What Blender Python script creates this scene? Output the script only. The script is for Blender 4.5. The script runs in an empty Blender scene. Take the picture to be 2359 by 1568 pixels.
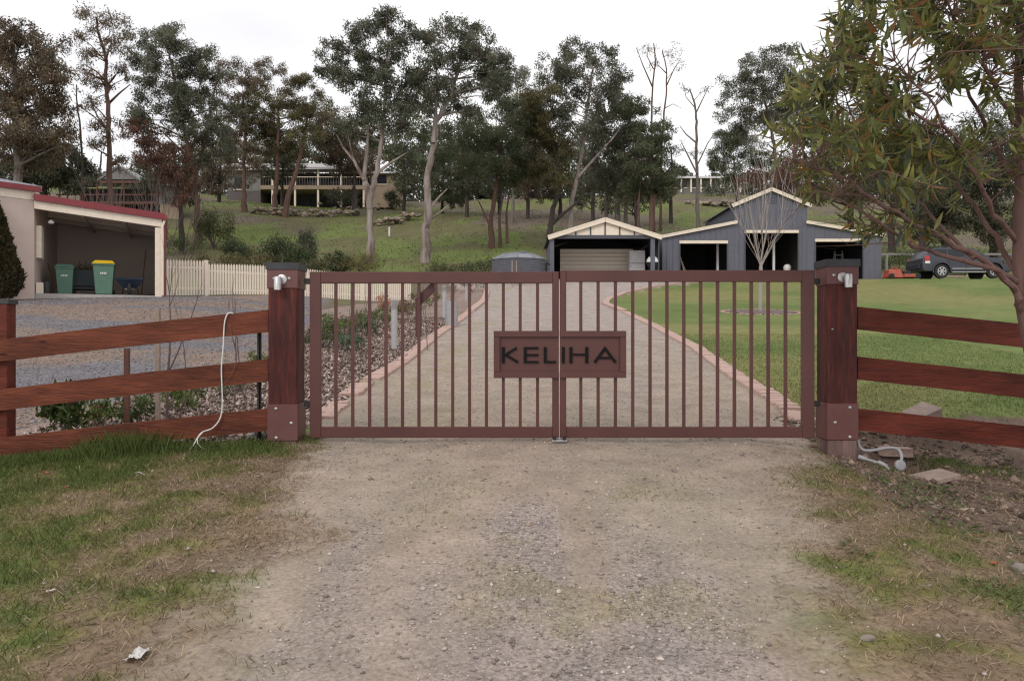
import bpy, bmesh, math, random
import numpy as np
from mathutils import Vector, Matrix, Euler

# ------------------------------------------------------------------ camera, sky, sun, exposure
SC = bpy.context.scene
COL = SC.collection
CZ = 0.85                                   # eye height above the ground under the gate
F = 1842.0                                  # focal length in units of a 2358 px wide picture
cam_d = bpy.data.cameras.new('camera'); cam = bpy.data.objects.new('camera', cam_d); COL.objects.link(cam)
cam.location = (0, 0, CZ); cam.rotation_euler = (math.radians(90), 0, 0)
cam_d.sensor_width = 36; cam_d.lens = 36 * F / 2358; cam_d.clip_start = 0.05; cam_d.clip_end = 3000
SC.camera = cam

SUN_EL, SUN_AZ = math.radians(38), math.radians(205)      # azimuth measured from +Y towards +X
world = bpy.data.worlds.new('World'); SC.world = world; world.use_nodes = True
nt = world.node_tree; nt.nodes.clear()
wout = nt.nodes.new('ShaderNodeOutputWorld'); bg = nt.nodes.new('ShaderNodeBackground')
sky = nt.nodes.new('ShaderNodeTexSky'); sky.sky_type = 'NISHITA'; sky.sun_disc = False
sky.sun_elevation = SUN_EL; sky.sun_rotation = SUN_AZ; sky.dust_density = 3.0
tc = nt.nodes.new('ShaderNodeTexCoord'); mp = nt.nodes.new('ShaderNodeMapping'); mp.inputs['Scale'].default_value = (1.0, 1.0, 2.6)
nz = nt.nodes.new('ShaderNodeTexNoise'); nz.inputs['Scale'].default_value = 2.3; nz.inputs['Detail'].default_value = 4; nz.inputs['Roughness'].default_value = .45
cr = nt.nodes.new('ShaderNodeValToRGB')
cr.color_ramp.elements[0].position = .30; cr.color_ramp.elements[0].color = (.80, .795, .835, 1)
cr.color_ramp.elements[1].position = .66; cr.color_ramp.elements[1].color = (1.06, 1.05, 1.045, 1)
sc_ = nt.nodes.new('ShaderNodeVectorMath'); sc_.operation = 'SCALE'; sc_.inputs['Scale'].default_value = 10.0
mx = nt.nodes.new('ShaderNodeMix'); mx.data_type = 'RGBA'; mx.inputs['Factor'].default_value = .93    # cloud cover
nt.links.new(tc.outputs['Generated'], mp.inputs['Vector']); nt.links.new(mp.outputs['Vector'], nz.inputs['Vector'])
nt.links.new(nz.outputs['Fac'], cr.inputs['Fac']); nt.links.new(cr.outputs['Color'], sc_.inputs[0])
nt.links.new(sky.outputs['Color'], mx.inputs['A']); nt.links.new(sc_.outputs['Vector'], mx.inputs['B'])
nt.links.new(mx.outputs['Result'], bg.inputs['Color']); bg.inputs['Strength'].default_value = 0.105
nt.links.new(bg.outputs['Background'], wout.inputs['Surface'])

sd = bpy.data.lights.new('sun', 'SUN'); sun = bpy.data.objects.new('sun', sd); COL.objects.link(sun)
sd.energy = 0.9; sd.angle = math.radians(16); sd.color = (1.0, .93, .85)
sun.rotation_euler = Vector((math.sin(SUN_AZ) * math.cos(SUN_EL), math.cos(SUN_AZ) * math.cos(SUN_EL), math.sin(SUN_EL))).to_track_quat('Z', 'Y').to_euler()
vs = SC.view_settings; vs.view_transform = 'Standard'; vs.look = 'None'; vs.gamma = 1; vs.exposure = 0.17; vs.use_curve_mapping = False
SC.render.engine = 'CYCLES'; SC.cycles.use_denoising = True; SC.cycles.denoiser = 'OPENIMAGEDENOISE'; SC.cycles.denoising_prefilter = 'NONE'; SC.cycles.denoising_input_passes = 'RGB_ALBEDO_NORMAL'; SC.cycles.use_adaptive_sampling = False; SC.cycles.pixel_filter_type = 'BLACKMAN_HARRIS'; SC.cycles.filter_width = 1.25; SC.cycles.max_bounces = 6; SC.cycles.diffuse_bounces = 4; SC.cycles.transparent_max_bounces = 8

rng = np.random.default_rng(11); random.seed(11)

# ------------------------------------------------------------------ helpers
def px(u, v, y):
    return Vector(((u - 1179) * y / F, y, CZ + (784 - v) * y / F))

def _hash(ix, iy, s):
    h = (ix.astype(np.int64) * 374761393 + iy.astype(np.int64) * 668265263 + s * 144269504) & 0xffffffff
    h = ((h ^ (h >> 13)) * 1274126177) & 0xffffffff
    return ((h ^ (h >> 16)) & 0xffff) / 65535.0
def vn(x, y, s=0):
    x = np.asarray(x, float); y = np.asarray(y, float)
    ix = np.floor(x); iy = np.floor(y); fx = x - ix; fy = y - iy
    fx = fx * fx * (3 - 2 * fx); fy = fy * fy * (3 - 2 * fy)
    a = _hash(ix, iy, s); b = _hash(ix + 1, iy, s); c = _hash(ix, iy + 1, s); d = _hash(ix + 1, iy + 1, s)
    return (a * (1 - fx) + b * fx) * (1 - fy) + (c * (1 - fx) + d * fx) * fy
def fbm(x, y, s=0, o=4):
    t = 0; a = .5; n = 0
    for i in range(o):
        t = t + a * vn(x * 2 ** i, y * 2 ** i, s + i * 17); n += a; a *= .55
    return t / n
def sst(a, b, x):
    t = np.clip((np.asarray(x, float) - a) / (b - a), 0, 1); return t * t * (3 - 2 * t)

PY = [-20, 0, 6.7, 15, 28, 33, 38, 41, 43, 48, 60, 75, 107, 125, 150, 200, 300, 450]
PZ = [-2.6, -.65, 0, .78, 2.1, 2.65, 3.55, 4.05, 4.16, 4.3, 7.0, 10.5, 18.8, 22.8, 27, 31, 34, 35]
def H0(x, y):
    x = np.asarray(x, float); y = np.asarray(y, float)
    e = np.clip(y * .05, .1, 4)
    z = (np.interp(y - e, PY, PZ) + 2 * np.interp(y, PY, PZ) + np.interp(y + e, PY, PZ)) / 4
    wl = 1 - sst(9, 14, y); wr = 1 - sst(7.0, 9.5, y)
    z = z - wl * .06 * np.clip(-x - 2.0, 0, 4) - wr * .13 * np.clip(x - 1.95, 0, 2.2)
    z = z + .45 * sst(4, 9, -x) * sst(11, 22, y) * (1 - sst(45, 60, y)) * (1 - .30 * sst(24, 28, y))
    z = z - .22 * np.exp(-((x + 5.5) / 3.5) ** 2 - ((y - 32.5) / 3.5) ** 2)
    hw = sst(50, 80, y)
    z = z + hw * 2.6 * (fbm(x / 30 + 9, y / 30, 3, 2) - .5)
    z = z + hw * 3.0 * sst(20, 60, -x) * (1 - sst(100, 140, y))
    return z
def hit(u, v):
    ys = np.geomspace(1.7, 420, 6000)
    d = H0((u - 1179) * ys / F, ys) - (CZ + (784 - v) * ys / F)
    i = int(np.argmax(d >= 0)) if (d >= 0).any() else len(ys) - 1
    y = ys[i]; x = (u - 1179) * y / F
    return np.array([x, y, float(H0(x, y))])

# ---- plan of the place: edges of the drive, bed, yard, lawn (x, y in metres)
def hits(l): return np.array([hit(u, v)[:2] for u, v in l])
L_NEAR = hits([(300, 1660), (400, 1568), (500, 1450), (590, 1300), (650, 1150), (705, 1030)])
R_NEAR = hits([(2080, 1660), (2020, 1568), (1975, 1480), (1905, 1350), (1880, 1200), (1880, 1055)])
L_EDGE = hits([(742, 962), (790, 925), (835, 888), (925, 835), (1000, 775), (1060, 735), (1110, 697), (1121, 672)])
R_EDGE = hits([(1852, 974), (1700, 872), (1600, 800), (1500, 748), (1430, 715), (1396, 702)])
R_CURVE = hits([(1396, 702), (1395, 696), (1404, 688), (1440, 675), (1500, 662), (1570, 653), (1700, 646), (1900, 641), (2040, 638.5), (2330, 635)])
BED_TOP = hits([(-40, 1012), (60, 985), (250, 930), (450, 880), (600, 835), (700, 770), (735, 715), (900, 690), (1060, 668), (1112, 660)])
PAD_Y = 47.0
DRIVE = np.vstack([L_NEAR, L_EDGE, [[-3.0, 37.5], [-2.6, PAD_Y], [24, PAD_Y], [24, 42.0]], R_CURVE[::-1], R_EDGE[::-1], R_NEAR[::-1]])
BED = np.vstack([[[-4.7, 6.75], [-1.9, 6.8]], L_EDGE, BED_TOP[::-1]])
YARD = np.vstack([BED_TOP[:7], [[-7.0, 31.0], [-11.9, 26.9], [-11.9, 30], [-22, 30], [-22, 7.2]]])
LAWN = np.vstack([R_EDGE, R_CURVE[1:], [[26, 41.2], [26, 7.2], [3.6, 7.2]]])
def inpoly(P, x, y):
    r = np.zeros(np.shape(x), bool); n = len(P)
    for i in range(n):
        x1, y1 = P[i]; x2, y2 = P[(i + 1) % n]
        c = (y1 > y) != (y2 > y)
        with np.errstate(divide='ignore', invalid='ignore'):
            r ^= c & (x < (x2 - x1) * (y - y1) / (y2 - y1 + 1e-12) + x1)
    return r
def xl(y): return np.interp(y, L_NEAR[:, 1], L_NEAR[:, 0])
def xr(y): return np.interp(y, R_NEAR[:, 1], R_NEAR[:, 0])

def rut(x, y):                                       # gentle wheel tracks along the drive
    return np.exp(-((x + .95) / .42) ** 2) + np.exp(-((x - 1.25) / .45) ** 2)
def drive_w(x, y):                                   # 1 on the drive, 0 on the verges, ragged edge (near side of the gate)
    w = .85 * (fbm(x * 1.6, y * 1.6, 5) - .5) + .35 * (fbm(x * 7, y * 7, 6, 2) - .5)
    return sst(-.28, .30, np.minimum(x - xl(y), xr(y) - x) + w)
def micro(x, y):
    n = 1 - sst(9, 13, y)
    dw = drive_w(x, y)
    m = (.010 * dw + .045 * (1 - dw)) * (fbm(x * 3, y * 3, 21, 3) - .5) + (.006 * dw + .018 * (1 - dw)) * (fbm(x * 14, y * 14, 22, 2) - .5)
    m = m - .022 * rut(x, y) * dw * sst(7.2, 6.0, y) if False else m - .022 * rut(x, y) * dw
    soil = sst(2.45, 2.95, x) * sst(4.2, 5.2, y) * (1 - sst(8.2, 8.8, y))
    m = m + soil * .09 * (fbm(x * 4.5, y * 4.5, 25, 3) - .5)
    pit = np.exp(-(((x - 3.24) / .40) ** 2 + ((y - 6.68) / .27) ** 2) ** 3)
    m = m - .46 * pit
    heap = np.exp(-(((x - 4.0) / .55) ** 2 + ((y - 7.75) / .22) ** 2)); m = m + .13 * heap
    return m * n
def H(x, y): return H0(x, y) + micro(np.asarray(x, float), np.asarray(y, float))
def hz(x, y): return float(H(np.array(x), np.array(y)))

class MB:
    """collects shapes in world coordinates"""
    def __init__(s): s.v = []; s.f = []
    def add(s, v, f):
        o = len(s.v); s.v += [tuple(p) for p in v]; s.f += [tuple(i + o for i in q) for q in f]; return s
    def box(s, a, b, rot=None, piv=None):
        x0, y0, z0 = a; x1, y1, z1 = b
        v = [Vector(p) for p in ((x0,y0,z0),(x1,y0,z0),(x1,y1,z0),(x0,y1,z0),(x0,y0,z1),(x1,y0,z1),(x1,y1,z1),(x0,y1,z1))]
        if rot is not None:
            c = Vector(piv) if piv is not None else (Vector(a) + Vector(b)) / 2
            R = Euler(rot).to_matrix(); v = [c + R @ (p - c) for p in v]
        return s.add(v, [(0,3,2,1),(4,5,6,7),(0,1,5,4),(1,2,6,5),(2,3,7,6),(3,0,4,7)])
    def prism(s, pts, axis, a, b):
        """polygon pts (2D) extruded along axis 'y' (pts are x,z), 'x' (pts are y,z) or 'z' (pts are x,y)"""
        n = len(pts)
        def m(p, t): return {'y': (p[0], t, p[1]), 'x': (t, p[0], p[1]), 'z': (p[0], p[1], t)}[axis]
        v = [m(p, a) for p in pts] + [m(p, b) for p in pts]
        f = [tuple(range(n)), tuple(range(2 * n - 1, n - 1, -1))] + [(i, n + i, n + (i + 1) % n, (i + 1) % n) for i in range(n)]
        return s.add(v, f)
    def beam(s, p, q, w, h):
        p = Vector(p); q = Vector(q); d = (q - p).normalized()
        up = Vector((0, 0, 1)) if abs(d.z) < .95 else Vector((0, 1, 0))
        a = d.cross(up).normalized() * w / 2; b = a.cross(d).normalized() * h / 2
        v = [p-a-b, p+a-b, p+a+b, p-a+b, q-a-b, q+a-b, q+a+b, q-a+b]
        return s.add(v, [(0,1,2,3),(4,7,6,5),(0,4,5,1),(1,5,6,2),(2,6,7,3),(3,7,4,0)])
    def tube(s, path, rad, n=8, cap=True):
        path = [Vector(p) for p in path]
        if not hasattr(rad, '__len__'): rad = [rad] * len(path)
        v = []; f = []; a = None
        for i, p in enumerate(path):
            d = (path[min(i + 1, len(path) - 1)] - path[max(i - 1, 0)])
            d = d.normalized() if d.length > 1e-9 else Vector((0, 0, 1))
            if a is None: a = d.cross(Vector((.31, .2, .93)) if abs(d.z) < .9 else Vector((1, .1, 0))).normalized()
            a = (a - d * a.dot(d)).normalized(); b = d.cross(a)
            for k in range(n):
                t = 2 * math.pi * k / n; v.append(p + (a * math.cos(t) + b * math.sin(t)) * rad[i])
        for i in range(len(path) - 1):
            for k in range(n): f.append((i*n+k, i*n+(k+1)%n, (i+1)*n+(k+1)%n, (i+1)*n+k))
        if cap: f.append(tuple(range(n-1, -1, -1))); m = (len(path)-1)*n; f.append(tuple(range(m, m+n)))
        return s.add(v, f)
    def lathe(s, prof, c, n=24, axis='z'):
        c = Vector(c); v = []; f = []
        for r, h in prof:
            for k in range(n):
                t = 2 * math.pi * k / n; x, y = r * math.cos(t), r * math.sin(t)
                v.append(c + (Vector((x, y, h)) if axis == 'z' else Vector((x, h, -y)) if axis == 'y' else Vector((h, x, y))))
        for i in range(len(prof) - 1):
            for k in range(n): f.append((i*n+k, i*n+(k+1)%n, (i+1)*n+(k+1)%n, (i+1)*n+k))
        f.append(tuple(range(n-1, -1, -1))); m = (len(prof)-1)*n; f.append(tuple(range(m, m+n)))
        return s.add(v, f)
    def build(s, name, mat, parent=None, bevel=0, smooth=False, seg=1):
        o = parent
        while o is not None and o.parent is not None: o = o.parent
        off = Vector(o.location) if o is not None else Vector((0, 0, 0))
        me = bpy.data.meshes.new(name)
        me.from_pydata([Vector(p) - off for p in s.v], [], s.f)
        bm = bmesh.new(); bm.from_mesh(me)
        bmesh.ops.recalc_face_normals(bm, faces=bm.faces)
        if bevel: bmesh.ops.bevel(bm, geom=bm.edges[:], offset=bevel, segments=seg, affect='EDGES', profile=.6, clamp_overlap=True)
        bm.to_mesh(me); bm.free()
        if smooth:
            me.polygons.foreach_set('use_smooth', [True] * len(me.polygons))
            try: me.set_sharp_from_angle(angle=math.radians(38))
            except Exception: pass
        me.materials.append(mat)
        ob = bpy.data.objects.new(name, me); COL.objects.link(ob)
        if parent is not None: ob.parent = parent
        return ob
    def thing(s, name, mat, label, cat, loc, group=None, **k):
        """a thing that is one mesh"""
        off = Vector(loc); s.v = [tuple(Vector(p) - off) for p in s.v]
        ob = s.build(name, mat, None, **k); ob.location = off
        return tag(ob, label, cat, group)
def tag(o, label=None, cat=None, group=None, kind=None):
    if label: o['label'] = label
    if cat: o['category'] = cat
    if group: o['group'] = group
    if kind: o['kind'] = kind
    return o
def empty(name, loc, label, cat, group=None):
    o = bpy.data.objects.new(name, None); COL.objects.link(o); o.location = loc; o.empty_display_size = .2
    return tag(o, label, cat, group)
def fast_mesh(name, V, nper, mat, cols=None, parent=None, smooth=False, off=None):
    """V (N, nper, 3): N separate polygons of nper corners"""
    V = np.asarray(V, np.float32); N = len(V)
    if off is not None: V = V - np.asarray(off, np.float32)
    me = bpy.data.meshes.new(name)
    me.vertices.add(N * nper); me.vertices.foreach_set('co', V.reshape(-1))
    me.loops.add(N * nper); me.loops.foreach_set('vertex_index', np.arange(N * nper, dtype=np.int32))
    me.polygons.add(N); me.polygons.foreach_set('loop_start', np.arange(0, N * nper, nper, dtype=np.int32))
    me.polygons.foreach_set('loop_total', np.full(N, nper, np.int32))
    if cols is not None:
        a = me.color_attributes.new('col', 'FLOAT_COLOR', 'POINT')
        c = np.ones((N, nper, 4), np.float32); c[:, :, :3] = np.asarray(cols, np.float32)[:, None, :]
        a.data.foreach_set('color', c.reshape(-1))
    me.update(calc_edges=True); me.materials.append(mat)
    ob = bpy.data.objects.new(name, me); COL.objects.link(ob)
    if parent is not None: ob.parent = parent
    return ob
def idx_mesh(name, V, Fc, mat, cols=None, parent=None):
    """V (n,3), Fc (m,k) shared vertices; per-vertex colours"""
    me = bpy.data.meshes.new(name); V = np.asarray(V, np.float32); Fc = np.asarray(Fc, np.int32); m, k = Fc.shape
    me.vertices.add(len(V)); me.vertices.foreach_set('co', V.reshape(-1))
    me.loops.add(m * k); me.loops.foreach_set('vertex_index', Fc.reshape(-1))
    me.polygons.add(m); me.polygons.foreach_set('loop_start', np.arange(0, m * k, k, dtype=np.int32)); me.polygons.foreach_set('loop_total', np.full(m, k, np.int32))
    if cols is not None:
        a = me.color_attributes.new('col', 'FLOAT_COLOR', 'POINT'); c = np.ones((len(V), 4), np.float32); c[:, :cols.shape[1]] = cols
        a.data.foreach_set('color', c.reshape(-1))
    me.update(calc_edges=True); me.materials.append(mat)
    ob = bpy.data.objects.new(name, me); COL.objects.link(ob)
    if parent is not None: ob.parent = parent
    return ob
def share(src, parent, loc, rot=(0, 0, 0), scale=(1, 1, 1), name=None):
    o = src.copy(); COL.objects.link(o); o.parent = parent; o.location = loc; o.rotation_euler = rot; o.scale = scale
    if name: o.name = name
    return o

# ------------------------------------------------------------------ materials
def node(t, ty, **k):
    n = t.nodes.new(ty)
    for a, b in k.items():
        if a in n.inputs: n.inputs[a].default_value = b
        else: setattr(n, a, b)
    return n
def pm(name, c1, c2=None, scale=8, rough=.7, bump=0, bscale=None, stretch=(1, 1, 1), metal=0, detail=5, c3=None, spec=.5, lo=.35, hi=.68):
    m = bpy.data.materials.new(name); m.use_nodes = True; t = m.node_tree; p = t.nodes['Principled BSDF']
    p.inputs['Roughness'].default_value = rough; p.inputs['Metallic'].default_value = metal; p.inputs['Specular IOR Level'].default_value = spec
    co = t.nodes.new('ShaderNodeTexCoord'); mpn = t.nodes.new('ShaderNodeMapping'); mpn.inputs['Scale'].default_value = stretch
    t.links.new(co.outputs['Object'], mpn.inputs['Vector'])
    if c2 is None: c2 = tuple(x * .78 for x in c1)
    n1 = node(t, 'ShaderNodeTexNoise', Scale=scale, Detail=detail, Roughness=.6); t.links.new(mpn.outputs['Vector'], n1.inputs['Vector'])
    r = t.nodes.new('ShaderNodeValToRGB'); r.color_ramp.elements[0].position = lo; r.color_ramp.elements[1].position = hi
    r.color_ramp.elements[0].color = (*c1, 1); r.color_ramp.elements[1].color = (*c2, 1)
    if c3 is not None: e = r.color_ramp.elements.new((lo + hi) / 2); e.color = (*c3, 1)
    t.links.new(n1.outputs['Fac'], r.inputs['Fac']); t.links.new(r.outputs['Color'], p.inputs['Base Color'])
    if bump:
        n2 = node(t, 'ShaderNodeTexNoise', Scale=bscale or scale * 3, Detail=4); t.links.new(mpn.outputs['Vector'], n2.inputs['Vector'])
        b = node(t, 'ShaderNodeBump', Strength=bump, Distance=.02); t.links.new(n2.outputs['Fac'], b.inputs['Height']); t.links.new(b.outputs['Normal'], p.inputs['Normal'])
    return m
def attr_mat(name, rough=.7, translucent=0.0, noise=.35, nscale=40, spec=.3):
    """colour from the mesh's own 'col' attribute (each piece's own colour) with fine noise"""
    m = bpy.data.materials.new(name); m.use_nodes = True; t = m.node_tree; p = t.nodes['Principled BSDF']
    p.inputs['Roughness'].default_value = rough; p.inputs['Specular IOR Level'].default_value = spec
    a = node(t, 'ShaderNodeAttribute', attribute_name='col'); co = t.nodes.new('ShaderNodeTexCoord')
    n1 = node(t, 'ShaderNodeTexNoise', Scale=nscale, Detail=3); t.links.new(co.outputs['Object'], n1.inputs['Vector'])
    mr = node(t, 'ShaderNodeMapRange'); mr.inputs['To Min'].default_value = 1 - noise; mr.inputs['To Max'].default_value = 1 + noise
    mr.inputs['From Min'].default_value = .3; mr.inputs['From Max'].default_value = .7
    t.links.new(n1.outputs['Fac'], mr.inputs['Value'])
    v = node(t, 'ShaderNodeVectorMath', operation='SCALE'); t.links.new(a.outputs['Color'], v.inputs[0]); t.links.new(mr.outputs['Result'], v.inputs['Scale'])
    t.links.new(v.outputs['Vector'], p.inputs['Base Color'])
    if translucent:
        tr = t.nodes.new('ShaderNodeBsdfTranslucent'); t.links.new(v.outputs['Vector'], tr.inputs['Color'])
        ms = node(t, 'ShaderNodeMixShader', Fac=translucent); t.links.new(p.outputs['BSDF'], ms.inputs[1]); t.links.new(tr.outputs['BSDF'], ms.inputs[2])
        t.links.new(ms.outputs['Shader'], t.nodes['Material Output'].inputs['Surface'])
    return m
def ground_mat():
    """vertex attribute col.rgb = soil/plant colour, col.a = how stony"""
    m = bpy.data.materials.new('ground_cover'); m.use_nodes = True; t = m.node_tree; p = t.nodes['Principled BSDF']
    p.inputs['Roughness'].default_value = .95; p.inputs['Specular IOR Level'].default_value = .15
    a = node(t, 'ShaderNodeAttribute', attribute_name='col'); co = t.nodes.new('ShaderNodeTexCoord')
    def nzn(s, d, lo, hi, f0=.3, f1=.7):
        n = node(t, 'ShaderNodeTexNoise', Scale=s, Detail=d, Roughness=.65); t.links.new(co.outputs['Object'], n.inputs['Vector'])
        r = node(t, 'ShaderNodeMapRange'); r.inputs['From Min'].default_value = f0; r.inputs['From Max'].default_value = f1
        r.inputs['To Min'].default_value = lo; r.inputs['To Max'].default_value = hi; t.links.new(n.outputs['Fac'], r.inputs['Value']); return n, r
    n1, r1 = nzn(3.1, 6, .80, 1.2); n2, r2 = nzn(45, 5, .74, 1.26)
    vo = node(t, 'ShaderNodeTexVoronoi', Scale=75); t.links.new(co.outputs['Object'], vo.inputs['Vector'])
    sp = t.nodes.new('ShaderNodeSeparateColor'); t.links.new(vo.outputs['Color'], sp.inputs['Color'])
    rv = node(t, 'ShaderNodeMapRange'); rv.inputs['To Min'].default_value = .68; rv.inputs['To Max'].default_value = 1.35; t.links.new(sp.outputs['Red'], rv.inputs['Value'])
    mv = node(t, 'ShaderNodeMix', data_type='FLOAT'); mv.inputs['A'].default_value = 1.0; t.links.new(a.outputs['Alpha'], mv.inputs['Factor']); t.links.new(rv.outputs['Result'], mv.inputs['B'])
    k1 = node(t, 'ShaderNodeMath', operation='MULTIPLY'); t.links.new(r1.outputs['Result'], k1.inputs[0]); t.links.new(r2.outputs['Result'], k1.inputs[1])
    k2 = node(t, 'ShaderNodeMath', operation='MULTIPLY'); t.links.new(k1.outputs[0], k2.inputs[0]); t.links.new(mv.outputs['Result'], k2.inputs[1])
    v = node(t, 'ShaderNodeVectorMath', operation='SCALE'); t.links.new(a.outputs['Color'], v.inputs[0]); t.links.new(k2.outputs[0], v.inputs['Scale'])
    t.links.new(v.outputs['Vector'], p.inputs['Base Color'])
    hv = node(t, 'ShaderNodeMath', operation='MULTIPLY'); t.links.new(vo.outputs['Distance'], hv.inputs[0]); t.links.new(a.outputs['Alpha'], hv.inputs[1])
    hs = node(t, 'ShaderNodeMath', operation='SUBTRACT'); t.links.new(n2.outputs['Fac'], hs.inputs[0]); t.links.new(hv.outputs[0], hs.inputs[1])
    b = node(t, 'ShaderNodeBump', Strength=.55, Distance=.012); t.links.new(hs.outputs[0], b.inputs['Height']); t.links.new(b.outputs['Normal'], p.inputs['Normal'])
    return m
M = {}
M['ground'] = ground_mat()
M['blade'] = attr_mat('grass_blade', .6, .25, .2)
M['chip'] = attr_mat('chips_and_stones', .85, 0, .25, 60)
M['gate'] = pm('powder_coat_brown', (.104, .038, .032), (.078, .029, .026), 2.2, .38, .06, 120, spec=.36, c3=(.094, .035, .030), detail=8)
M['gate_dark'] = pm('hinge_black', (.012, .011, .011), None, 9, .5)
M['letter'] = pm('letter_black', (.007, .007, .006), (.012, .011, .010), 30, .7, spec=.12)
def timber(name, base, dark, pale, axis, rough=.55):
    """sawn timber: long grain, mottled stain, worn streaks and a few knots"""
    st = {'x': (.6, 5.5, 5.5), 'z': (5.5, 5.5, .6)}[axis]
    m = pm(name, base, pale, 3.2, rough, .45, 16, st, c3=dark, lo=.30, hi=.74, detail=8, spec=.18)
    t = m.node_tree; p = t.nodes['Principled BSDF']; src = p.inputs['Base Color'].links[0].from_socket
    co = t.nodes.new('ShaderNodeTexCoord'); mp_ = t.nodes.new('ShaderNodeMapping'); mp_.inputs['Scale'].default_value = tuple(max(.45, min(q, 2.2)) for q in st); t.links.new(co.outputs['Object'], mp_.inputs['Vector'])
    n = node(t, 'ShaderNodeTexNoise', Scale=2.6, Detail=5, Roughness=.65); t.links.new(mp_.outputs['Vector'], n.inputs['Vector'])
    r = node(t, 'ShaderNodeMapRange'); r.inputs['From Min'].default_value = .3; r.inputs['From Max'].default_value = .7; r.inputs['To Min'].default_value = .50; r.inputs['To Max'].default_value = 1.45; t.links.new(n.outputs['Fac'], r.inputs['Value'])
    v = node(t, 'ShaderNodeVectorMath', operation='SCALE'); t.links.new(src, v.inputs[0]); t.links.new(r.outputs['Result'], v.inputs['Scale'])
    vo = node(t, 'ShaderNodeTexVoronoi', Scale=2.3); t.links.new(mp_.outputs['Vector'], vo.inputs['Vector'])
    k = node(t, 'ShaderNodeMapRange'); k.inputs['From Min'].default_value = .02; k.inputs['From Max'].default_value = .075; k.inputs['To Min'].default_value = .25; k.inputs['To Max'].default_value = 1; t.links.new(vo.outputs['Distance'], k.inputs['Value'])
    v2 = node(t, 'ShaderNodeVectorMath', operation='SCALE'); t.links.new(v.outputs['Vector'], v2.inputs[0]); t.links.new(k.outputs['Result'], v2.inputs['Scale'])
    t.links.new(v2.outputs['Vector'], p.inputs['Base Color']); return m
M['rail'] = timber('oiled_rail', (.098, .026, .015), (.135, .038, .019), (.062, .018, .013), 'x')
M['rail_r'] = timber('oiled_rail_darker', (.090, .019, .013), (.118, .026, .015), (.052, .014, .012), 'x')
M['post'] = timber('oiled_post', (.128, .026, .018), (.060, .019, .018), (.170, .040, .025), 'z')
M['post_raw'] = timber('bare_post', (.19, .125, .11), (.15, .095, .085), (.25, .17, .15), 'z', .85)
M['sleeve'] = pm('painted_sleeve', (.110, .034, .029), (.128, .050, .046), 4, .5, .06, 60)
M['cap'] = pm('black_cap', (.018, .018, .022), (.030, .030, .036), 12, .4)
M['steel'] = pm('stainless', (.55, .54, .54), (.42, .41, .41), 10, .38, 0, metal=.85)
M['bolt'] = pm('galvanised', (.52, .53, .52), (.36, .37, .36), 40, .45, 0, metal=.6)
M['conduit'] = pm('grey_pvc', (.34, .34, .35), (.28, .28, .29), 14, .45)
M['white_cable'] = pm('white_cable', (.72, .70, .66), (.58, .56, .52), 20, .5)
M['black'] = pm('black_plastic', (.018, .018, .020), None, 12, .55)
M['brick'] = pm('paver_brick', (.44, .285, .235), (.33, .205, .165), 7, .9, .3, 90, c3=(.48, .34, .29))
M['slab'] = pm('pinkish_paver', (.36, .275, .235), (.28, .205, .175), 14, .9, .4, 60)
M['rock'] = pm('rock', (.28, .235, .20), (.18, .15, .125), 9, .9, .6, 30)
M['rock_tan'] = pm('tan_rock', (.36, .29, .21), (.27, .21, .145), 12, .9, .4, 50)
M['bollard'] = pm('grey_bollard', (.40, .39, .40), (.34, .33, .34), 14, .55)
M['cream'] = pm('cream_picket', (.82, .72, .60), (.74, .64, .53), 6, .6)
M['cream_wall'] = pm('cream_render', (.60, .48, .42), (.55, .44, .385), 2.5, .85, .15, 60)
M['cream_trim'] = pm('cream_trim', (.80, .70, .58), (.72, .62, .50), 6, .55)
M['maroon'] = pm('maroon_steel', (.22, .024, .030), (.18, .018, .024), 4, .4)
M['in_wall'] = pm('carport_lining', (.60, .50, .43), (.54, .45, .39), 3, .9)
M['roof_grey'] = pm('grey_roof_sheet', (.30, .31, .34), (.24, .25, .27), 3, .5)
M['roof_green'] = pm('greygreen_roof', (.27, .29, .28), (.20, .22, .21), 1.2, .55)
M['roof_white'] = pm('pale_roof', (.72, .70, .72), (.60, .58, .60), .8, .5)
M['barn'] = pm('slate_cladding', (.112, .115, .145), (.098, .100, .128), 2.5, .5)
M['barn_dark'] = pm('slate_trim', (.070, .072, .092), None, 4, .5)
M['dark_in'] = pm('dark_lining_and_shade', (.05, .047, .045), (.035, .033, .032), 4, .9)
M['concrete'] = pm('concrete', (.44, .41, .385), (.36, .335, .315), 6, .9, .2, 40)
M['tank'] = pm('tank_steel', (.115, .115, .138), (.095, .095, .115), 3, .38, 0)
M['tank_lid'] = pm('tank_lid', (.22, .23, .26), (.16, .17, .195), 3, .35, 0, metal=.2)
M['white'] = pm('white_enamel', (.75, .74, .74), (.66, .65, .65), 6, .4)
M['bin'] = pm('bin_green', (.105, .205, .150), (.090, .180, .130), 5, .55)
M['bin_lid'] = pm('bin_lid_green', (.13, .25, .19), None, 5, .5)
M['yellow'] = pm('bin_lid_yellow', (.78, .52, .03), (.68, .44, .02), 5, .5)
M['blue'] = pm('barrow_blue', (.022, .040, .085), (.018, .032, .065), 6, .5)
M['teal_dark'] = pm('cart_dark', (.025, .040, .045), (.018, .028, .032), 6, .6)
M['wood_brown'] = pm('brown_timber', (.13, .055, .035), (.09, .040, .028), 5, .8, .2, 20)
M['stake'] = pm('grey_stake', (.33, .26, .21), (.24, .19, .155), 9, .9, .2, 40)
M['twig'] = pm('twig', (.14, .10, .095), (.10, .070, .065), 12, .85)
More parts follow.
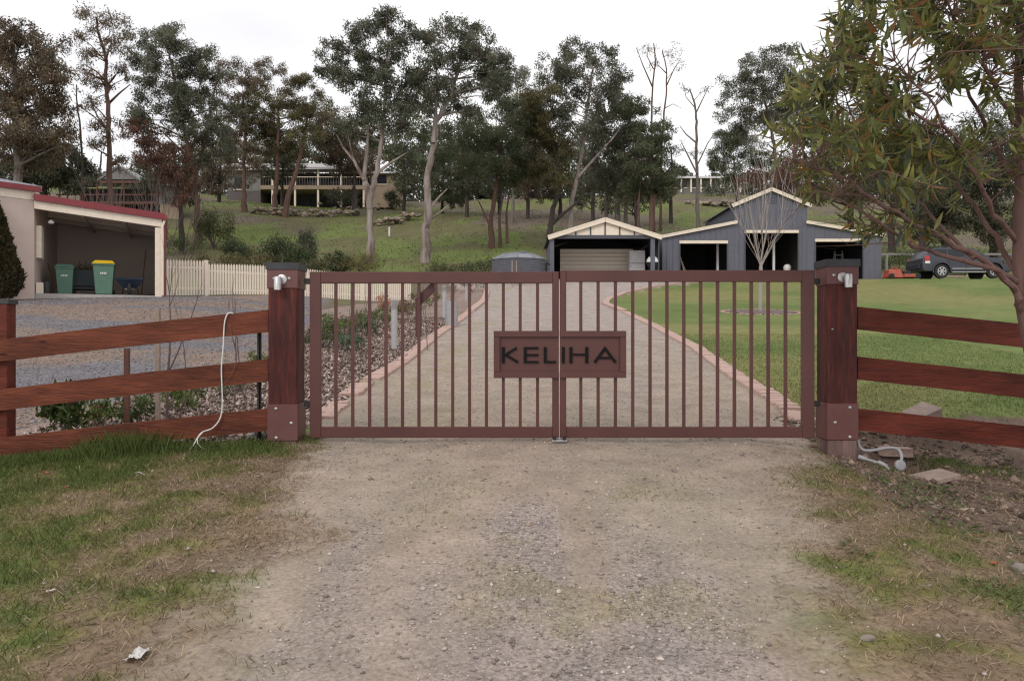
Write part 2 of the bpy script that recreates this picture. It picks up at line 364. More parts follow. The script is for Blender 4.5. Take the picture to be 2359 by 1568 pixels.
M['car'] = pm('car_paint', (.058, .060, .073), (.052, .054, .067), 3, .22, 0, metal=.35)
M['glass'] = pm('dark_glass', (.022, .024, .029), None, 4, .12, spec=.35)
M['glass_clear'] = pm('tinted_glass', (.12, .12, .118), (.09, .09, .088), 3, .12, spec=.4)
M['tyre'] = pm('tyre', (.022, .022, .024), None, 12, .8)
M['red_lamp'] = pm('red_lamp', (.55, .03, .03), None, 12, .25)
M['orange'] = pm('orange_paint', (.44, .085, .045), (.30, .06, .04), 6, .5)
M['tan_wall'] = pm('tan_wall', (.33, .25, .18), (.28, .21, .15), .8, .85)
M['brown_wall'] = pm('brown_wall', (.115, .098, .098), (.095, .080, .082), .6, .85)
M['grey_wall'] = pm('far_grey_wall', (.22, .215, .205), (.18, .175, .165), .8, .85)
M['paper'] = pm('waste_paper', (.62, .60, .58), (.42, .40, .39), 30, .9)
M['dead_leaf'] = pm('dead_leaf', (.42, .14, .06), (.30, .10, .045), 40, .8)
def bark(name, a, b, c, s=1.3): return pm(name, a, b, s, .9, .6, 9, (3.2, 3.2, .5), c3=c, lo=.34, hi=.66, detail=7)
M['bark_red'] = bark('red_stringy_bark', (.098, .056, .044), (.055, .040, .035), (.140, .078, .056))
M['bark_grey'] = bark('grey_bark', (.135, .112, .098), (.085, .070, .062), (.18, .152, .135))
M['bark_pale'] = bark('pale_peeling_bark', (.34, .30, .275), (.13, .085, .066), (.25, .205, .185), .8)
M['bark_dark'] = bark('dark_bark', (.050, .038, .034), (.032, .026, .024), (.070, .052, .046))
M['bark_pink'] = bark('smooth_pinkish_bark', (.120, .062, .052), (.080, .040, .034), (.155, .085, .070), 2.5)
M['bark_silver'] = bark('silver_bark', (.31, .265, .24), (.21, .17, .155), (.36, .31, .285), 3)
M['leaf'] = attr_mat('leaves', .50, .36, .30, .55)
M['leaf_near'] = attr_mat('near_leaves', .42, .45, .22, 9, spec=.45)
# ------------------------------------------------------------------ terrain, split into the pieces of the setting
def mixc(a, b, t):
    t = np.asarray(t)[..., None]; return np.asarray(a) * (1 - t) + np.asarray(b) * t
C_DIRT = np.array([.316, .262, .208]); C_DIRT2 = np.array([.330, .264, .212]); C_GRAV = np.array([.290, .245, .224])
C_GREEN = np.array([.105, .140, .036]); C_OLIVE = np.array([.170, .155, .058]); C_DRY = np.array([.262, .190, .126]); C_SOIL = np.array([.150, .106, .084])
def gravel_w(x, y):
    c = np.exp(-((x - .15 - .05 * (5 - y)) / (.55 + .12 * np.clip(6 - y, 0, 4))) ** 2) * (1 - sst(4.3, 6.2, y))
    st = fbm(x * 2.6, y * .55, 31, 3)
    e = np.exp(-((x - xl(y) - .35) / .35) ** 2) + np.exp(-((xr(y) - x - .55) / .45) ** 2)
    far = sst(7.2, 9, y)
    g = np.clip(.80 * c + .40 * e, 0, 1) * (1 - far) + far * .45
    return sst(.58, .92, g * .62 + st * .60)
def grass_w(x, y):          # how green the verge is (0 straw .. 1 green)
    n = .55 * fbm(x * 1.0, y * 1.6, 41, 4) + .45 * fbm(x * 4.2, y * 5.0, 42, 3)
    left = np.clip((-x - 1.2) / 2.2, 0, 1) * .26 + .16 * sst(5.2, 6.5, y)
    right = np.clip((x - 1.9) / 1.4, 0, 1) * .24 * (1 - sst(4.9, 5.6, y) * sst(2.5, 2.9, x))
    return sst(.40, .86, n * .95 + np.where(x < 0, left, right) - .02)
def soil_w(x, y):
    return sst(.24, .52, sst(2.35, 3.0, x) * sst(4.1, 5.3, y) * (1 - sst(8.0, 8.6, y)) + .9 * (fbm(x * 2, y * 2, 47, 3) - .5))
def verge_col(x, y):
    g = grass_w(x, y); f = fbm(x * 9, y * 9, 43, 2)
    c = mixc(C_DRY * .82, C_OLIVE, sst(.05, .5, g)); c = mixc(c, C_GREEN, sst(.35, .95, g)); c = c * (.72 + .56 * f)[..., None]
    c = mixc(c, C_SOIL * 1.25, .35 * sst(.5, .75, fbm(x * 3.3, y * 3.3, 44, 3)))
    return mixc(c, C_SOIL * (.65 + .8 * fbm(x * 6, y * 6, 48, 3))[..., None], np.where(x > 0, soil_w(x, y), 0))
def drive_col(x, y):
    c = mixc(C_DIRT, C_DIRT2, sst(.4, .7, fbm(x * .9, y * .5, 51, 3)))
    gw = gravel_w(x, y)
    c = mixc(c, C_GRAV, gw)
    c = mixc(c, C_OLIVE * 1.25, .32 * sst(.56, .72, fbm(x * 2.1, y * 1.7, 53, 4)) * np.exp(-((x - .35) / .8) ** 2) * (1 - sst(5.2, 6.0, y)))
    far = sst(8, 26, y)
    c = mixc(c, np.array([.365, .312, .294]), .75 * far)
    return c, gw
def lawn_col(x, y):
    n = fbm(x * .35, y * .5, 61, 4); m = fbm(x * .12 + 5, y * .16, 62, 3)
    c = mixc(np.array([.118, .158, .046]), np.array([.152, .186, .060]), sst(.35, .65, n))
    return mixc(c, np.array([.240, .205, .085]), .55 * sst(.50, .70, m * .7 + .35 * n + .10 * sst(22, 36, y)))
def hill_col(x, y):
    n = fbm(x * .10, y * .09, 71, 4); m = fbm(x * .28, y * .22, 72, 4)
    c = mixc(np.array([.122, .116, .054]), np.array([.138, .110, .083]), sst(.45, .62, n))
    c = mixc(c, np.array([.150, .205, .052]), .9 * sst(.54, .68, m) * sst(.62, .45, n)) if False else mixc(c, np.array([.135, .170, .048]), .85 * sst(.50, .64, m) * (1 - sst(.50, .66, n)))
    return c * (.82 + .5 * fbm(x * 1.2, y * 1.0, 73, 3))[..., None]
def axis_pts(fine0, fine1, step, end, g):
    a = list(np.arange(fine0, fine1 + 1e-6, step)); d = step
    while a[-1] < end: d *= g; a.append(a[-1] + d)
    return a
xp = axis_pts(0, 5.2, .036, 230, 1.085); gx = np.array([-q for q in xp[:0:-1]] + xp)
ypt = axis_pts(1.7, 8.6, .031, 46, 1.045); d = ypt[-1] - ypt[-2]
while ypt[-1] < 460: ypt.append(ypt[-1] + d); d *= 1.012
gy = np.array(ypt)
GX, GY = np.meshgrid(gx, gy); GZ = H(GX, GY)
fx = GX.ravel(); fy = GY.ravel()
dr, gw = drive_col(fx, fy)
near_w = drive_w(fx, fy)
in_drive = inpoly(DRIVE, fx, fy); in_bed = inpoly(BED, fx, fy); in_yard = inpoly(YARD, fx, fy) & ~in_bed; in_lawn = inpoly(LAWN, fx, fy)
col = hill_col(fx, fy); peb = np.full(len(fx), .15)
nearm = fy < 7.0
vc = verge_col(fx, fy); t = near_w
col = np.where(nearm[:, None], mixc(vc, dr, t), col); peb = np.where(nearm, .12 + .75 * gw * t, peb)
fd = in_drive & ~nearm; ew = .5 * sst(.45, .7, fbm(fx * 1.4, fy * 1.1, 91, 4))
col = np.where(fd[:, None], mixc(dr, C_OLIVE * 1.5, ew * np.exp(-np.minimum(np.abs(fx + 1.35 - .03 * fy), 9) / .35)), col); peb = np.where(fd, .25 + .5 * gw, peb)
mul = mixc(np.array([.300, .228, .195]), np.array([.215, .160, .135]), fbm(fx * 5, fy * 5, 81, 3))
col = np.where((in_bed & ~nearm)[:, None], mul, col); peb = np.where(in_bed, .8, peb)
yc = mixc(np.array([.165, .155, .165]), np.array([.235, .172, .135]), sst(.5, .62, fbm(fx * .35, fy * .9, 82, 3)))
col = np.where((in_yard & ~nearm)[:, None], yc, col); peb = np.where(in_yard, .85, peb)
lc = lawn_col(fx, fy); col = np.where((in_lawn & ~nearm)[:, None], lc, col)
side = (~in_drive & ~in_bed & ~in_yard & ~in_lawn & (fy > 7.0) & (fy < 46))
sw = sst(2.4, 3.0, fx) * (1 - sst(7.9, 8.5, fy))
col = np.where((side & (fx > 0))[:, None], mixc(lc, C_SOIL * (.7 + .7 * fbm(fx * 6, fy * 6, 48, 3))[:, None], sw), col)
sl = in_lawn & (fy < 8.6); s2 = soil_w(fx, fy) * (fx > 2.5)
col = np.where(sl[:, None], mixc(col, C_SOIL * (.7 + .7 * fbm(fx * 6, fy * 6, 48, 3))[:, None], s2), col)
cols4 = np.concatenate([np.clip(col, .01, .9), peb[:, None]], 1)
V = np.stack([fx, fy, GZ.ravel()], 1)
nx, ny = len(gx), len(gy)
i0 = (np.arange(ny - 1)[:, None] * nx + np.arange(nx - 1)[None, :]).ravel()
FQ = np.stack([i0, i0 + 1, i0 + 1 + nx, i0 + nx], 1)
cxf = V[FQ, 0].mean(1); cyf = V[FQ, 1].mean(1)
zd = inpoly(DRIVE, cxf, cyf) ; zb = inpoly(BED, cxf, cyf) & ~zd; zy = inpoly(YARD, cxf, cyf) & ~zd & ~zb; zl = inpoly(LAWN, cxf, cyf) & ~zd & ~zb & ~zy
zdn = np.where(cyf < 7.0, drive_w(cxf, cyf) > .5, zd)
zone = np.where(zdn, 1, np.where(zb & (cyf >= 6.75), 2, np.where(zy & (cyf >= 7), 3, np.where(zl, 4, np.where(cyf > 46, 5, 0)))))
for k, nm in enumerate(['verge', 'driveway', 'garden_bed', 'gravel_yard', 'lawn', 'hillside']):
    fk = FQ[zone == k]; used = np.unique(fk); remap = np.zeros(len(V), np.int64); remap[used] = np.arange(len(used))
    ob = idx_mesh(nm, V[used], remap[fk], M['ground'], cols4[used]); ob.data.polygons.foreach_set('use_smooth', [True] * len(ob.data.polygons)); tag(ob, kind='structure')

# ------------------------------------------------------------------ grass blades, straw, stones, mulch (stuff)
def scatter(n, x0, x1, y0, y1, wfun):
    x = rng.uniform(x0, x1, n); u = rng.uniform(0, 1, n)
    y = np.sqrt(y0 ** 2 + u * (y1 ** 2 - y0 ** 2)) if y1 < 9 else np.exp(np.log(y0) + u * (np.log(y1) - np.log(y0)))
    k = rng.uniform(0, 1, n) < wfun(x, y); return x[k], y[k]
def blades(x, y, h, w, c, lean=.5, name='grass', kind='stuff', label=None, cat=None, z0=-.004):
    n = len(x); z = H(x, y) + z0; a = rng.uniform(0, 2 * math.pi, n); b = rng.uniform(0, 2 * math.pi, n)
    l = h * lean * rng.uniform(.2, 1.4, n)
    base = np.stack([x, y, z], 1); sdv = np.stack([np.cos(a), np.sin(a), 0 * a], 1) * (w / 2)[:, None]
    tip = base + np.stack([np.cos(b) * l, np.sin(b) * l, h], 1)
    mid = base * .5 + tip * .5 + np.stack([0 * a, 0 * a, h * .12], 1)
    Vv = np.stack([base - sdv, base + sdv, mid + sdv * .75, tip, mid - sdv * .75], 1)
    return tag(fast_mesh(name, Vv, 5, M['blade'], c), label, cat, kind=kind)
def grass_colours(x, y):
    n = len(x); g = np.clip(grass_w(x, y) + rng.normal(0, .18, n), 0, 1)
    c = mixc(C_DRY * 1.15, C_OLIVE * 1.1, sst(.05, .5, g)); c = mixc(c, C_GREEN * 1.15, sst(.35, .9, g)); return c * rng.uniform(.65, 1.35, n)[:, None]
verge_den = lambda x, y: (1 - drive_w(x, y)) * (.35 + .65 * grass_w(x, y)) * np.where(x > 0, 1 - .95 * soil_w(x, y), 1)
x, y = scatter(110000, -4.6, -.5, 2.2, 6.9, verge_den)
blades(x, y, rng.uniform(.014, .046, len(x)) * (.6 + .8 * grass_w(x, y)), rng.uniform(.003, .0055, len(x)), grass_colours(x, y), .9, 'verge_grass', label='short patchy grass on the verge left of the drive', cat='grass')
x, y = scatter(60000, 1.4, 4.6, 2.2, 6.9, verge_den)
blades(x, y, rng.uniform(.012, .042, len(x)) * (.6 + .8 * grass_w(x, y)), rng.uniform(.003, .0055, len(x)), grass_colours(x, y), .9, 'verge_grass', label='short patchy grass on the verge right of the drive', cat='grass')
x, y = scatter(26000, -2.5, 2.6, 2.2, 6.6, lambda x, y: drive_w(x, y) * sst(.50, .72, fbm(x * 2.1, y * 1.7, 53, 4)) * (.15 + np.exp(-((x - .3) / .9) ** 2)) * (1 - sst(5, 6, y)) + (1 - drive_w(x, y)) * .12)
c = mixc(C_DRY * 1.1, C_OLIVE * 1.2, rng.uniform(0, 1, len(x))) * rng.uniform(.7, 1.3, len(x))[:, None]
blades(x, y, rng.uniform(.008, .026, len(x)), rng.uniform(.003, .005, len(x)), c, 1.2, 'sparse_grass', label='sparse dry grass and weeds down the middle of the drive', cat='grass')
# straw lying on the ground
x, y = scatter(60000, -4.4, 4.2, 2.2, 6.9, lambda x, y: np.clip((1 - drive_w(x, y)) * (1.15 - grass_w(x, y)) * 1.0 + .02, 0, 1))
n = len(x); z = H(x, y) + .004; a = rng.uniform(0, 2 * math.pi, n); l = rng.uniform(.018, .060, n); tl = rng.normal(0, .28, n)
dv = np.stack([np.cos(a) * l, np.sin(a) * l, np.abs(tl) * l], 1) / 2; pv = np.stack([-np.sin(a), np.cos(a), 0 * a], 1) * .0021
b = np.stack([x, y, z + np.abs(dv[:, 2])], 1)
tag(fast_mesh('straw', np.stack([b - dv - pv, b + dv - pv, b + dv + pv, b - dv + pv], 1), 4, M['blade'], mixc(C_DRY * 1.75, C_DRY * .6, rng.uniform(0, 1, n))), 'dry straw lying along both edges of the drive', 'straw', kind='stuff')
# tall tufts at the foot of the left fence
tx, ty, th, tcx = [], [], [], []
for (u, v, hh, nn, sp) in [(270, 1046, .17, 500, .16), (345, 1042, .16, 450, .14), (300, 1046, .21, 600, .16), (180, 1062, .12, 420, .17), (100, 1066, .10, 400, .2), (30, 1070, .10, 400, .2), (420, 1040, .09, 300, .14), (480, 1034, .08, 260, .15), (560, 1030, .08, 240, .12), (230, 1055, .14, 350, .15)]:
    p = hit(u, v); tx.append(p[0] + rng.normal(0, sp, nn)); ty.append(np.minimum(p[1] + rng.normal(0, .06, nn), 6.68)); th.append(rng.uniform(.45, 1.1, nn) * hh); tcx.append(mixc(C_GREEN * .8, C_GREEN * 1.3, rng.uniform(0, 1, nn)))
blades(np.concatenate(tx), np.concatenate(ty), np.concatenate(th), rng.uniform(.003, .006, sum(map(len, tx))), np.concatenate(tcx), .55, 'long_grass', label='long green grass tufts at the foot of the left rail fence', cat='grass')
# pit grass on the right, broad weeds in the lower right corner
tx, ty, th, tcx = [], [], [], []
for (u, v, hh, nn, sp) in [(2130, 1062, .07, 400, .10), (2190, 1068, .07, 350, .10), (2240, 1085, .06, 300, .1), (2310, 1090, .06, 350, .15), (2050, 1085, .05, 160, .1)]:
    p = hit(u, v); tx.append(p[0] + rng.normal(0, sp, nn)); ty.append(p[1] + rng.normal(0, .09, nn)); th.append(rng.uniform(.45, 1.1, nn) * hh); tcx.append(mixc(C_GREEN * .8, C_GREEN * 1.3, rng.uniform(0, 1, nn)))
blades(np.concatenate(tx), np.concatenate(ty), np.concatenate(th), rng.uniform(.003, .006, sum(map(len, tx))), np.concatenate(tcx), .7, 'pit_grass', label='green grass round the small pit by the right gate post', cat='grass')
x, y = scatter(9000, 1.7, 4.6, 2.2, 6.0, lambda x, y: sst(.46, .60, fbm(x * 1.7 + 3, y * 1.7, 95, 3) + .30 * np.exp(-((x - (1.75 + .20 * y)) / .32) ** 2) - .10))
n = len(x); a = rng.uniform(0, 6.28, n); l = rng.uniform(.012, .028, n); z = H(x, y) + rng.uniform(.006, .03, n); t = np.stack([np.cos(a), np.sin(a), rng.normal(.15, .3, n)], 1) * l[:, None]; q = np.stack([-np.sin(a), np.cos(a), rng.normal(0, .3, n)], 1) * (l * .42)[:, None]; b = np.stack([x, y, z], 1)
tag(fast_mesh('weeds', np.stack([b - t, b + q, b + t, b - q], 1), 4, M['blade'], mixc(np.array([.072, .100, .030]), np.array([.120, .152, .052]), rng.uniform(0, 1, n))), 'low broad-leaved weeds on the right verge', 'weeds', kind='stuff')
# lawn blades near the fence
x, y = scatter(60000, 1.2, 8.5, 7.2, 17, lambda x, y: inpoly(LAWN, x, y) * (1 - .85 * soil_w(x, y) * (x > 2.5)))
c = lawn_col(x, y) * 1.05 * rng.uniform(.7, 1.3, len(x))[:, None]
blades(x, y, rng.uniform(.015, .035, len(x)), rng.uniform(.006, .011, len(x)), c, .8, 'lawn_grass', label='mown lawn grass just inside the right fence', cat='grass')
# hillside grass tufts
x, y = scatter(42000, -60, 75, 46, 125, lambda x, y: .25 + .75 * sst(.45, .6, fbm(x * .28, y * .22, 72, 4)))
c = hill_col(x, y) * 1.1 * rng.uniform(.6, 1.35, len(x))[:, None]
blades(x, y, rng.uniform(.05, .15, len(x)), rng.uniform(.05, .12, len(x)), c, 1.2, 'hill_grass', label='rough grass over the hillside below the houses', cat='grass')

OCT_V = np.array([[1, 0, 0], [0, 1, 0], [-1, 0, 0], [0, -1, 0], [0, 0, 1], [0, 0, -1]], float)
OCT_F = np.array([[0, 1, 4], [1, 2, 4], [2, 3, 4], [3, 0, 4], [1, 0, 5], [2, 1, 5], [3, 2, 5], [0, 3, 5]])
def pebbles(name, x, y, s, c, label, cat, sink=.25):
    n = len(x); a = rng.uniform(0, 6.28, n); sx = s * rng.uniform(.7, 1.4, n); sy = s * rng.uniform(.6, 1.1, n); szz = s * rng.uniform(.4, .8, n)
    jit = rng.uniform(.7, 1.3, (n, 6, 1)); P = OCT_V[None] * jit * np.stack([sx, sy, szz], 1)[:, None, :]
    X = P[..., 0] * np.cos(a)[:, None] - P[..., 1] * np.sin(a)[:, None]; Y = P[..., 0] * np.sin(a)[:, None] + P[..., 1] * np.cos(a)[:, None]
    W = np.stack([X + x[:, None], Y + y[:, None], P[..., 2] + (H(x, y) + szz * sink)[:, None]], -1)
    Fc = (OCT_F[None] + (np.arange(n) * 6)[:, None, None]).reshape(-1, 3)
    return tag(idx_mesh(name, W.reshape(-1, 3), Fc, M['chip'], np.repeat(c, 6, 0)), label, cat, kind='stuff')
def stone_cols(n, a=(.185, .150, .132), b=(.56, .475, .425)): return mixc(np.array(a), np.array(b), rng.uniform(0, 1, n) ** 1.6)
x, y = scatter(52000, -2.9, 2.9, 2.2, 7.2, lambda x, y: np.clip(drive_w(x, y) * (.10 + .90 * gravel_w(x, y)), 0, 1) + .03)
pebbles('drive_gravel', x, y, np.exp(rng.normal(math.log(.0062), .40, len(x))), stone_cols(len(x)), 'loose grey gravel scattered over the dirt drive', 'gravel')
x, y = scatter(300, -2.6, 2.9, 2.2, 7.0, lambda x, y: .6 + 0 * x)
pebbles('loose_stones', x, y, rng.uniform(.009, .018, len(x)), stone_cols(len(x), (.24, .19, .18), (.5, .43, .38)), 'larger loose stones on the drive', 'stones')
x, y = scatter(4200, 2.4, 4.6, 4.0, 8.4, lambda x, y: soil_w(x, y))
pebbles('soil_clods', x, y, np.exp(rng.normal(math.log(.013), .55, len(x))), mixc(C_SOIL * .6, C_SOIL * 2.3, rng.uniform(0, 1, len(x)) ** 2), 'dug clods and pebbles of brown soil by the right fence', 'soil')
x, y = scatter(42000, -15, -3.2, 7.2, 24, lambda x, y: inpoly(YARD, x, y) * 1.0)
pebbles('yard_gravel', x, y, rng.uniform(.008, .020, len(x)), stone_cols(len(x), (.10, .095, .105), (.38, .35, .355)), 'grey gravel of the yard in front of the carport', 'gravel')
x, y = scatter(9000, -1.6, 3.2, 7.2, 27, lambda x, y: inpoly(DRIVE, x, y) * .6)
pebbles('inner_drive_gravel', x, y, rng.uniform(.006, .012, len(x)), stone_cols(len(x), (.26, .22, .21), (.46, .40, .39)), 'fine gravel on the drive behind the gate', 'gravel')
# bark mulch chips
x, y = scatter(52000, -4.7, -.2, 6.8, 22, lambda x, y: inpoly(BED, x, y) * 1.0)
n = len(x); a = rng.uniform(0, 6.28, n); l = rng.uniform(.014, .038, n); w = rng.uniform(.005, .013, n)
t = np.stack([np.cos(a), np.sin(a), rng.normal(0, .45, n)], 1) * l[:, None]; q = np.stack([-np.sin(a), np.cos(a), rng.normal(0, .5, n)], 1) * w[:, None]
b = np.stack([x, y, H(x, y) + rng.uniform(.004, .02, n)], 1)
tag(fast_mesh('bark_mulch', np.stack([b - t - q, b + t - q, b + t + q, b - t + q], 1), 4, M['chip'], mixc(np.array([.15, .105, .088]), np.array([.56, .45, .395]), rng.uniform(0, 1, n) ** 1.7)), 'wood chip mulch over the garden bed beside the drive', 'mulch', kind='stuff')
# ------------------------------------------------------------------ the double gate
GY_ = 6.70
def gx_(u, y=GY_): return (u - 1179) * y / F
def gz_(v, y=GY_): return CZ + (784 - v) * y / F
def gbox(u0, u1, v0, v1, y0, y1, **k): return MB().box((gx_(u0), y0, gz_(v1)), (gx_(u1), y1, gz_(v0)))
def gate(side):
    if side == 'l': U0, U1, V0, V1 = 713, 1287, 625.5, 1008.5; so = (713, 738); sm = (1272, 1287); bars = [772, 811, 850, 888, 926, 964, 1003, 1042, 1081, 1120, 1159, 1198, 1238]; P0, P1 = 1137, 1287; lbl = 'left leaf of the brown metal gate, its plate lettered KEL'
    else: U0, U1, V0, V1 = 1290, 1876, 622, 1008.5; so = (1848, 1876); sm = (1290, 1304); bars = [1338, 1378, 1418, 1458, 1498, 1537, 1576, 1615, 1654, 1693, 1732, 1771, 1811]; P0, P1 = 1290, 1441; lbl = 'right leaf of the brown metal gate, its plate lettered IHA'
    g = empty('metal_gate', (gx_(so[0] if side == 'l' else so[1]), GY_, 0), lbl, 'gate', 'two leaves of the driveway gate')
    y0, y1 = 6.70, 6.75
    gbox(so[0], so[1], V0, V1, y0, y1).build('hinge_stile', M['gate'], g, .004)
    gbox(sm[0], sm[1], V0, V1, y0, y1).build('meeting_stile', M['gate'], g, .004)
    a, b = (so[1], sm[0]) if side == 'l' else (sm[1], so[0])
    gbox(a - .2, b + .2, V0 + .3, V0 + 27, y0 + .002, y1 - .002).build('top_rail', M['gate'], g, .004)
    gbox(a - .2, b + .2, 983, V1 - .3, y0 + .002, y1 - .002).build('bottom_rail', M['gate'], g, .004)
    for u in bars:
        spans = [(V0 + 27, 983)]
        if P0 < u < P1: spans = [(V0 + 27, 763), (869, 983)]
        for (va, vb) in spans: gbox(u - 3.5, u + 3.5, va - .5, vb + .5, y0 + .012, y1 - .012).build('bar', M['gate'], g, .002)
    # name plate
    pl = gbox(P0 + 12 if side == 'l' else P0 + .3, P1 - .3 if side == 'l' else P1 - 12, 774, 857, y0 - .004, y0 + .02).build('name_plate', M['gate'], g)
    fy0, fy1 = y0 - .030, y0 + .024
    gbox(P0, P1, 762, 776, fy0, fy1).build('plate_frame', M['gate'], pl, .003)
    gbox(P0, P1, 856, 870, fy0, fy1).build('plate_frame', M['gate'], pl, .003)
    gbox(*((P0, P0 + 14) if side == 'l' else (P1 - 14, P1)), 776, 856, fy0, fy1).build('plate_frame', M['gate'], pl, .003)
    fz = y0 - .004
    def stroke(mb, u0, v0, u1, v1, w, i):
        mb.beam((gx_(u0), fz - .006 - i * .0006, gz_(v0)), (gx_(u1), fz - .006 - i * .0006, gz_(v1)), .016, w * GY_ / F)
    def vst(mb, u, i, w=7.0): mb.box((gx_(u - w / 2), fz - .014 - i * .0006, gz_(836)), (gx_(u + w / 2), fz + .002, gz_(799)))
    if side == 'l':
        k = MB(); vst(k, 1159, 0); stroke(k, 1160, 819.5, 1190, 801, 5.6, 1); stroke(k, 1163, 816, 1193, 834, 5.6, 2); k.build('letter', M['letter'], pl)
        k = MB(); vst(k, 1209.5, 0)
        for i, v in enumerate((801.5, 817.5, 833.5)): stroke(k, 1208, v, 1240, v, 5, i + 1)
        k.build('letter', M['letter'], pl)
        k = MB(); vst(k, 1255.5, 0); stroke(k, 1254, 833.5, 1280, 833.5, 5, 1); k.build('letter', M['letter'], pl)
    else:
        k = MB(); vst(k, 1297, 0, 6.4); k.build('letter', M['letter'], pl)
        k = MB(); vst(k, 1314.5, 0); vst(k, 1351, 0); stroke(k, 1314, 816.5, 1351, 816.5, 4.6, 1); k.build('letter', M['letter'], pl)
        k = MB(); stroke(k, 1369, 834.5, 1394.5, 800, 6.2, 0); stroke(k, 1417, 834.5, 1391.5, 800, 6.2, 1); stroke(k, 1379, 824, 1407, 824, 4.8, 2); k.build('letter', M['letter'], pl)
    # hinges
    hu = (700, 714) if side == 'l' else (1875, 1890)
    for v0, v1 in ((641, 654), (923, 936)):
        gbox(hu[0], hu[1], v0, v1, y0 + .008, y1 - .008).build('hinge', M['gate_dark'], g, .003)
    if side == 'l':
        b = MB(); b.beam((gx_(961), 6.79, gz_(775)), (gx_(961), 6.79, gz_(690)), .05, .05); b.beam((gx_(958), 6.79, gz_(696)), (gx_(1000), 6.785, gz_(655)), .05, .07); b.build('back_brace', M['gate'], g, .004)
    return g
gate('l'); gate('r')
s = empty('gate_stop', tuple(px(1288, 1016, 6.72)), 'dark steel drop plate on the ground under the middle of the gate', 'gate stop')
b = MB(); b.box((gx_(1270), 6.66, .004), (gx_(1306), 6.80, .024)); b.build('base_plate', M['steel'], s, .003)
b = MB(); b.box((gx_(1273), 6.64, .024), (gx_(1280), 6.78, .045)); b.box((gx_(1296), 6.64, .024), (gx_(1303), 6.78, .045)); b.build('guide', M['gate_dark'], s, .003)

# ------------------------------------------------------------------ gate posts with sleeves, caps, bolts and lamps
def bolt(u, v, y, parent, r=.0125):
    p = px(u, v, y)
    b = MB(); b.lathe([(r, .012), (r, -.002), (r * .75, -.006), (r * .35, -.009)], p, 14, 'y'); return b.build('bolt', M['bolt'], parent, smooth=True)
def gate_post(xa, xb, v_cap, v_band, v_collar, v_s0, v_s1, base_v, lbl, bolts):
    y0, y1 = 6.62, 6.87; k = y0 / F
    Z = lambda v: CZ + (784 - v) * k
    g = empty('gate_post', ((xa + xb) / 2, (y0 + y1) / 2, Z(base_v)), lbl, 'post', 'gate posts')
    e = .004
    MB().box((xa + e, y0 + e, Z(v_s1) - .002), (xb - e, y1 - e, Z(v_collar) + .004)).build('timber', M['post'], g, .006)
    MB().box((xa + e + .002, y0 + e + .002, Z(base_v) - .25), (xb - e - .002, y1 - e - .002, Z(v_s1))).build('bare_foot', M['post_raw'], g, .006)
    MB().box((xa - .004, y0 - .004, Z(v_collar)), (xb + .004, y1 + .004, Z(v_band) + .003)).build('collar', M['sleeve'], g, .004)
    MB().box((xa - .003, y0 - .003, Z(v_s1)), (xb + .003, y1 + .003, Z(v_s0))).build('base_sleeve', M['sleeve'], g, .003)
    c = MB(); c.box((xa - .014, y0 - .014, Z(v_band)), (xb + .014, y1 + .014, Z(v_cap)))
    cx, cy = (xa + xb) / 2, (y0 + y1) / 2; zt = Z(v_cap)
    c.add([(xa - .012, y0 - .012, zt), (xb + .012, y0 - .012, zt), (xb + .012, y1 + .012, zt), (xa - .012, y1 + .012, zt), (cx, cy, zt + .004)], [(0, 1, 4), (1, 2, 4), (2, 3, 4), (3, 0, 4)])
    c.build('cap', M['cap'], g)
    cr_ = MB()
    xm = xa + .55 * (xb - xa)
    cr_.tube([(xm, y0 + e, Z(v_collar + 20)), (xm + .006, y0 + e, Z(v_collar + 110)), (xm + .012, y0 + e, Z(v_s0 - 60)), (xm + .01, y0 + e, Z(v_s0 - 4))], [.0012, .0028, .0025, .001], 5)
    cr_.build('drying_crack', M['gate_dark'], g)
    for (u, v, r) in bolts: bolt(u, v, y0 - .004, g, r)
    return g
k = 6.62 / F
XA, XB = (616 - 1179) * k, (685 - 1179) * k
gate_post(XA, XB, 604.8, 620.5, 664, 931, 1015, 1024, 'left timber gate post with black cap and grassy foot', [(635.4, 941, .0135), (670.5, 974, .0135), (636, 1008, .0135)])
XC, XD = (1905.6 - 1179) * k, (1976 - 1179) * k
gate_post(XC, XD, 597, 614, 655, 929, 1013, 1052, 'right timber gate post with black cap and bare pale foot', [(1957.5, 938.3, .0135), (1923.3, 972.8, .0135), (1957.4, 1006, .0135), (1917, 758, .008)])
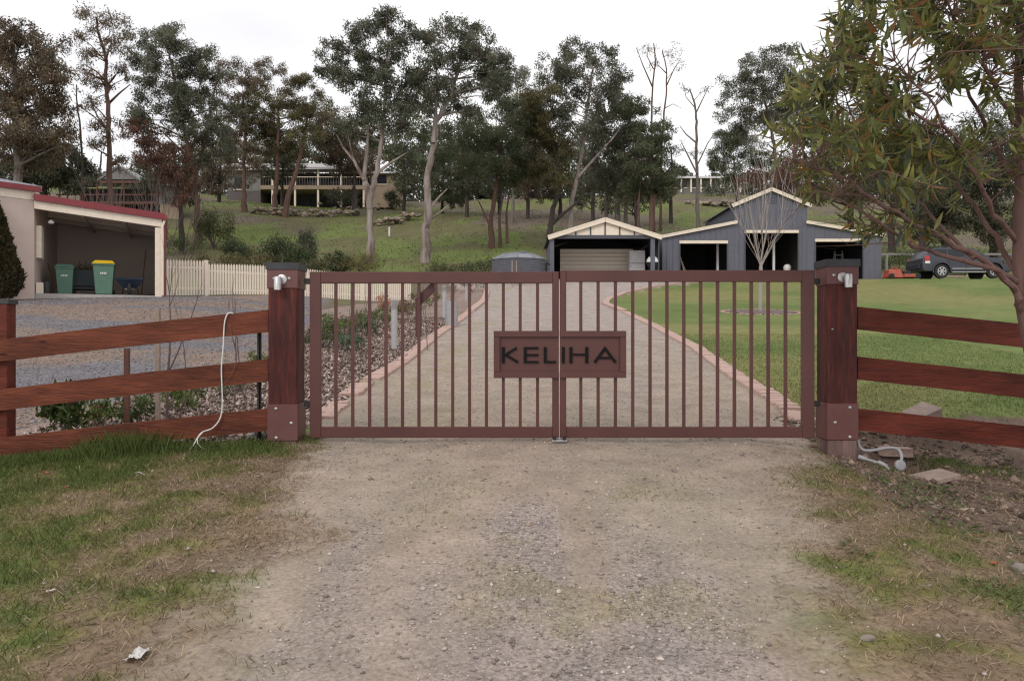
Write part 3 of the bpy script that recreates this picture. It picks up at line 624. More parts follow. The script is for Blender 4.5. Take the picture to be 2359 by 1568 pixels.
def post_lamp(ud, vd, ut, vt0, vt1, ears, lbl):
    y0 = 6.616; K = y0 / F
    c = px(ud, vd, y0)
    g = empty('post_lamp', c, lbl, 'lamp', 'tube lamps on the gate posts')
    MB().lathe([(.042, 0), (.042, -.006), (.037, -.009)], c, 28, 'y').build('wall_plate', M['steel'], g, smooth=True)
    xt = (ut - 1179) * K; zt = CZ + (784 - vt0) * K; zb = CZ + (784 - vt1) * K; yt = y0 - .05
    b = MB(); b.tube([(xt * .4 + c.x * .6, y0 - .004, c.z + .006), (xt * .8 + c.x * .2, y0 - .025, zt - .024), (xt, yt, zt - .02)], [.016, .018, .02], 12); b.build('arm', M['steel'], g, smooth=True)
    b = MB(); b.lathe([(.024, zt - zb - .002), (.031, zt - zb - .012), (.031, 0), (.026, 0), (.026, .02)], (xt, yt, zb), 24); b.build('lamp_tube', M['steel'], g, smooth=True)
    MB().lathe([(.024, 0), (.024, .004)], (xt, yt, zb + .012), 20).build('lens', M['white'], g)
    for (u, v) in ears:
        p = px(u, v, y0); MB().lathe([(.0135, 0), (.0135, -.004), (.009, -.009), (.004, -.012)], p, 16, 'y').build('fixing_screw', M['bolt'], g, smooth=True)
post_lamp(649, 643.7, 643.5, 637.5, 668.5, [(631.5, 641.6), (666, 641.6)], 'stainless tube lamp on the left gate post')
post_lamp(1940.3, 639, 1947.5, 631, 662.6, [(1920.3, 633.7), (1957, 634)], 'stainless tube lamp on the right gate post')

# ------------------------------------------------------------------ timber rail fences
def rail(pts_top, pts_bot, y, th, mat, parent, seed):
    """a sawn board: list of (u, v) along the top and bottom edges at depth y, slightly waney"""
    r = random.Random(seed); n = 26; v = []; f = []
    us = np.linspace(pts_top[0][0], pts_top[1][0], n)
    for i, u in enumerate(us):
        t = i / (n - 1); vt = pts_top[0][1] * (1 - t) + pts_top[1][1] * t - 2.2 * math.sin(math.pi * t) * pts_top[2] + r.uniform(-.35, .35)
        vb = pts_bot[0] * (1 - t) + pts_bot[1] * t - 2.2 * math.sin(math.pi * t) * pts_top[2] + r.uniform(-.35, .35)
        for yy in (y, y + th):
            v.append(px(u, vt, y)[:]); v.append(px(u, vb, y)[:])
            for q in (-1, -2): v[q] = (v[q][0], yy, v[q][2])
    for i in range(n - 1):
        a = i * 4; b = a + 4
        f += [(a, b, b + 1, a + 1), (a + 2, a + 3, b + 3, b + 2), (a, a + 2, b + 2, b), (a + 1, b + 1, b + 3, a + 3)]
    f += [(0, 1, 3, 2), (4 * n - 4, 4 * n - 2, 4 * n - 1, 4 * n - 3)]
    return MB().add(v, f).build('rail', mat, parent)
g = empty('rail_fence', tuple(px(300, 1050, 6.72)), 'reddish three-rail timber fence left of the gate', 'fence', 'timber rail fences')
rail([(617, 713.7), (-90, 793), 1], (764.5, 843), 6.66, .045, M['rail'], g, 1)
rail([(617, 827), (-90, 908), 1], (878, 956), 6.66, .045, M['rail'], g, 2)
rail([(617, 941), (-90, 1019), 1], (992, 1066), 6.66, .045, M['rail'], g, 3)
b = MB(); b.box((gx_(-48), 6.705, -.6), (gx_(15), 6.83, gz_(699))); b.build('post', M['rail_r'], g, .004)
b = MB(); b.box((gx_(-52), 6.70, gz_(700)), (gx_(19), 6.835, gz_(689))); b.build('post_cap', M['cap'], g, .002)
g = empty('rail_fence', tuple(px(2180, 1060, 6.72)), 'dark red three-rail timber fence right of the gate', 'fence', 'timber rail fences')
rail([(1976, 706.7), (2620, 773), 0], (758.6, 828), 6.66, .045, M['rail_r'], g, 4)
rail([(1976, 820.7), (2620, 891), 0], (873.5, 946), 6.66, .045, M['rail_r'], g, 5)
rail([(1976, 940.7), (2620, 1008), 0], (990.6, 1061), 6.66, .045, M['rail_r'], g, 6)
b = MB(); b.box((gx_(2560), 6.705, -.9), (gx_(2618), 6.83, gz_(690))); b.build('post', M['rail_r'], g, .004)

# ------------------------------------------------------------------ cables, pickets, conduits
def cable(name, pts, r, mat, label, cat, n=7, group=None):
    P = [Vector(p) for p in pts]; out = []
    for i in range(len(P) - 1):
        p0, p1, p2, p3 = P[max(i - 1, 0)], P[i], P[i + 1], P[min(i + 2, len(P) - 1)]
        for q in range(6):
            t = q / 6; out.append(.5 * ((2 * p1) + (p2 - p0) * t + (2 * p0 - 5 * p1 + 4 * p2 - p3) * t * t + (3 * p1 - p0 - 3 * p2 + p3) * t ** 3))
    out.append(P[-1]); b = MB(); b.tube(out, r, n)
    return b.thing(name, mat, label, cat, out[-1], group, smooth=True) if label else (b, out)
cable('hanging_cable', [px(537, 722, 6.66), px(525, 722, 6.645), px(517, 745, 6.645), px(514, 800, 6.645), px(510, 850, 6.645), px(512, 920, 6.64), px(508, 960, 6.635), px(490, 985, 6.62), px(463, 997, 6.60), px(445, 1025, 6.55), px(424, 1052, 6.46)], .0055, M['white_cable'], 'thin white cable hanging over the left fence to the ground', 'cable')
cable('loose_wire', [px(466, 996, 6.6), px(455, 1010, 6.58), px(458, 1025, 6.55), px(475, 1036, 6.53)], .004, M['white_cable'], 'short curled white wire at the foot of the left fence', 'wire')
cable('loose_wire', [px(527, 745, 6.64), px(540, 800, 6.64), px(545, 830, 6.64), px(530, 865, 6.64), px(505, 900, 6.64), px(498, 940, 6.64)], .0022, M['twig'], 'thin dark wire looping in front of the left fence rails', 'wire')
cable('offcut', [px(462, 1052, 6.45), px(478, 1047, 6.46), px(503, 1042, 6.47)], .004, M['conduit'], 'short pale offcut lying in the grass below the hanging cable', 'offcut')
b = MB(); p = px(597, 960, 6.80)
b.box((p.x - .018, 6.80, gz_(1045)), (p.x + .018, 6.806, gz_(735))); b.box((p.x - .003, 6.78, gz_(1045)), (p.x + .003, 6.80, gz_(735)))
b.thing('steel_picket', M['black'], 'black steel star picket behind the left fence beside the gate post', 'picket', (p.x, 6.80, gz_(1045)))
b = MB(); p = px(290, 880, 7.6); z = hz(p.x, 7.6)
b.box((p.x - .022, 7.6, z - .1), (p.x + .022, 7.64, px(290, 802, 7.6).z)); b.thing('garden_stake', M['wood_brown'], 'short red-brown garden stake behind the left fence', 'stake', (p.x, 7.6, z))
b = MB(); p = px(362, 900, 7.5); z = hz(p.x, 7.5)
b.box((p.x - .018, 7.5, z - .1), (p.x + .018, 7.535, px(362, 712, 7.5).z)); b.thing('garden_stake', M['stake'], 'pale grey garden stake beside the bare sapling behind the left fence', 'stake', (p.x, 7.5, z))
# conduits at the left post
g = empty('conduit', tuple(px(600, 1018, 6.78)), 'grey conduits coming out of the ground beside the left gate post', 'conduit')
for i, path in enumerate([[(611, 985), (611, 1022)], [(588, 992), (590, 1020)], [(560, 1016), (580, 1022), (600, 1021), (613, 1015)], [(566, 1013), (575, 1004), (588, 999)]]):
    b = MB(); b.tube([px(u, v, 6.79 - .012 * i) for u, v in path], .011, 9); b.build('pipe', M['conduit'], g, smooth=True)
# conduits and junction box at the right post
g = empty('conduit', tuple(px(2064, 1080, 6.45)), 'grey conduit with round junction box looping out of the pit by the right post', 'conduit')
ob, pts = cable('', [px(1976, 1015, 6.74), px(1979, 1028, 6.70), px(1992, 1037, 6.66), px(2015, 1036, 6.62), px(2045, 1031, 6.56), px(2068, 1034, 6.50), px(2076, 1050, 6.46), px(2074, 1066, 6.45)], .0125, None, None, None, 10)
ob.build('bent_pipe', M['conduit'], g, smooth=True)
c = px(2072, 1071, 6.44); b = MB(); b.lathe([(.040, .018), (.043, .010), (.043, -.014), (.036, -.020)], c, 26, 'y'); b.build('junction_box', M['conduit'], g, smooth=True)
MB().tube([px(2068, 1080, 6.45), px(2065, 1092, 6.45), px(2065, 1110, 6.46)], [.017, .014, .014], 10).build('pipe_end', M['conduit'], g, smooth=True)
g = empty('conduit', tuple(px(2040, 1085, 6.4)), 'straight grey conduit with a socket running from the right post foot', 'conduit')
MB().tube([px(1976, 1052, 6.52), px(1990, 1056, 6.50), px(2024, 1066, 6.46)], .0125, 10).build('pipe', M['conduit'], g, smooth=True)
MB().tube([px(1976, 1051, 6.52), px(1994, 1057, 6.50)], .0185, 12).build('socket', M['conduit'], g, smooth=True)
MB().tube([px(2022, 1064, 6.46), px(2032, 1068, 6.44), px(2042, 1075, 6.42)], .0185, 12).build('socket', M['conduit'], g, smooth=True)
MB().tube([px(2040, 1074, 6.42), px(2056, 1090, 6.38), px(2064, 1100, 6.36)], .0125, 10).build('pipe', M['conduit'], g, smooth=True)

# ------------------------------------------------------------------ pavers, rocks and litter in the foreground
def rock_mesh(name, mat, seed, sub=2, flat=.6, rough=.25):
    bm = bmesh.new(); bmesh.ops.create_icosphere(bm, subdivisions=sub, radius=1); r = np.random.default_rng(seed)
    o = r.uniform(0, 50, 3); 
    for v in bm.verts:
        n = float(fbm(np.array(v.co.x * 1.4 + o[0] + v.co.z), np.array(v.co.y * 1.4 + o[1] - v.co.z * .7), seed % 97, 3)) - .5
        v.co *= 1 + rough * 2.2 * n; v.co.z *= flat
        for q in range(3):
            d = Vector(r.normal(0, 1, 3)) if False else None
    pl = [Vector(r.normal(0, 1, 3)).normalized() for _ in range(6)]
    for v in bm.verts:
        for d in pl:
            k = v.co.dot(d) - .72
            if k > 0: v.co -= d * k * .8
    me = bpy.data.meshes.new(name); bm.to_mesh(me); bm.free(); me.materials.append(mat); return me
def rock(u, v, sx, sy, sz, label, mat='rock', name='rock', seed=0, rz=0, cat='rock', group=None, dy=0):
    p = hit(u, v); me = rock_mesh(name, M[mat], seed + int(u), 2)
    o = bpy.data.objects.new(name, me); COL.objects.link(o)
    for vv in me.vertices: vv.co = (vv.co.x * sx, vv.co.y * sy, vv.co.z * sz)
    o.location = (p[0], p[1] + dy, hz(p[0], p[1] + dy) + sz * .18); o.rotation_euler = (0, 0, rz)
    return tag(o, label, cat, group)
def slab(u, v, size, rot, label, name='paver', mat='slab', dz=0, cat='paver', y=None):
    p = hit(u, v) if y is None else np.array([(u - 1179) * y / F, y, 0]); z = hz(p[0], p[1])
    a, b_, c_ = size; m = MB().box((-a / 2, -b_ / 2, -c_ / 2), (a / 2, b_ / 2, c_ / 2))
    o = m.build(name, M[mat], None, .004); o.location = (p[0], p[1], z + c_ / 2 + dz); o.rotation_euler = rot
    return tag(o, label, cat)
slab(2145, 1098, (.40, .20, .04), (.10, -.10, .38), 'pinkish paver slab lying flat below the right fence', dz=.0)
slab(2061, 1024, (.26, .12, .075), (0, .03, -.06), 'pink brick lying under the bottom rail of the right fence', 'brick', 'brick', cat='brick', y=7.0, dz=.02)
slab(2122, 948, (.30, .22, .12), (.25, -.32, .35), 'large tilted broken paver on the soil heap behind the right fence', y=7.85, dz=.06)
slab(2030, 958, (.14, .10, .08), (.1, -.3, .3), 'small tan brick corner behind the right fence near the post', 'brick', 'brick', cat='brick', y=7.7, dz=.05)
slab(2052, 960, (.15, .08, .05), (0, 0, -.1), 'small flat pink brick piece behind the right fence', 'brick', 'brick', cat='brick', y=7.65, dz=.05)
slab(1981, 955, (.06, .08, .08), (0, .3, .2), 'pale brick piece just behind the right gate post', 'brick', 'brick', cat='brick', y=7.6, dz=.03)
slab(1872, 1022, (.08, .04, .03), (0, .05, .1), 'small orange brick chip at the foot of the right gate hinge', 'brick', 'brick', cat='brick', y=6.9)
rock(2146, 1145, .034, .03, .03, 'round grey rock on the dug soil', seed=3)
rock(2155, 1168, .042, .03, .02, 'small flat grey stone in front of the round rock on the soil', seed=4)
rock(2240, 1178, .105, .042, .034, 'long pale rock lying on the dug soil at right', seed=5, rz=-.25, mat='rock_tan')
rock(2050, 1120, .03, .02, .018, 'little tan stone below the junction box', seed=6, mat='rock_tan')
rock(2210, 1215, .03, .025, .02, 'small brown stone at the right edge of the soil', seed=7)
rock(2350, 1310, .05, .06, .05, 'dark red-brown lump of soil at the right edge', seed=8)
rock(2000, 1475, .035, .025, .022, 'purplish stone in the grass at lower right', seed=9)
rock(1217, 1210, .021, .017, .020, 'yellowish egg-shaped stone in the middle of the drive', 'rock_tan', seed=10)
rock(1309, 1850 - 302, .016, .014, .012, 'small dark stone near the bottom of the drive', seed=11)
rock(842, 884, .11, .06, .06, 'tan rock on the left brick edging of the drive', 'rock_tan', seed=12)
def litter(u, v, s, mat, label, name, cat, seed, n=9):
    p = hit(u, v); r = random.Random(seed); z = hz(p[0], p[1]) + .006
    bm = bmesh.new(); bmesh.ops.create_grid(bm, x_segments=n, y_segments=n, size=1)
    for q in bm.verts:
        a = 1 - .35 * float(fbm(np.array(q.co.x * 2 + seed), np.array(q.co.y * 2), seed, 2)); q.co.x *= a * s[0]; q.co.y *= a * s[1]
        q.co.z = s[2] * (float(fbm(np.array(q.co.x * 2.2 / s[0] + seed), np.array(q.co.y * 2.2 / s[1]), seed + 5, 3)) * 2 - .55)
    bmesh.ops.solidify(bm, geom=bm.faces[:], thickness=.0012)
    me = bpy.data.meshes.new(name); bm.to_mesh(me); bm.free(); me.materials.append(M[mat])
    o = bpy.data.objects.new(name, me); COL.objects.link(o); o.location = (p[0], p[1], z + .004); o.rotation_euler = (0, 0, r.uniform(0, 6)); return tag(o, label, cat)
litter(318, 1508, (.055, .035, .022), 'paper', 'crumpled grey-white paper on the left verge', 'crumpled_paper', 'litter', 3)
litter(118, 1365, (.022, .012, .008), 'paper', 'small scrap of white paper in the left grass', 'paper_scrap', 'litter', 5, 5)
litter(2524, 1395, (.022, .012, .01), 'paper', 'scrap beyond the frame', 'paper_scrap', 'litter', 6, 5) if False else None
litter(106, 1092, (.030, .022, .018), 'dead_leaf', 'curled orange leaf in the grass near the left fence', 'fallen_leaf', 'leaf', 7, 6)
litter(152, 1124, (.022, .016, .014), 'dead_leaf', 'smaller red-orange leaf in the left grass', 'fallen_leaf', 'leaf', 8, 6)
litter(1888, 1348, (.035, .008, .008), 'stake', 'long pale strip of bark at the right edge of the drive', 'bark_strip', 'bark', 9, 5)
litter(2290, 1300, (.022, .02, .012), 'dead_leaf', 'brown leaf among the weeds at lower right', 'fallen_leaf', 'leaf', 10, 6)
cable('offcut', [px(308, 1094, hit(308, 1094)[1]) + Vector((0, 0, .012)), px(320, 1093, hit(320, 1094)[1]) + Vector((0, 0, .02)), px(333, 1096, hit(333, 1096)[1]) + Vector((0, 0, .012))], .003, M['white_cable'], 'tiny white plastic strip in the grass below the left fence', 'offcut')

# ------------------------------------------------------------------ brick edgings of the drive
def resample(P, step):
    P = np.asarray(P); s = np.concatenate([[0], np.cumsum(np.hypot(*np.diff(P, axis=0).T))]); t = np.arange(0, s[-1], step)
    x = np.interp(t, s, P[:, 0]); y = np.interp(t, s, P[:, 1]); a = np.arctan2(np.gradient(y), np.gradient(x)); return x, y, a
bm_ = MB().box((-.0535, -.115, -.038), (.0535, .115, .038))
brick_src = bm_.build('brick', M['brick'], None, .005); brick_me = brick_src.data; bpy.data.objects.remove(brick_src)
def edging(P, label, loc_i, ymax, seed, skip=()):
    x, y, a = resample(P, .117); g = empty('brick_edging', (x[0], y[0], hz(x[0], y[0])), label, 'edging', 'brick edgings of the drive')
    r = random.Random(seed); G = Vector(g.location)
    for i in range(len(x)):
        if y[i] > ymax or any(s0 <= y[i] <= s1 for s0, s1 in skip): continue
        o = bpy.data.objects.new('brick', brick_me); COL.objects.link(o); o.parent = g
        o.location = Vector((x[i] + r.gauss(0, .004), y[i], hz(x[i], y[i]) - .004 + r.gauss(0, .004))) - G
        sl = math.atan2(hz(x[i] + math.cos(a[i]) * .3, y[i] + math.sin(a[i]) * .3) - hz(x[i], y[i]), .3)
        o.rotation_euler = Euler((r.gauss(0, .02), -sl + r.gauss(0, .015), a[i] + r.gauss(0, .02)))
    return g, (x, y, a)
gR, _ = edging(np.vstack([R_EDGE]), 'long curved pink brick edging between the drive and the lawn', 0, 24, 1)
gL, _ = edging(L_EDGE, 'uneven pink brick edging between the mulch bed and the drive', 0, 24, 2, skip=((8.55, 8.95), (9.9, 10.25)))
def strip(P, y0, w, h, parent, name):
    x, y, a = resample(P, .5); k = y >= y0; x, y, a = x[k], y[k], a[k]; b = MB(); v = []; f = []
    for i in range(len(x)):
        nx_, ny_ = -math.sin(a[i]) * w / 2, math.cos(a[i]) * w / 2; z = hz(x[i], y[i])
        v += [(x[i] - nx_, y[i] - ny_, z - .1), (x[i] - nx_, y[i] - ny_, z + h), (x[i] + nx_, y[i] + ny_, z + h), (x[i] + nx_, y[i] + ny_, z - .1)]
    for i in range(len(x) - 1):
        c = i * 4; f += [(c + j, c + (j + 1) % 4, c + 4 + (j + 1) % 4, c + 4 + j) for j in range(4)]
    f += [(0, 1, 2, 3), (4 * len(x) - 1, 4 * len(x) - 2, 4 * len(x) - 3, 4 * len(x) - 4)]
    return b.add(v, f).build(name, M['brick'], parent)
strip(np.vstack([R_EDGE, R_CURVE[1:]]), 24.05, .24, .06, gR, 'far_edging'); strip(np.vstack([L_EDGE, [[-1.3, 36]]]), 24.05, .24, .06, gL, 'far_edging')
# ------------------------------------------------------------------ garden bed: bollard lights, saplings, tree guard
def bollard(u, vt, vb, label):
    p = hit(u, vb); x, y = p[0], p[1]; z = hz(x, y); h = CZ + (784 - vt) * y / F - z; r = .055
    g = empty('bollard_light', (x, y, z), label, 'bollard light', 'grey bollard lights in the garden bed')
    MB().lathe([(r, -.1), (r, h - .17)], (x, y, z), 18).build('column', M['bollard'], g, smooth=True)
    for i in range(4): MB().lathe([(r * .99, 0), (r * 1.04, .006), (r * 1.04, .018), (r * .8, .026)], (x, y, z + h - .165 + i * .034), 18).build('louvre', M['bollard'], g, smooth=True)
    MB().lathe([(r * .72, -.17), (r * .72, -.02)], (x, y, z + h), 14).build('lamp_core', M['black'], g)
    MB().lathe([(r, -.028), (r * 1.02, -.004), (r * .9, 0)], (x, y, z + h), 18).build('cap', M['bollard'], g, smooth=True)
bollard(908, 690, 806, 'nearest grey bollard light in the mulch bed behind the gate')
bollard(1023, 657, 733, 'second nearest grey bollard light in the mulch bed')
bollard(1074, 650, 692, 'third grey bollard light along the mulch bed')
bollard(1113, 648, 668, 'farthest grey bollard light at the end of the mulch bed')
p = hit(1040, 752); x, y = p[0], p[1]; z = hz(x, y); h = CZ + (784 - 694) * y / F - z
g = empty('tree_guard', (x, y, z), 'pale plastic tree guard in the mulch bed behind the brace', 'tree guard')
MB().lathe([(.15, 0), (.15, h), (.143, h), (.143, .01)], (x, y, z), 20).build('sleeve', M['conduit'], g, smooth=True)
MB().tube([(x + .02, y, z - .1), (x + .03, y, z + h * 1.5)], [.012, .005], 6).build('stem', M['twig'], g)

def grow(mb, p, d, L, r, depth, rn, spread=.6, up=.15, n=4, kids=(2, 3), tips=None, sides=5, shrink=.68, wig=.10):
    p = Vector(p); d = Vector(d).normalized(); path = [p]; rad = [r]; q = p.copy(); dd = d.copy(); nodes = []
    for i in range(n):
        dd = (dd + Vector((rn.gauss(0, wig), rn.gauss(0, wig), rn.gauss(0, wig) + up * .25))).normalized(); q = q + dd * L / n
        path.append(q.copy()); rad.append(r * (1 - .5 * (i + 1) / n) if depth > 0 else r * max(.2, 1 - (i + 1) / n)); nodes.append((q.copy(), dd.copy(), rad[-1]))
    mb.tube(path, rad, sides, cap=False)
    if depth <= 0:
        if tips is not None: tips.append((q.copy(), dd.copy()))
        return
    for k in range(rn.randint(*kids)):
        bp, bd, br = nodes[-1] if k == 0 else rn.choice(nodes[1:])
        a = rn.uniform(0, 6.283); side = Vector((math.cos(a), math.sin(a), rn.uniform(-.2, .5)))
        nd = (bd + side * (spread * (.35 if k == 0 else 1)) + Vector((0, 0, up))).normalized()
        grow(mb, bp, nd, L * shrink * rn.uniform(.8, 1.15), br * .8, depth - 1, rn, spread, up, n, kids, tips, sides, shrink, wig)
def sapling(u, vb, vt, label, seed, y=None, depth=2, r=.010, spread=.45, mat='twig', name='bare_sapling', group='bare saplings in the garden bed'):
    p = hit(u, vb) if y is None else np.array([(u - 1179) * y / F, y, 0]); x, y = p[0], p[1]; z = hz(x, y); h = CZ + (784 - vt) * y / F - z
    g = empty(name, (x, y, z), label, 'sapling', group); b = MB(); rn = random.Random(seed)
    grow(b, (x, y, z - .05), (rn.gauss(0, .05), 0, 1), h * .62, r, depth, rn, spread, .35, 5, (2, 3), None, 6, .55, .06)
    b.build('stem', M[mat], g, smooth=True)
sapling(382, 962, 600, 'tall bare sapling behind the left fence near the picket gate', 3, y=7.5, r=.016, depth=3)
sapling(540, 900, 640, 'bare sapling close to the left gate post', 4, y=8.6, r=.011)
sapling(562, 880, 660, 'thin bare sapling left of the black steel picket', 5, y=9.5, r=.010)
sapling(430, 900, 690, 'small bare sapling behind the left fence with few twigs', 6, y=8.2, r=.009)
sapling(640, 860, 600, 'bare sapling hidden partly by the left gate post', 7, y=10.5, r=.010)
sapling(785, 850, 640, 'spindly bare sapling behind the hinge side of the gate', 8, y=12, r=.010)
sapling(835, 830, 660, 'short bare sapling behind the left gate bars', 9, y=13, r=.009)
sapling(985, 760, 640, 'leaning bare sapling beside the tree guard', 10, y=14, r=.010)
sapling(1045, 720, 650, 'small bare sapling far along the mulch bed', 11, y=19, r=.012)

# leafy shrubs
def leaf_quads(C, L, W, D=None, droop=.5, r=rng):
    n = len(C); d = r.normal(0, 1, (n, 3)) if D is None else D + r.normal(0, .45, (n, 3))
    d[:, 2] -= droop * 1.6; d /= np.linalg.norm(d, axis=1)[:, None] + 1e-9
    s = np.cross(d, r.normal(0, 1, (n, 3))); s /= np.linalg.norm(s, axis=1)[:, None] + 1e-9
    l = (L * r.uniform(.6, 1.3, n))[:, None]; w = (W * r.uniform(.7, 1.3, n))[:, None]
    return np.stack([C, C + d * l * .45 + s * w * .5, C + d * l, C + d * l * .45 - s * w * .5], 1)
def leaf_cols(n, base, var=.25, brown=0.0, bc=(.16, .085, .045)):
    c = np.array(base)[None] * rng.uniform(1 - var, 1 + var, (n, 1)) * rng.normal(1, .07, (n, 3))
    if brown: k = rng.uniform(0, 1, n) < brown; c[k] = np.array(bc) * rng.uniform(.7, 1.3, (k.sum(), 1))
    return np.clip(c, .005, .8)
def shrub(u, vb, w, h, label, base, n=700, leaf=(.045, .02), y=None, group='green shrubs in the garden bed', brown=.05, name='shrub', stems=6, droop=-.35, cat='shrub', clumps=16):
    p = hit(u, vb) if y is None else np.array([(u - 1179) * y / F, y, 0]); x, y = p[0], p[1]; z = hz(x, y)
    g = empty(name, (x, y, z), label, cat, group); rn = random.Random(int(u * 7 + vb)); b = MB(); cs = []
    for i in range(clumps):
        a = rn.uniform(0, 6.28); rr = math.sqrt(rn.random()) * w / 2; hh = h * (.25 + .72 * rn.random() * (1 - .45 * rr / (w / 2)))
        c = Vector((x + rr * math.cos(a), y + rr * math.sin(a), z + hh)); cs.append(c)
        if i < stems: b.tube([(x, y, z - .04), (x + .4 * rr * math.cos(a), y + .4 * rr * math.sin(a), z + hh * .55), c], [.012 * h + .004, .008 * h + .003, .003], 5)
    b.build('stem', M['twig'], g)
    C = np.array([cs[k][:] for k in rng.integers(0, len(cs), n)]) + rng.normal(0, 1, (n, 3)) * np.array([w, w, h * .9]) * .085
    C[:, 2] = np.maximum(C[:, 2], z + .02)
    Q = leaf_quads(C, leaf[0], leaf[1], droop=droop)
    fast_mesh('foliage', Q, 4, M['leaf'], leaf_cols(n, base, .35, brown), g, off=g.location); return g
GR1 = (.105, .150, .045); GR2 = (.060, .085, .030); GR3 = (.14, .18, .05); OL = (.12, .115, .045)
shrub(155, 985, .42, .52, 'dark and lime green shrub behind the left fence, nearest the fence post', (.085, .125, .035), 800, (.075, .032), y=7.35, clumps=22)
shrub(228, 960, .26, .34, 'small lime green shrub right of the larger one behind the left fence', GR3, 300, (.06, .028), y=7.9)
shrub(312, 960, .30, .38, 'round green shrub by the short red stake behind the left fence', (.10, .14, .045), 420, (.06, .026), y=7.8)
shrub(410, 935, .32, .34, 'light green shrub behind the tall bare sapling', GR3, 360, (.05, .024), y=8.4)
shrub(440, 915, .32, .36, 'green shrub just right of the tall bare sapling', GR1, 400, (.05, .022), y=8.9)
shrub(515, 880, .48, .40, 'bushy grey-green shrub behind the hanging cable', (.12, .16, .07), 800, (.045, .016), y=9.6)
shrub(600, 850, .45, .42, 'green shrub tucked behind the left gate post', (.13, .17, .05), 700, (.045, .02), y=10.6)
for i, (u, v, w, h, c, lb) in enumerate([(770, 780, .9, .55, GR1, 'low green shrub behind the hinge end of the left gate'), (815, 768, .9, .5, OL, 'olive shrub second from the hinge end behind the left gate'), (865, 755, .8, .5, GR1, 'green shrub below the picket fence behind the left gate'), (905, 738, .8, .6, (.16, .12, .05), 'bronze and green shrub near the nearest bollard light'), (745, 800, .7, .45, GR2, 'dark green shrub right beside the left hinge stile'), (950, 725, .8, .6, OL, 'olive shrub between the two nearest bollard lights'), (990, 705, .8, .7, GR3, 'yellow-green shrub beyond the tree guard'), (1090, 672, 1.0, .6, OL, 'low olive shrub at the far end of the mulch bed'), (800, 810, .6, .35, (.10, .14, .085), 'grey-green low plant in the mulch behind the left gate'), (845, 775, .5, .4, (.13, .16, .09), 'pale grey-green plant left of the nearest bollard light')]):
    shrub(u, v, w, h, lb, c, 900, (.06, .024), brown=.08)
shrub(884, 715, .5, .55, 'small shrub with bright orange-red leaves near the picket fence', (.42, .13, .05), 420, (.06, .024), brown=.25)

# ------------------------------------------------------------------ picket fence
P0 = np.array([-11.75, 27.0]); P1 = np.array([-4.25, 33.4]); dvec = (P1 - P0); Lf = np.hypot(*dvec); dvec = dvec / Lf; ang = math.atan2(dvec[1], dvec[0])
def picket_src(h):
    w = .034; b = MB(); b.prism([(-w, 0), (w, 0), (w, h - .06), (0, h), (-w, h - .06)], 'y', -.009, .009); o = b.build('picket', M['cream'], None); me = o.data; bpy.data.objects.remove(o); return me
def picket_run(s0, s1, step, h0, h1, label, name, swoop=0):
    a = P0 + dvec * s0; g = empty(name, (a[0], a[1], hz(a[0], a[1])), label, 'fence' if name != 'picket_gate' else 'gate'); G = Vector(g.location); me = picket_src(1.0); s = s0; n = int((s1 - s0) / step)
    def zb(s): q = P0 + dvec * s; return float(H0(q[0], q[1])) - .12 * max(0, (s - 2) / 8)
    for i in range(n + 1):
        s = s0 + (s1 - s0) * i / n; q = P0 + dvec * s; t = (s - s0) / (s1 - s0)
        o = bpy.data.objects.new('picket', me); COL.objects.link(o); o.parent = g
        o.location = Vector((q[0], q[1], zb(s) + .03)) - G; o.rotation_euler = (0, 0, ang); hh = h0 * (1 - t) + h1 * t; o.scale = (1, 1, hh)
    nv = Vector((-math.sin(ang), math.cos(ang), 0)) * .025
    for fh in (.22, .80):
        b = MB(); a3 = P0 + dvec * s0; c3 = P0 + dvec * s1
        b.beam(Vector((a3[0], a3[1], zb(s0) + h0 * fh)) + nv, Vector((c3[0], c3[1], zb(s1) + h1 * fh)) + nv, .03, .07); b.build('rail', M['cream'], g)
    return g, zb
g, _ = picket_run(.12, 1.30, .098, 1.24, 1.22, 'cream picket gate beside the carport post', 'picket_gate')
g, zb = picket_run(1.52, Lf, .098, 1.10, 1.02, 'long cream picket fence running from the carport towards the drive', 'picket_fence')
for s in (1.41, 4.6, 7.6):
    q = P0 + dvec * s; b = MB(); hh = 1.24 if s < 2 else 1.05; z = float(H0(q[0], q[1])) - .12 * max(0, (s - 2) / 8); b.box((-.06, -.06, z - .3), (.06, .06, z + hh), None)
    b.v = [(q[0] + x_ * math.cos(ang) - y_ * math.sin(ang), q[1] + x_ * math.sin(ang) + y_ * math.cos(ang), z_) for x_, y_, z_ in b.v]; b.build('post', M['cream'], g, .006)

# ------------------------------------------------------------------ carport and cream garage on the left
def ribbed(x0, x1, z0, z1, y, step, depth, flip=1, top=None):
    """vertical ribbed sheet in the plane y; top(x) gives the height of the top edge"""
    b = MB(); xs = []; n = max(1, round((x1 - x0) / step)); s = (x1 - x0) / n
    for i in range(n): xs += [(x0 + s * i, 0), (x0 + s * (i + .70), 0), (x0 + s * (i + .78), depth), (x0 + s * (i + .92), depth)]
    xs.append((x1, 0)); v = []
    for x_, d_ in xs:
        zt = top(x_) if top else z1; v += [(x_, y - d_, z0), (x_, y - d_, zt)]
    return b.add(v, [(2 * i, 2 * i + 2, 2 * i + 3, 2 * i + 1) for i in range(len(xs) - 1)])
CY = 24.5; ck = CY / F
cxr = (375 - 1179) * ck; cxl = cxr - 3.41; cz0 = 2.22; zl_, zr_ = CZ + (784 - 449) * 23.17 / F, CZ + (784 - 494) * ck
TH = math.radians(23); CT, ST = math.cos(TH), math.sin(TH)          # the carport is turned towards the drive about its right front corner
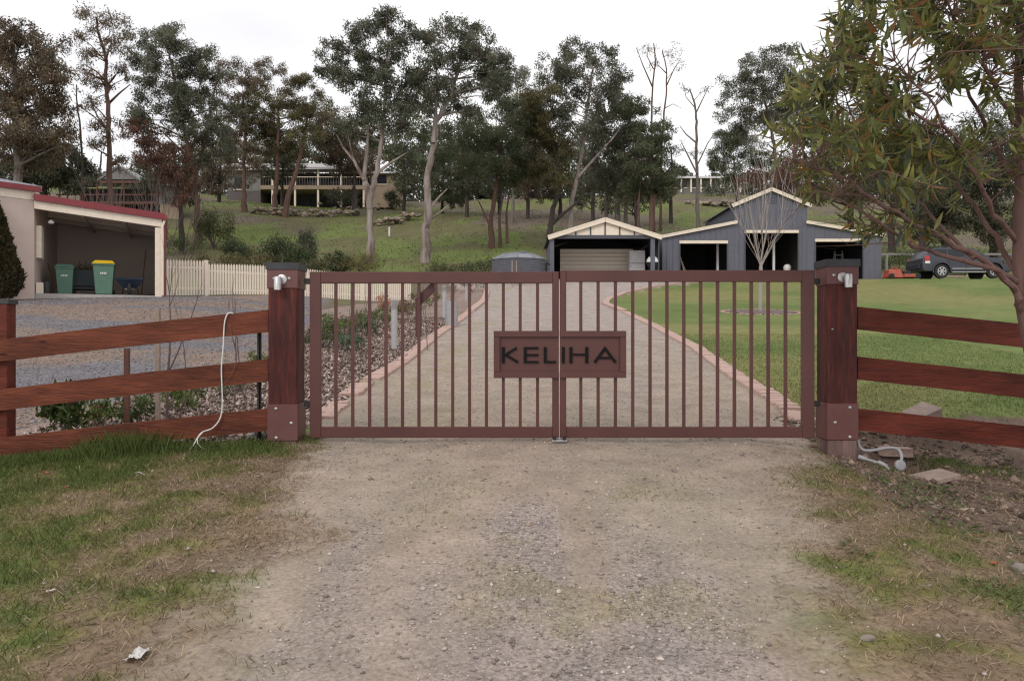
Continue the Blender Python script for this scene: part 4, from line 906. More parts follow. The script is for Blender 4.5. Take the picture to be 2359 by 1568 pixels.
def turn(o):
    dx, dy = o.location.x - cxr, o.location.y - CY; o.location.x = cxr + dx * CT - dy * ST; o.location.y = CY + dx * ST + dy * CT; o.rotation_euler.z += TH; return o
def inside(u, d):
    m = (u - 1179) / F; return cxr + (m * (CY + d * CT) - cxr + d * ST) / (CT - m * ST)
g = empty('carport', (cxr, CY, cz0), 'cream lean-to carport with maroon roof edge on the left', 'carport')
D = 5.0; rz = lambda x_: zl_ + (zr_ - zl_) * (x_ - cxl) / (cxr - cxl)
def slab_sl(xa, xb, ya, yb, dz0, dz1):
    return MB().add([(xa, ya, rz(xa) + dz0), (xb, ya, rz(xb) + dz0), (xb, yb, rz(xb) + dz0), (xa, yb, rz(xa) + dz0), (xa, ya, rz(xa) + dz1), (xb, ya, rz(xb) + dz1), (xb, yb, rz(xb) + dz1), (xa, yb, rz(xa) + dz1)], [(0,3,2,1),(4,5,6,7),(0,1,5,4),(1,2,6,5),(2,3,7,6),(3,0,4,7)])
slab_sl(cxl, cxr + .02, CY - .10, CY + D, -.02, .01).build('roof_sheet', M['roof_grey'], g)
slab_sl(cxl, cxr + .05, CY - .14, CY - .105, -.17, .02).build('barge_flashing', M['maroon'], g)
slab_sl(cxl, cxr - .02, CY - .05, CY + .02, -.40, -.17).build('fascia', M['cream_trim'], g)
b = MB(); b.box((cxr + .022, CY - .16, zr_ - .20), (cxr + .11, CY + D, zr_ - .04)); b.build('gutter', M['maroon'], g)
b = MB(); b.box((cxr - .22, CY - .04, cz0 - .2), (cxr - .02, CY + .10, zr_ - .42)); b.build('front_post', M['cream_trim'], g, .006)
b = MB(); b.tube([(cxr + .05, CY - .09, zr_ - .2), (cxr - .01, CY - .09, zr_ - .38), (cxr - .01, CY - .09, cz0)], .035, 8); b.build('downpipe', M['cream_trim'], g, smooth=True)
b = MB(); b.box((cxr + .03, CY + .0, cz0 - .2), (cxr + .09, CY + .1, zr_ - .20)); b.build('corner_flashing', M['maroon'], g)
b = MB(); b.box((cxr - .10, CY + .11, cz0 - .2), (cxr + .02, CY + D, zr_ - .05)); b.build('side_wall', M['in_wall'], g)
b = MB(); b.box((cxl, CY + D, cz0 - .2), (cxr + .02, CY + D + .12, zr_ + .55)); b.build('back_wall', M['in_wall'], g)
b = MB(); b.box((cxl, CY + .02, cz0 - .3), (cxr - .23, CY + D, cz0)); b.build('floor_slab', M['concrete'], g)
for i in range(3):
    yy = CY + 1.2 + i * 1.25; slab_sl(cxl + .02, cxr - .12, yy, yy + .07, -.28, -.022).build('rafter', M['in_wall'], g)
for i in range(2):
    xx = cxl + (cxr - cxl) * (.34 + .34 * i); b = MB(); b.beam((xx, CY + .03, rz(xx) - .30), (xx, CY + D, rz(xx) - .30), .06, .09); b.build('purlin', M['in_wall'], g)
lp = Vector((cxl + .38, CY + .35, rz(cxl + .3) - .62)); b = MB(); b.lathe([(.03, 0), (.085, -.06), (.085, -.10), (.03, -.13)], lp, 14); lo = turn(b.thing('flood_lamp', M['white'], 'small white lamp under the carport roof at its left corner', 'lamp', lp, smooth=True))
turn(g)
# garage the carport leans on
ca = Vector((cxr - 3.415 * CT, CY - 3.415 * ST, 0)); dd = Vector((-.62, -.785, 0)); nn = Vector((-.785, .62, 0))
g = empty('garage', (ca.x - .7, ca.y - .9, 2.1), 'cream rendered garage with grey roof and maroon gutter at the left edge', 'garage')
def quadbox(o, d, n, L, W, z0, z1): 
    p = [o, o + d * L, o + d * L + n * W, o + n * W]
    return MB().add([(q.x, q.y, z0) for q in p] + [(q.x, q.y, z1) for q in p], [(0,1,2,3),(4,7,6,5),(0,4,5,1),(1,5,6,2),(2,6,7,3),(3,7,4,0)])
ez = CZ + (784 - 441) * 23.17 / F
quadbox(ca, dd, nn, 6, .2, 1.9, ez).build('front_wall', M['cream_wall'], g)
quadbox(ca + Vector((-ST, CT, 0)) * .02, Vector((-ST, CT, 0)), Vector((-CT, -ST, 0)), D + 1, .2, 1.9, ez + .1).build('side_wall', M['cream_wall'], g)
quadbox(ca + dd * -.12 - nn * .16, dd, nn, 6.2, .13, ez - .02, ez + .13).build('gutter', M['maroon'], g)
quadbox(ca - nn * .02, dd, nn, 6, .015, ez - .26, ez - .02).build('soffit_trim', M['cream_trim'], g)
nr = 46; v = []; f = []
o0 = ca + dd * -.12 - nn * .05
for i in range(nr + 1):
    for j, (dn, dz) in enumerate(((0, .10), (3.6, .80))):
        q = o0 + dd * (6.2 * i / nr) + nn * dn; v.append((q.x, q.y, ez + dz + (.03 if i % 2 else 0)))
f = [(2 * i, 2 * i + 2, 2 * i + 3, 2 * i + 1) for i in range(nr)]
MB().add(v, f).build('roof_sheet', M['roof_grey'], g)
q0 = o0; q1 = o0 + nn * 3.6; b = MB(); b.beam((q0.x, q0.y, ez + .12), (q1.x, q1.y, ez + .83), .14, .10); b.build('hip_flashing', M['roof_grey'], g)
mb_ = MB(); mb_.box((cxl + .0, CY + .30, cz0 + 1.05), (cxl + .14, CY + .75, cz0 + 2.0)); turn(mb_.thing('meter_box', M['cream_trim'], 'pale meter box on the wall inside the carport', 'meter box', (cxl + .07, CY + .5, cz0 + 1.05), bevel=.01))
# hedge conifer at the left edge
p = px(-25, 660, 22.0); z = hz(p.x, 22.0)
g = empty('columnar_conifer', (p.x, 22.0, z), 'dark columnar conifer at the left edge in front of the garage', 'conifer'); n = 17000
MB().tube([(p.x, 22, z - .1), (p.x, 22, z + 2.2)], [.07, .03], 7).build('trunk', M['bark_dark'], g)
t_ = rng.uniform(0, 1, n) ** .8; a_ = rng.uniform(0, 6.283, n); R_ = np.interp(t_, [0, .10, .25, .5, .75, 1], [.60, .88, .86, .62, .40, .08]) * (.80 + .2 * fbm(a_ * 3, t_ * 14, 9, 2)) * rng.uniform(.82, 1.02, n)
C = np.stack([p.x + R_ * np.cos(a_), 22 + R_ * np.sin(a_), z + .05 + t_ * 2.85], 1)
n2 = n // 3; C[:n2, 0] = p.x + (C[:n2, 0] - p.x) * .7; C[:n2, 1] = 22 + (C[:n2, 1] - 22) * .7
Q = leaf_quads(C, .12, .05, np.stack([np.cos(a_), np.sin(a_), 0 * a_ + 1.2], 1), -.3); fast_mesh('crown', Q, 4, M['leaf'], leaf_cols(n, (.050, .048, .022), .45, .25, (.075, .04, .018)), g, off=g.location)
# wheelie bins
def bin_(u, hgt, y, lid, label, w=.56):
    x = inside(u, y); y = CY + y; z = cz0 + .002; h = hgt
    g = empty('wheelie_bin', (x, y, z), label, 'bin', 'wheelie bins in the carport')
    w0, w1, d0, d1 = w * .36, w * .47, .23, .31; hb = h * .90
    b = MB().add([(x - w0, y - d0, z + .04), (x + w0, y - d0, z + .04), (x + w0, y + d0, z + .04), (x - w0, y + d0, z + .04), (x - w1, y - d1, z + hb), (x + w1, y - d1, z + hb), (x + w1, y + d1, z + hb), (x - w1, y + d1, z + hb)], [(0,3,2,1),(4,5,6,7),(0,1,5,4),(1,2,6,5),(2,3,7,6),(3,0,4,7)]); b.build('body', M['bin'], g, .02, seg=2)
    MB().box((x - w1 - .02, y - d1 - .025, z + hb - .05), (x + w1 + .02, y + d1, z + hb - .005)).build('rim', M['bin'], g, .01)
    b = MB(); b.add([(x - w1 - .035, y - d1 - .04, z + hb), (x + w1 + .035, y - d1 - .04, z + hb), (x + w1 + .035, y + d1 + .02, z + hb), (x - w1 - .035, y + d1 + .02, z + hb), (x - w1 * .8, y - d1 * .7, z + h), (x + w1 * .8, y - d1 * .7, z + h), (x + w1 * .8, y + d1, z + h), (x - w1 * .8, y + d1, z + h)], [(0,3,2,1),(4,5,6,7),(0,1,5,4),(1,2,6,5),(2,3,7,6),(3,0,4,7)]); b.build('lid', lid, g, .015, seg=2)
    for s in (-1, 1):
        MB().lathe([(.10, -.025), (.10, .025)], (x + s * (w0 + .03), y + d0 + .02, z + .10), 18, 'x').build('wheel', M['tyre'], g)
        MB().tube([(x + s * w1 * .7, y + d1, z + h * .97), (x + s * w1 * .7, y + d1 + .07, z + h * 1.03)], .02, 7).build('handle', lid, g)
    b = MB(); pr = random.Random(int(u))
    for i in range(4): b.box((x - .085 + i * .045, y - d0 - (d1 - d0) * .72 - .016, z + h * .60), (x - .055 + i * .045, y - d0 - (d1 - d0) * .72 + .02, z + h * .655))
    b.build('number_mark', M['white'], g); turn(g)
bin_(151, .95, 1.2, M['bin_lid'], 'green wheelie bin with green lid in the carport', .52)
bin_(240, 1.07, .8, M['yellow'], 'taller green wheelie bin with yellow lid in the carport', .62)
# wheelbarrow, garden cart, tools
x, y, z = inside(299, .9), CY + .9, cz0 + .002
g = empty('wheelbarrow', (x, y, z), 'blue wheelbarrow tipped towards the yard in the carport', 'wheelbarrow')
b = MB(); b.add([(x - .19, y - .10, z + .26), (x + .19, y - .10, z + .26), (x + .22, y + .45, z + .34), (x - .22, y + .45, z + .34), (x - .40, y - .32, z + .52), (x + .40, y - .32, z + .52), (x + .40, y + .60, z + .60), (x - .40, y + .60, z + .60)], [(0,3,2,1),(0,1,5,4),(1,2,6,5),(2,3,7,6),(3,0,4,7)]); t_o = b.build('tray', M['blue'], g)
b = MB(); b.tube([(x - .40, y - .32, z + .52), (x + .40, y - .32, z + .52), (x + .40, y + .60, z + .60), (x - .40, y + .60, z + .60), (x - .40, y - .32, z + .52)], .016, 6); b.build('tray_rim', M['blue'], g)
MB().lathe([(.06, -.05), (.19, -.045), (.20, 0), (.19, .045), (.06, .05)], (x, y - .28, z + .20), 20, 'x').build('wheel', M['tyre'], g, smooth=True)
for s in (-1, 1):
    MB().tube([(x + s * .07, y - .30, z + .20), (x + s * .20, y + .2, z + .28), (x + s * .28, y + 1.05, z + .58)], .02, 7).build('handle', M['stake'], g)
    MB().tube([(x + s * .20, y + .30, z + .30), (x + s * .24, y + .42, z)], .015, 6).build('leg', M['black'], g)
turn(g)
x, y, z = inside(196, 1.7), CY + 1.7, cz0 + .002
g = empty('garden_cart', (x, y, z), 'dark garden cart loaded with cuttings between the two bins', 'cart')
MB().add([(x - .42, y - .4, z + .32), (x + .42, y - .4, z + .32), (x + .42, y + .4, z + .32), (x - .42, y + .4, z + .32), (x - .50, y - .46, z + .80), (x + .50, y - .46, z + .80), (x + .50, y + .46, z + .80), (x - .50, y + .46, z + .80)], [(0,3,2,1),(0,1,5,4),(1,2,6,5),(2,3,7,6),(3,0,4,7)]).build('tray', M['teal_dark'], g)
for sx in (-1, 1):
    for sy in (-1, 1): MB().lathe([(.16, -.04), (.16, .04)], (x + sx * .36, y + sy * .34, z + .16), 16, 'x').build('wheel', M['tyre'], g)
MB().box((x - .38, y - .34, z + .22), (x + .38, y + .34, z + .30)).build('chassis', M['black'], g)
C = np.stack([rng.normal(x, .22, 260), rng.normal(y, .2, 260), z + .80 + np.abs(rng.normal(0, .07, 260))], 1); fast_mesh('cuttings', leaf_quads(C, .22, .02, droop=0), 4, M['blade'], leaf_cols(260, (.10, .075, .04)), g, off=g.location)['kind'] = 'stuff'; turn(g)
def tool(a, c, r, mat, label, name='garden_tool', head=None, hm='black'):
    a = Vector(a); c = Vector(c); g = empty(name, a, label, 'tool', 'long tools leaning in the carport'); MB().tube([a, c], r, 7).build('shaft', M[mat], g)
    MB().box((a.x - .1, a.y - .02, a.z), (a.x + .1, a.y + .03, a.z + .12)).build('head', M[hm], g, .01); turn(g)
tool((inside(160, 1.0) - .35, CY + 1.0, cz0), (inside(135, 2.2) - .3, CY + 2.2, cz0 + 1.05), .016, 'wood_brown', 'dark long-handled tool leaning left of the green bin')
tool((inside(325, 1.6), CY + 1.6, cz0), (inside(336, 1.9), CY + 1.9, cz0 + 1.55), .016, 'wood_brown', 'dark long-handled tool leaning at the right side of the carport')
b = MB(); b.box((cxr - .16, CY + .9, cz0 + .9), (cxr - .105, CY + 1.3, cz0 + 1.9)); turn(b.thing('hanging_sheet', M['maroon'], 'maroon panel hanging on the right inside wall of the carport', 'panel', (cxr - .14, CY + 1.1, cz0 + .9)))
x_ = inside(107, .4); b = MB(); b.lathe([(.10, 0), (.12, .30), (.10, .36), (.03, .38)], (x_, CY + .4, cz0 + .002), 14); turn(b.thing('black_pot', M['black'], 'small black pot on the carport floor by the meter box', 'pot', (x_, CY + .4, cz0 + .002), smooth=True))
b = MB(); b.box((cxl + .02, CY + .1, cz0), (cxl + .2, CY + .3, cz0 + .32)); turn(b.thing('cream_block', M['cream_trim'], 'cream block at the left corner of the carport opening', 'block', (cxl + .1, CY + .2, cz0), bevel=.01))

# ------------------------------------------------------------------ slate barn, gabled garage, tank
BY = 43.0; bk = BY / F
bx = lambda u: (u - 1179) * bk
bz = lambda v: CZ + (784 - v) * bk
gz0 = 4.10; BD = 6.5
g = empty('barn', (bx(1775), BY, gz0), 'slate grey barn with raised centre bay and three open doorways', 'barn')
xL, xR, x1, x2, xm = bx(1525), bx(2030), bx(1692), bx(1859), bx(1775.5)
tl = lambda x: bz(546) + (bz(513) - bz(546)) * (x - xL) / (x1 - xL)
tr_ = lambda x: bz(513) + (bz(543) - bz(513)) * (x - x2) / (xR - x2)
tcn = lambda x: bz(474) + (bz(438) - bz(474)) * (1 - abs(x - xm) / (xm - x1))
doors = [(bx(1565), bx(1675), bz(557)), (bx(1715), bx(1838), bz(533)), (bx(1877), bx(1987), bz(553))]
def wallp(a, c, z0, top): ribbed(a, c, z0, 0, BY, .30, .022, 1, top).build('wall_panel', M['barn'], g)
wallp(xL, doors[0][0], gz0 - .3, tl); wallp(doors[0][1], x1, gz0 - .3, tl); wallp(doors[0][0], doors[0][1], doors[0][2], tl)
wallp(x1, doors[1][0], gz0 - .3, tcn); wallp(doors[1][1], x2, gz0 - .3, tcn); wallp(doors[1][0], xm, doors[1][2], tcn); wallp(xm, doors[1][1], doors[1][2], tcn)
wallp(x2, doors[2][0], gz0 - .3, tr_); wallp(doors[2][1], xR, gz0 - .3, tr_); wallp(doors[2][0], doors[2][1], doors[2][2], tr_)
for a, c, zt in doors:
    MB().box((a - .02, BY - .07, zt - .10), (c + .02, BY + .05, zt + .06)).build('door_header', M['cream_trim'], g, .01)
    for q in (a - .03, c - .03): MB().box((q, BY - .05, gz0 - .3), (q + .06, BY + .04, zt - .10)).build('door_jamb', M['barn_dark'], g)
    b = MB(); b.lathe([(.16, a - (a + c) / 2 + .05), (.16, c - (a + c) / 2 - .05)], ((a + c) / 2, BY + .28, zt + .16), 16, 'x'); b.build('roller_door', M['cream_trim'], g, smooth=True)
def sheet(pts, th, name, mat, parent):
    n = len(pts); v = [tuple(p) for p in pts] + [(p[0], p[1], p[2] - th) for p in pts]
    return MB().add(v, [tuple(range(n)), tuple(range(2 * n - 1, n - 1, -1))] + [(i, n + i, n + (i + 1) % n, (i + 1) % n) for i in range(n)]).build(name, mat, parent)
def bargeb(p, q, h=.17, y=BY - .16): b = MB(); b.beam((p[0], y, p[1]), (q[0], y, q[1]), .05, h); b.build('barge_board', M['cream_trim'], g, .008); b = MB(); b.beam((p[0], y - .03, p[1] + h * .36), (q[0], y - .03, q[1] + h * .36), .02, h * .25); b.build('barge_lip', M['cream_trim'], g)
y0, y1_ = BY - .13, BY + BD
sheet([(xL - .05, y0, tl(xL) + .08), (x1, y0, tl(x1) + .08), (x1, y1_, tl(x1) + .08), (xL - .05, y1_, tl(xL) + .08)], .06, 'side_roof', M['barn_dark'], g)
sheet([(x2, y0, tr_(x2) + .08), (xR + .1, y0, tr_(xR) + .06), (xR + .1, y1_, tr_(xR) + .06), (x2, y1_, tr_(x2) + .08)], .06, 'side_roof', M['barn_dark'], g)
sheet([(x1 - .15, y0, tcn(x1) + .04), (xm, y0, tcn(xm) + .08), (xm, y1_, tcn(xm) + .08), (x1 - .15, y1_, tcn(x1) + .04)], .06, 'centre_roof', M['barn_dark'], g)
sheet([(xm, y0, tcn(xm) + .078), (x2 + .15, y0, tcn(x2) + .04), (x2 + .15, y1_, tcn(x2) + .04), (xm, y1_, tcn(xm) + .078)], .06, 'centre_roof', M['barn_dark'], g)
bargeb((xL - .05, tl(xL)), (x1 + .1, tl(x1) + .02)); bargeb((x2 - .1, tr_(x2) + .02), (xR + .12, tr_(xR)))
bargeb((x1 - .18, tcn(x1) - .03), (xm, tcn(xm) + .02), .19); bargeb((xm, tcn(xm) + .02), (x2 + .18, tcn(x2) - .03), .19)
MB().box((x1 + .0, BY + .02, tl(x1) - .4), (x1 + .06, y1_, tcn(x1))).build('clerestory_wall', M['barn'], g)
MB().box((x2 - .06, BY + .02, tr_(x2) - .4), (x2, y1_, tcn(x2))).build('clerestory_wall', M['barn'], g)
MB().box((xL, BY + .02, gz0 - .3), (xL + .05, y1_, tl(xL))).build('end_wall', M['barn'], g)
MB().box((xR - .05, BY + .02, gz0 - .3), (xR, y1_, tr_(xR))).build('end_wall', M['barn'], g)
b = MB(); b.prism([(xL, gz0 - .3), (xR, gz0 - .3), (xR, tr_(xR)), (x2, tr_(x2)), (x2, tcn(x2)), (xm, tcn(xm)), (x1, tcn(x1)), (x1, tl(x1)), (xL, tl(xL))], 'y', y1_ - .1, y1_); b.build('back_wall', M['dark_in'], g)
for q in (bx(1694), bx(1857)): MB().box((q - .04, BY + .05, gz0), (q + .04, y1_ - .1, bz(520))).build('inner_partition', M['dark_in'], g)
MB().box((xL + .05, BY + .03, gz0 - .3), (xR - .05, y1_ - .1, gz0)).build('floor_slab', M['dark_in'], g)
for q in (1666, 1799): MB().box((bx(q) - .06, BY + 1.2, gz0), (bx(q) + .06, BY + 1.32, bz(545))).build('inner_post', M['white'], g)
# vent frame in the gable
for i in range(5): MB().box((bx(1762), BY - .035, bz(468) + i * .14), (bx(1789), BY - .005, bz(468) + i * .14 + .035)).build('gable_louvre', M['barn_dark'], g)
# things in the barn
x, y, z = bx(1962), BY + 1.6, gz0
sl_ = empty('step_ladder', (x, y, z), 'pale step ladder inside the right bay of the barn', 'ladder')
for s in (-1, 1):
    MB().beam((x + s * .30, y - .2, z), (x + s * .20, y + .2, z + 1.75), .04, .06).build('rail', M['conduit'], sl_); MB().beam((x + s * .30, y + .7, z), (x + s * .20, y + .24, z + 1.75), .04, .05).build('rear_leg', M['conduit'], sl_)
for i in range(5): MB().box((x - .27 + .015 * i, y - .15 + .08 * i, z + .3 + .3 * i), (x + .27 - .015 * i, y - .07 + .08 * i, z + .34 + .3 * i)).build('step', M['conduit'], sl_)
x, y, z = bx(1936), BY + 1.4, gz0
mw = empty('garden_machine', (x, y, z), 'dark red wheeled machine inside the right bay of the barn', 'machine')
MB().add([(x - .35, y - .8, z + .35), (x + .35, y - .8, z + .35), (x + .35, y + .1, z + .35), (x - .35, y + .1, z + .35), (x - .28, y - .75, z + .85), (x + .28, y - .75, z + .85), (x + .30, y + .1, z + .98), (x - .30, y + .1, z + .98)], [(0,3,2,1),(4,5,6,7),(0,1,5,4),(1,2,6,5),(2,3,7,6),(3,0,4,7)]).build('bonnet', M['maroon'], mw, .04, seg=2)
MB().box((x - .28, y + .5, z + .6), (x + .28, y + .95, z + .72)).build('seat', M['black'], mw, .03); MB().box((x - .28, y + .9, z + .72), (x + .28, y + 1.0, z + 1.15)).build('seat_back', M['black'], mw, .03)
MB().box((x - .5, y - .3, z + .16), (x + .5, y + .6, z + .34)).build('cutting_deck', M['maroon'], mw, .04)
for sx in (-1, 1):
    for yy, r in ((-.55, .2), (.75, .28)): MB().lathe([(r * .5, -.1), (r, -.09), (r, .09), (r * .5, .1)], (x + sx * .42, y + yy, z + r), 18, 'x').build('wheel', M['tyre'], mw, smooth=True)
MB().tube([(x, y + .1, z + .9), (x, y + .3, z + 1.12)], .02, 7).build('steering_column', M['black'], mw)
x, y, z = bx(1826), BY + .9, gz0
b = MB(); b.lathe([(.1, 0), (.17, .03), (.21, .15), (.20, .25), (.12, .36), (.09, .37)], (x, y, z + .55), 20); cm = b.thing('round_drum', M['white'], 'small pale round drum on a stand inside the middle bay of the barn', 'drum', (x, y, z + .55), smooth=True)
b = MB(); b.tube([(x - .35, y, z), (x, y, z + .6), (x + .35, y, z)], .03, 7); b.tube([(x, y + .35, z), (x, y + .1, z + .6)], .03, 7); b.build('stand', M['black'], cm).location = (-x, -y, -z - .55)
for i, (u, l) in enumerate(((1572, 1.35), (1577, 1.1))):
    b = MB(); b.beam((bx(u) + .35, BY + .7, gz0), (bx(u) + .05, BY + .9 + .2 * i, gz0 + l), .05, .09); b.thing('timber_length', M['stake'], ['longer pale timber leaning in the left bay of the barn', 'shorter pale timber leaning in the left bay of the barn'][i], 'timber', (bx(u) + .35, BY + .7, gz0))

# gabled garage
AY = 41.2; ak = AY / F; ax = lambda u: (u - 1179) * ak; az = lambda v: CZ + (784 - v) * ak
a0, a1, am = ax(1264), ax(1523), ax(1393.5); ae, ap = az(549), az(508); gz1 = 3.95; AD = 6.0
g = empty('gabled_carport', ((a0 + a1) / 2, AY, gz1), 'double carport with cream gable panels and dark battens beside the barn', 'carport')
for q in (a0 + .05, a1 - .55): MB().box((q, AY, gz1 - .3), (q + .22, AY + .25, ae)).build('front_post', M['barn'], g, .01)
MB().box((a0 + .05, AY + .0, ae - .02), (a1 - .08, AY + .12, ae + .17)).build('tie_beam', M['barn_dark'], g, .01)
b = MB(); b.prism([(a0 + .15, ae + .17), (a1 - .15, ae + .17), (am, ap - .02)], 'y', AY + .03, AY + .07); b.build('gable_panel', M['cream_wall'] if False else M['cream'], g)
for i, u in enumerate((1326, 1360, 1393.5, 1427, 1461)):
    xx = ax(u); zt = ae + .17 + (ap - ae - .19) * (1 - abs(xx - am) / (am - a0 - .15)); MB().box((xx - .035, AY - .005, ae + .165), (xx + .035, AY + .035, zt)).build('batten', M['barn_dark'], g)
def barge2(p, q): b = MB(); b.beam((p[0], AY - .12, p[1]), (q[0], AY - .12, q[1]), .06, .24); b.build('barge_board', M['cream_trim'], g, .01); b = MB(); b.beam((p[0], AY - .155, p[1] + .09), (q[0], AY - .155, q[1] + .09), .02, .05); b.build('barge_lip', M['cream_trim'], g)
barge2((a0 - .05, ae + .02), (am, ap + .02)); barge2((am, ap + .02), (a1 + .02, ae + .02))
sheet([(a0 - .05, AY - .09, ae + .14), (am, AY - .09, ap + .14), (am, AY + AD, ap + .14), (a0 - .05, AY + AD, ae + .14)], .05, 'roof_sheet', M['barn_dark'], g)
sheet([(am, AY - .09, ap + .138), (a1, AY - .09, ae + .14), (a1, AY + AD, ae + .14), (am, AY + AD, ap + .138)], .05, 'roof_sheet', M['barn_dark'], g)
MB().box((a0 + .1, AY + .26, gz1 - .3), (a0 + .16, AY + AD, ae)).build('side_wall', M['barn'], g); MB().box((a1 - .12, AY + .26, gz1 - .3), (a1 - .06, AY + AD, ae)).build('side_wall', M['barn_dark'], g)
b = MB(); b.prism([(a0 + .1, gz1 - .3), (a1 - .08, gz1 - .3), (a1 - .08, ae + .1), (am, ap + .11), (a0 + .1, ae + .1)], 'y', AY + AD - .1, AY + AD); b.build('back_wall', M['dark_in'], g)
zt = 5.90
for i in range(9):
    zz = gz1 + i * (zt - gz1) / 9; MB().box((2.66, AY + 3.0, zz + .008), (6.70, AY + 3.05, zz + (zt - gz1) / 9 - .008)).build('door_slat', M['cream'], g)
MB().box((a0 + .16, AY + .05, gz1 - .3), (a1 - .12, AY + AD - .1, gz1)).build('floor_slab', M['concrete'], g)
x, y = ax(1481), AY + 1.9
fr = empty('fridge', (x, y, gz1), 'white fridge standing in the gabled carport', 'fridge')
MB().box((x - .42, y, gz1), (x + .42, y + .65, gz1 + 1.05)).build('lower_door', M['white'], fr, .02); MB().box((x - .42, y, gz1 + 1.07), (x + .42, y + .65, gz1 + 1.75)).build('upper_door', M['white'], fr, .02)
for zz in (.8, 1.2): MB().box((x - .38, y - .03, gz1 + zz), (x - .34, y, gz1 + zz + .22)).build('handle', M['bolt'], fr)
x, y = ax(1505), AY + .35
kb = empty('round_container', (x, y, gz1), 'round white-topped container on legs at the right post of the gabled carport', 'container')
MB().lathe([(.05, -.30), (.20, -.26), (.29, -.10), (.30, 0)], (x, y, gz1 + .95), 22).build('bowl', M['black'], kb, smooth=True); MB().lathe([(.31, 0), (.29, .14), (.20, .27), (.04, .33)], (x, y, gz1 + .955), 22).build('lid', M['white'], kb, smooth=True)
MB().lathe([(.02, 0), (.04, .05)], (x, y, gz1 + 1.28), 10).build('lid_knob', M['black'], kb)
for i in range(3): a = i * 2.094 + .4; MB().tube([(x + .18 * math.cos(a), y + .18 * math.sin(a), gz1 + .72), (x + .30 * math.cos(a), y + .30 * math.sin(a), gz1)], .018, 6).build('leg', M['black'], kb)

# water tank
tx_, ty_, tz_, tr = .31, 39.3, 3.55, 1.30
g = empty('water_tank', (tx_, ty_, tz_), 'round slate corrugated water tank with domed lid by the gabled carport', 'water tank')
prof = []; H_ = 1.22; nrib = 15
for i in range(nrib):
    zz = H_ * i / nrib; prof += [(tr, zz), (tr + .022, zz + H_ / nrib * .3), (tr + .022, zz + H_ / nrib * .55), (tr, zz + H_ / nrib * .85)]
MB().lathe([(tr, -.3)] + prof[1:] + [(tr, H_)], (tx_, ty_, tz_), 56).build('corrugated_wall', M['tank'], g, smooth=True)
MB().lathe([(tr + .05, H_), (tr + .05, H_ + .03), (tr * .86, H_ + .16), (tr * .62, H_ + .28), (tr * .32, H_ + .36), (.12, H_ + .385), (.02, H_ + .39)], (tx_, ty_, tz_), 40).build('dome', M['tank_lid'], g, smooth=True)
for i in range(10):
    a = i * .628 + .3; c_, s_ = math.cos(a), math.sin(a); MB().tube([(tx_ + c_ * tr * 1.0, ty_ + s_ * tr * 1.0, tz_ + H_ + .06), (tx_ + c_ * tr * .62, ty_ + s_ * tr * .62, tz_ + H_ + .29), (tx_ + c_ * .15, ty_ + s_ * .15, tz_ + H_ + .39)], .03, 6).build('dome_rib', M['tank_lid'], g)
MB().lathe([(.22, 0), (.22, .05), (.18, .06)], (tx_ + .25, ty_ - .3, tz_ + H_ + .36), 18).build('hatch', M['tank_lid'], g)
b = MB(); b.tube([(tx_ + tr + .08, ty_, tz_ - .1), (tx_ + tr + .08, ty_, tz_ + H_ - .1), (tx_ + tr + .3, ty_ + 1.5, tz_ + H_ - .05)], .05, 8); b.build('inlet_pipe', M['black'], g)
b0 = px(1257, 600, 43); g = empty('farm_gate', (b0.x - .2, 43.4, 4.1), 'dark slatted side gate between the tank and the gabled carport', 'gate')
for i in range(5): MB().box((b0.x - .35, 43.4, 4.25 + i * .22), (b0.x + .3, 43.43, 4.33 + i * .22)).build('slat', M['barn_dark'], g)
for q in (-.36, .26): MB().box((b0.x + q, 43.36, 3.9), (b0.x + q + .05, 43.4, 5.3)).build('post', M['barn_dark'], g)

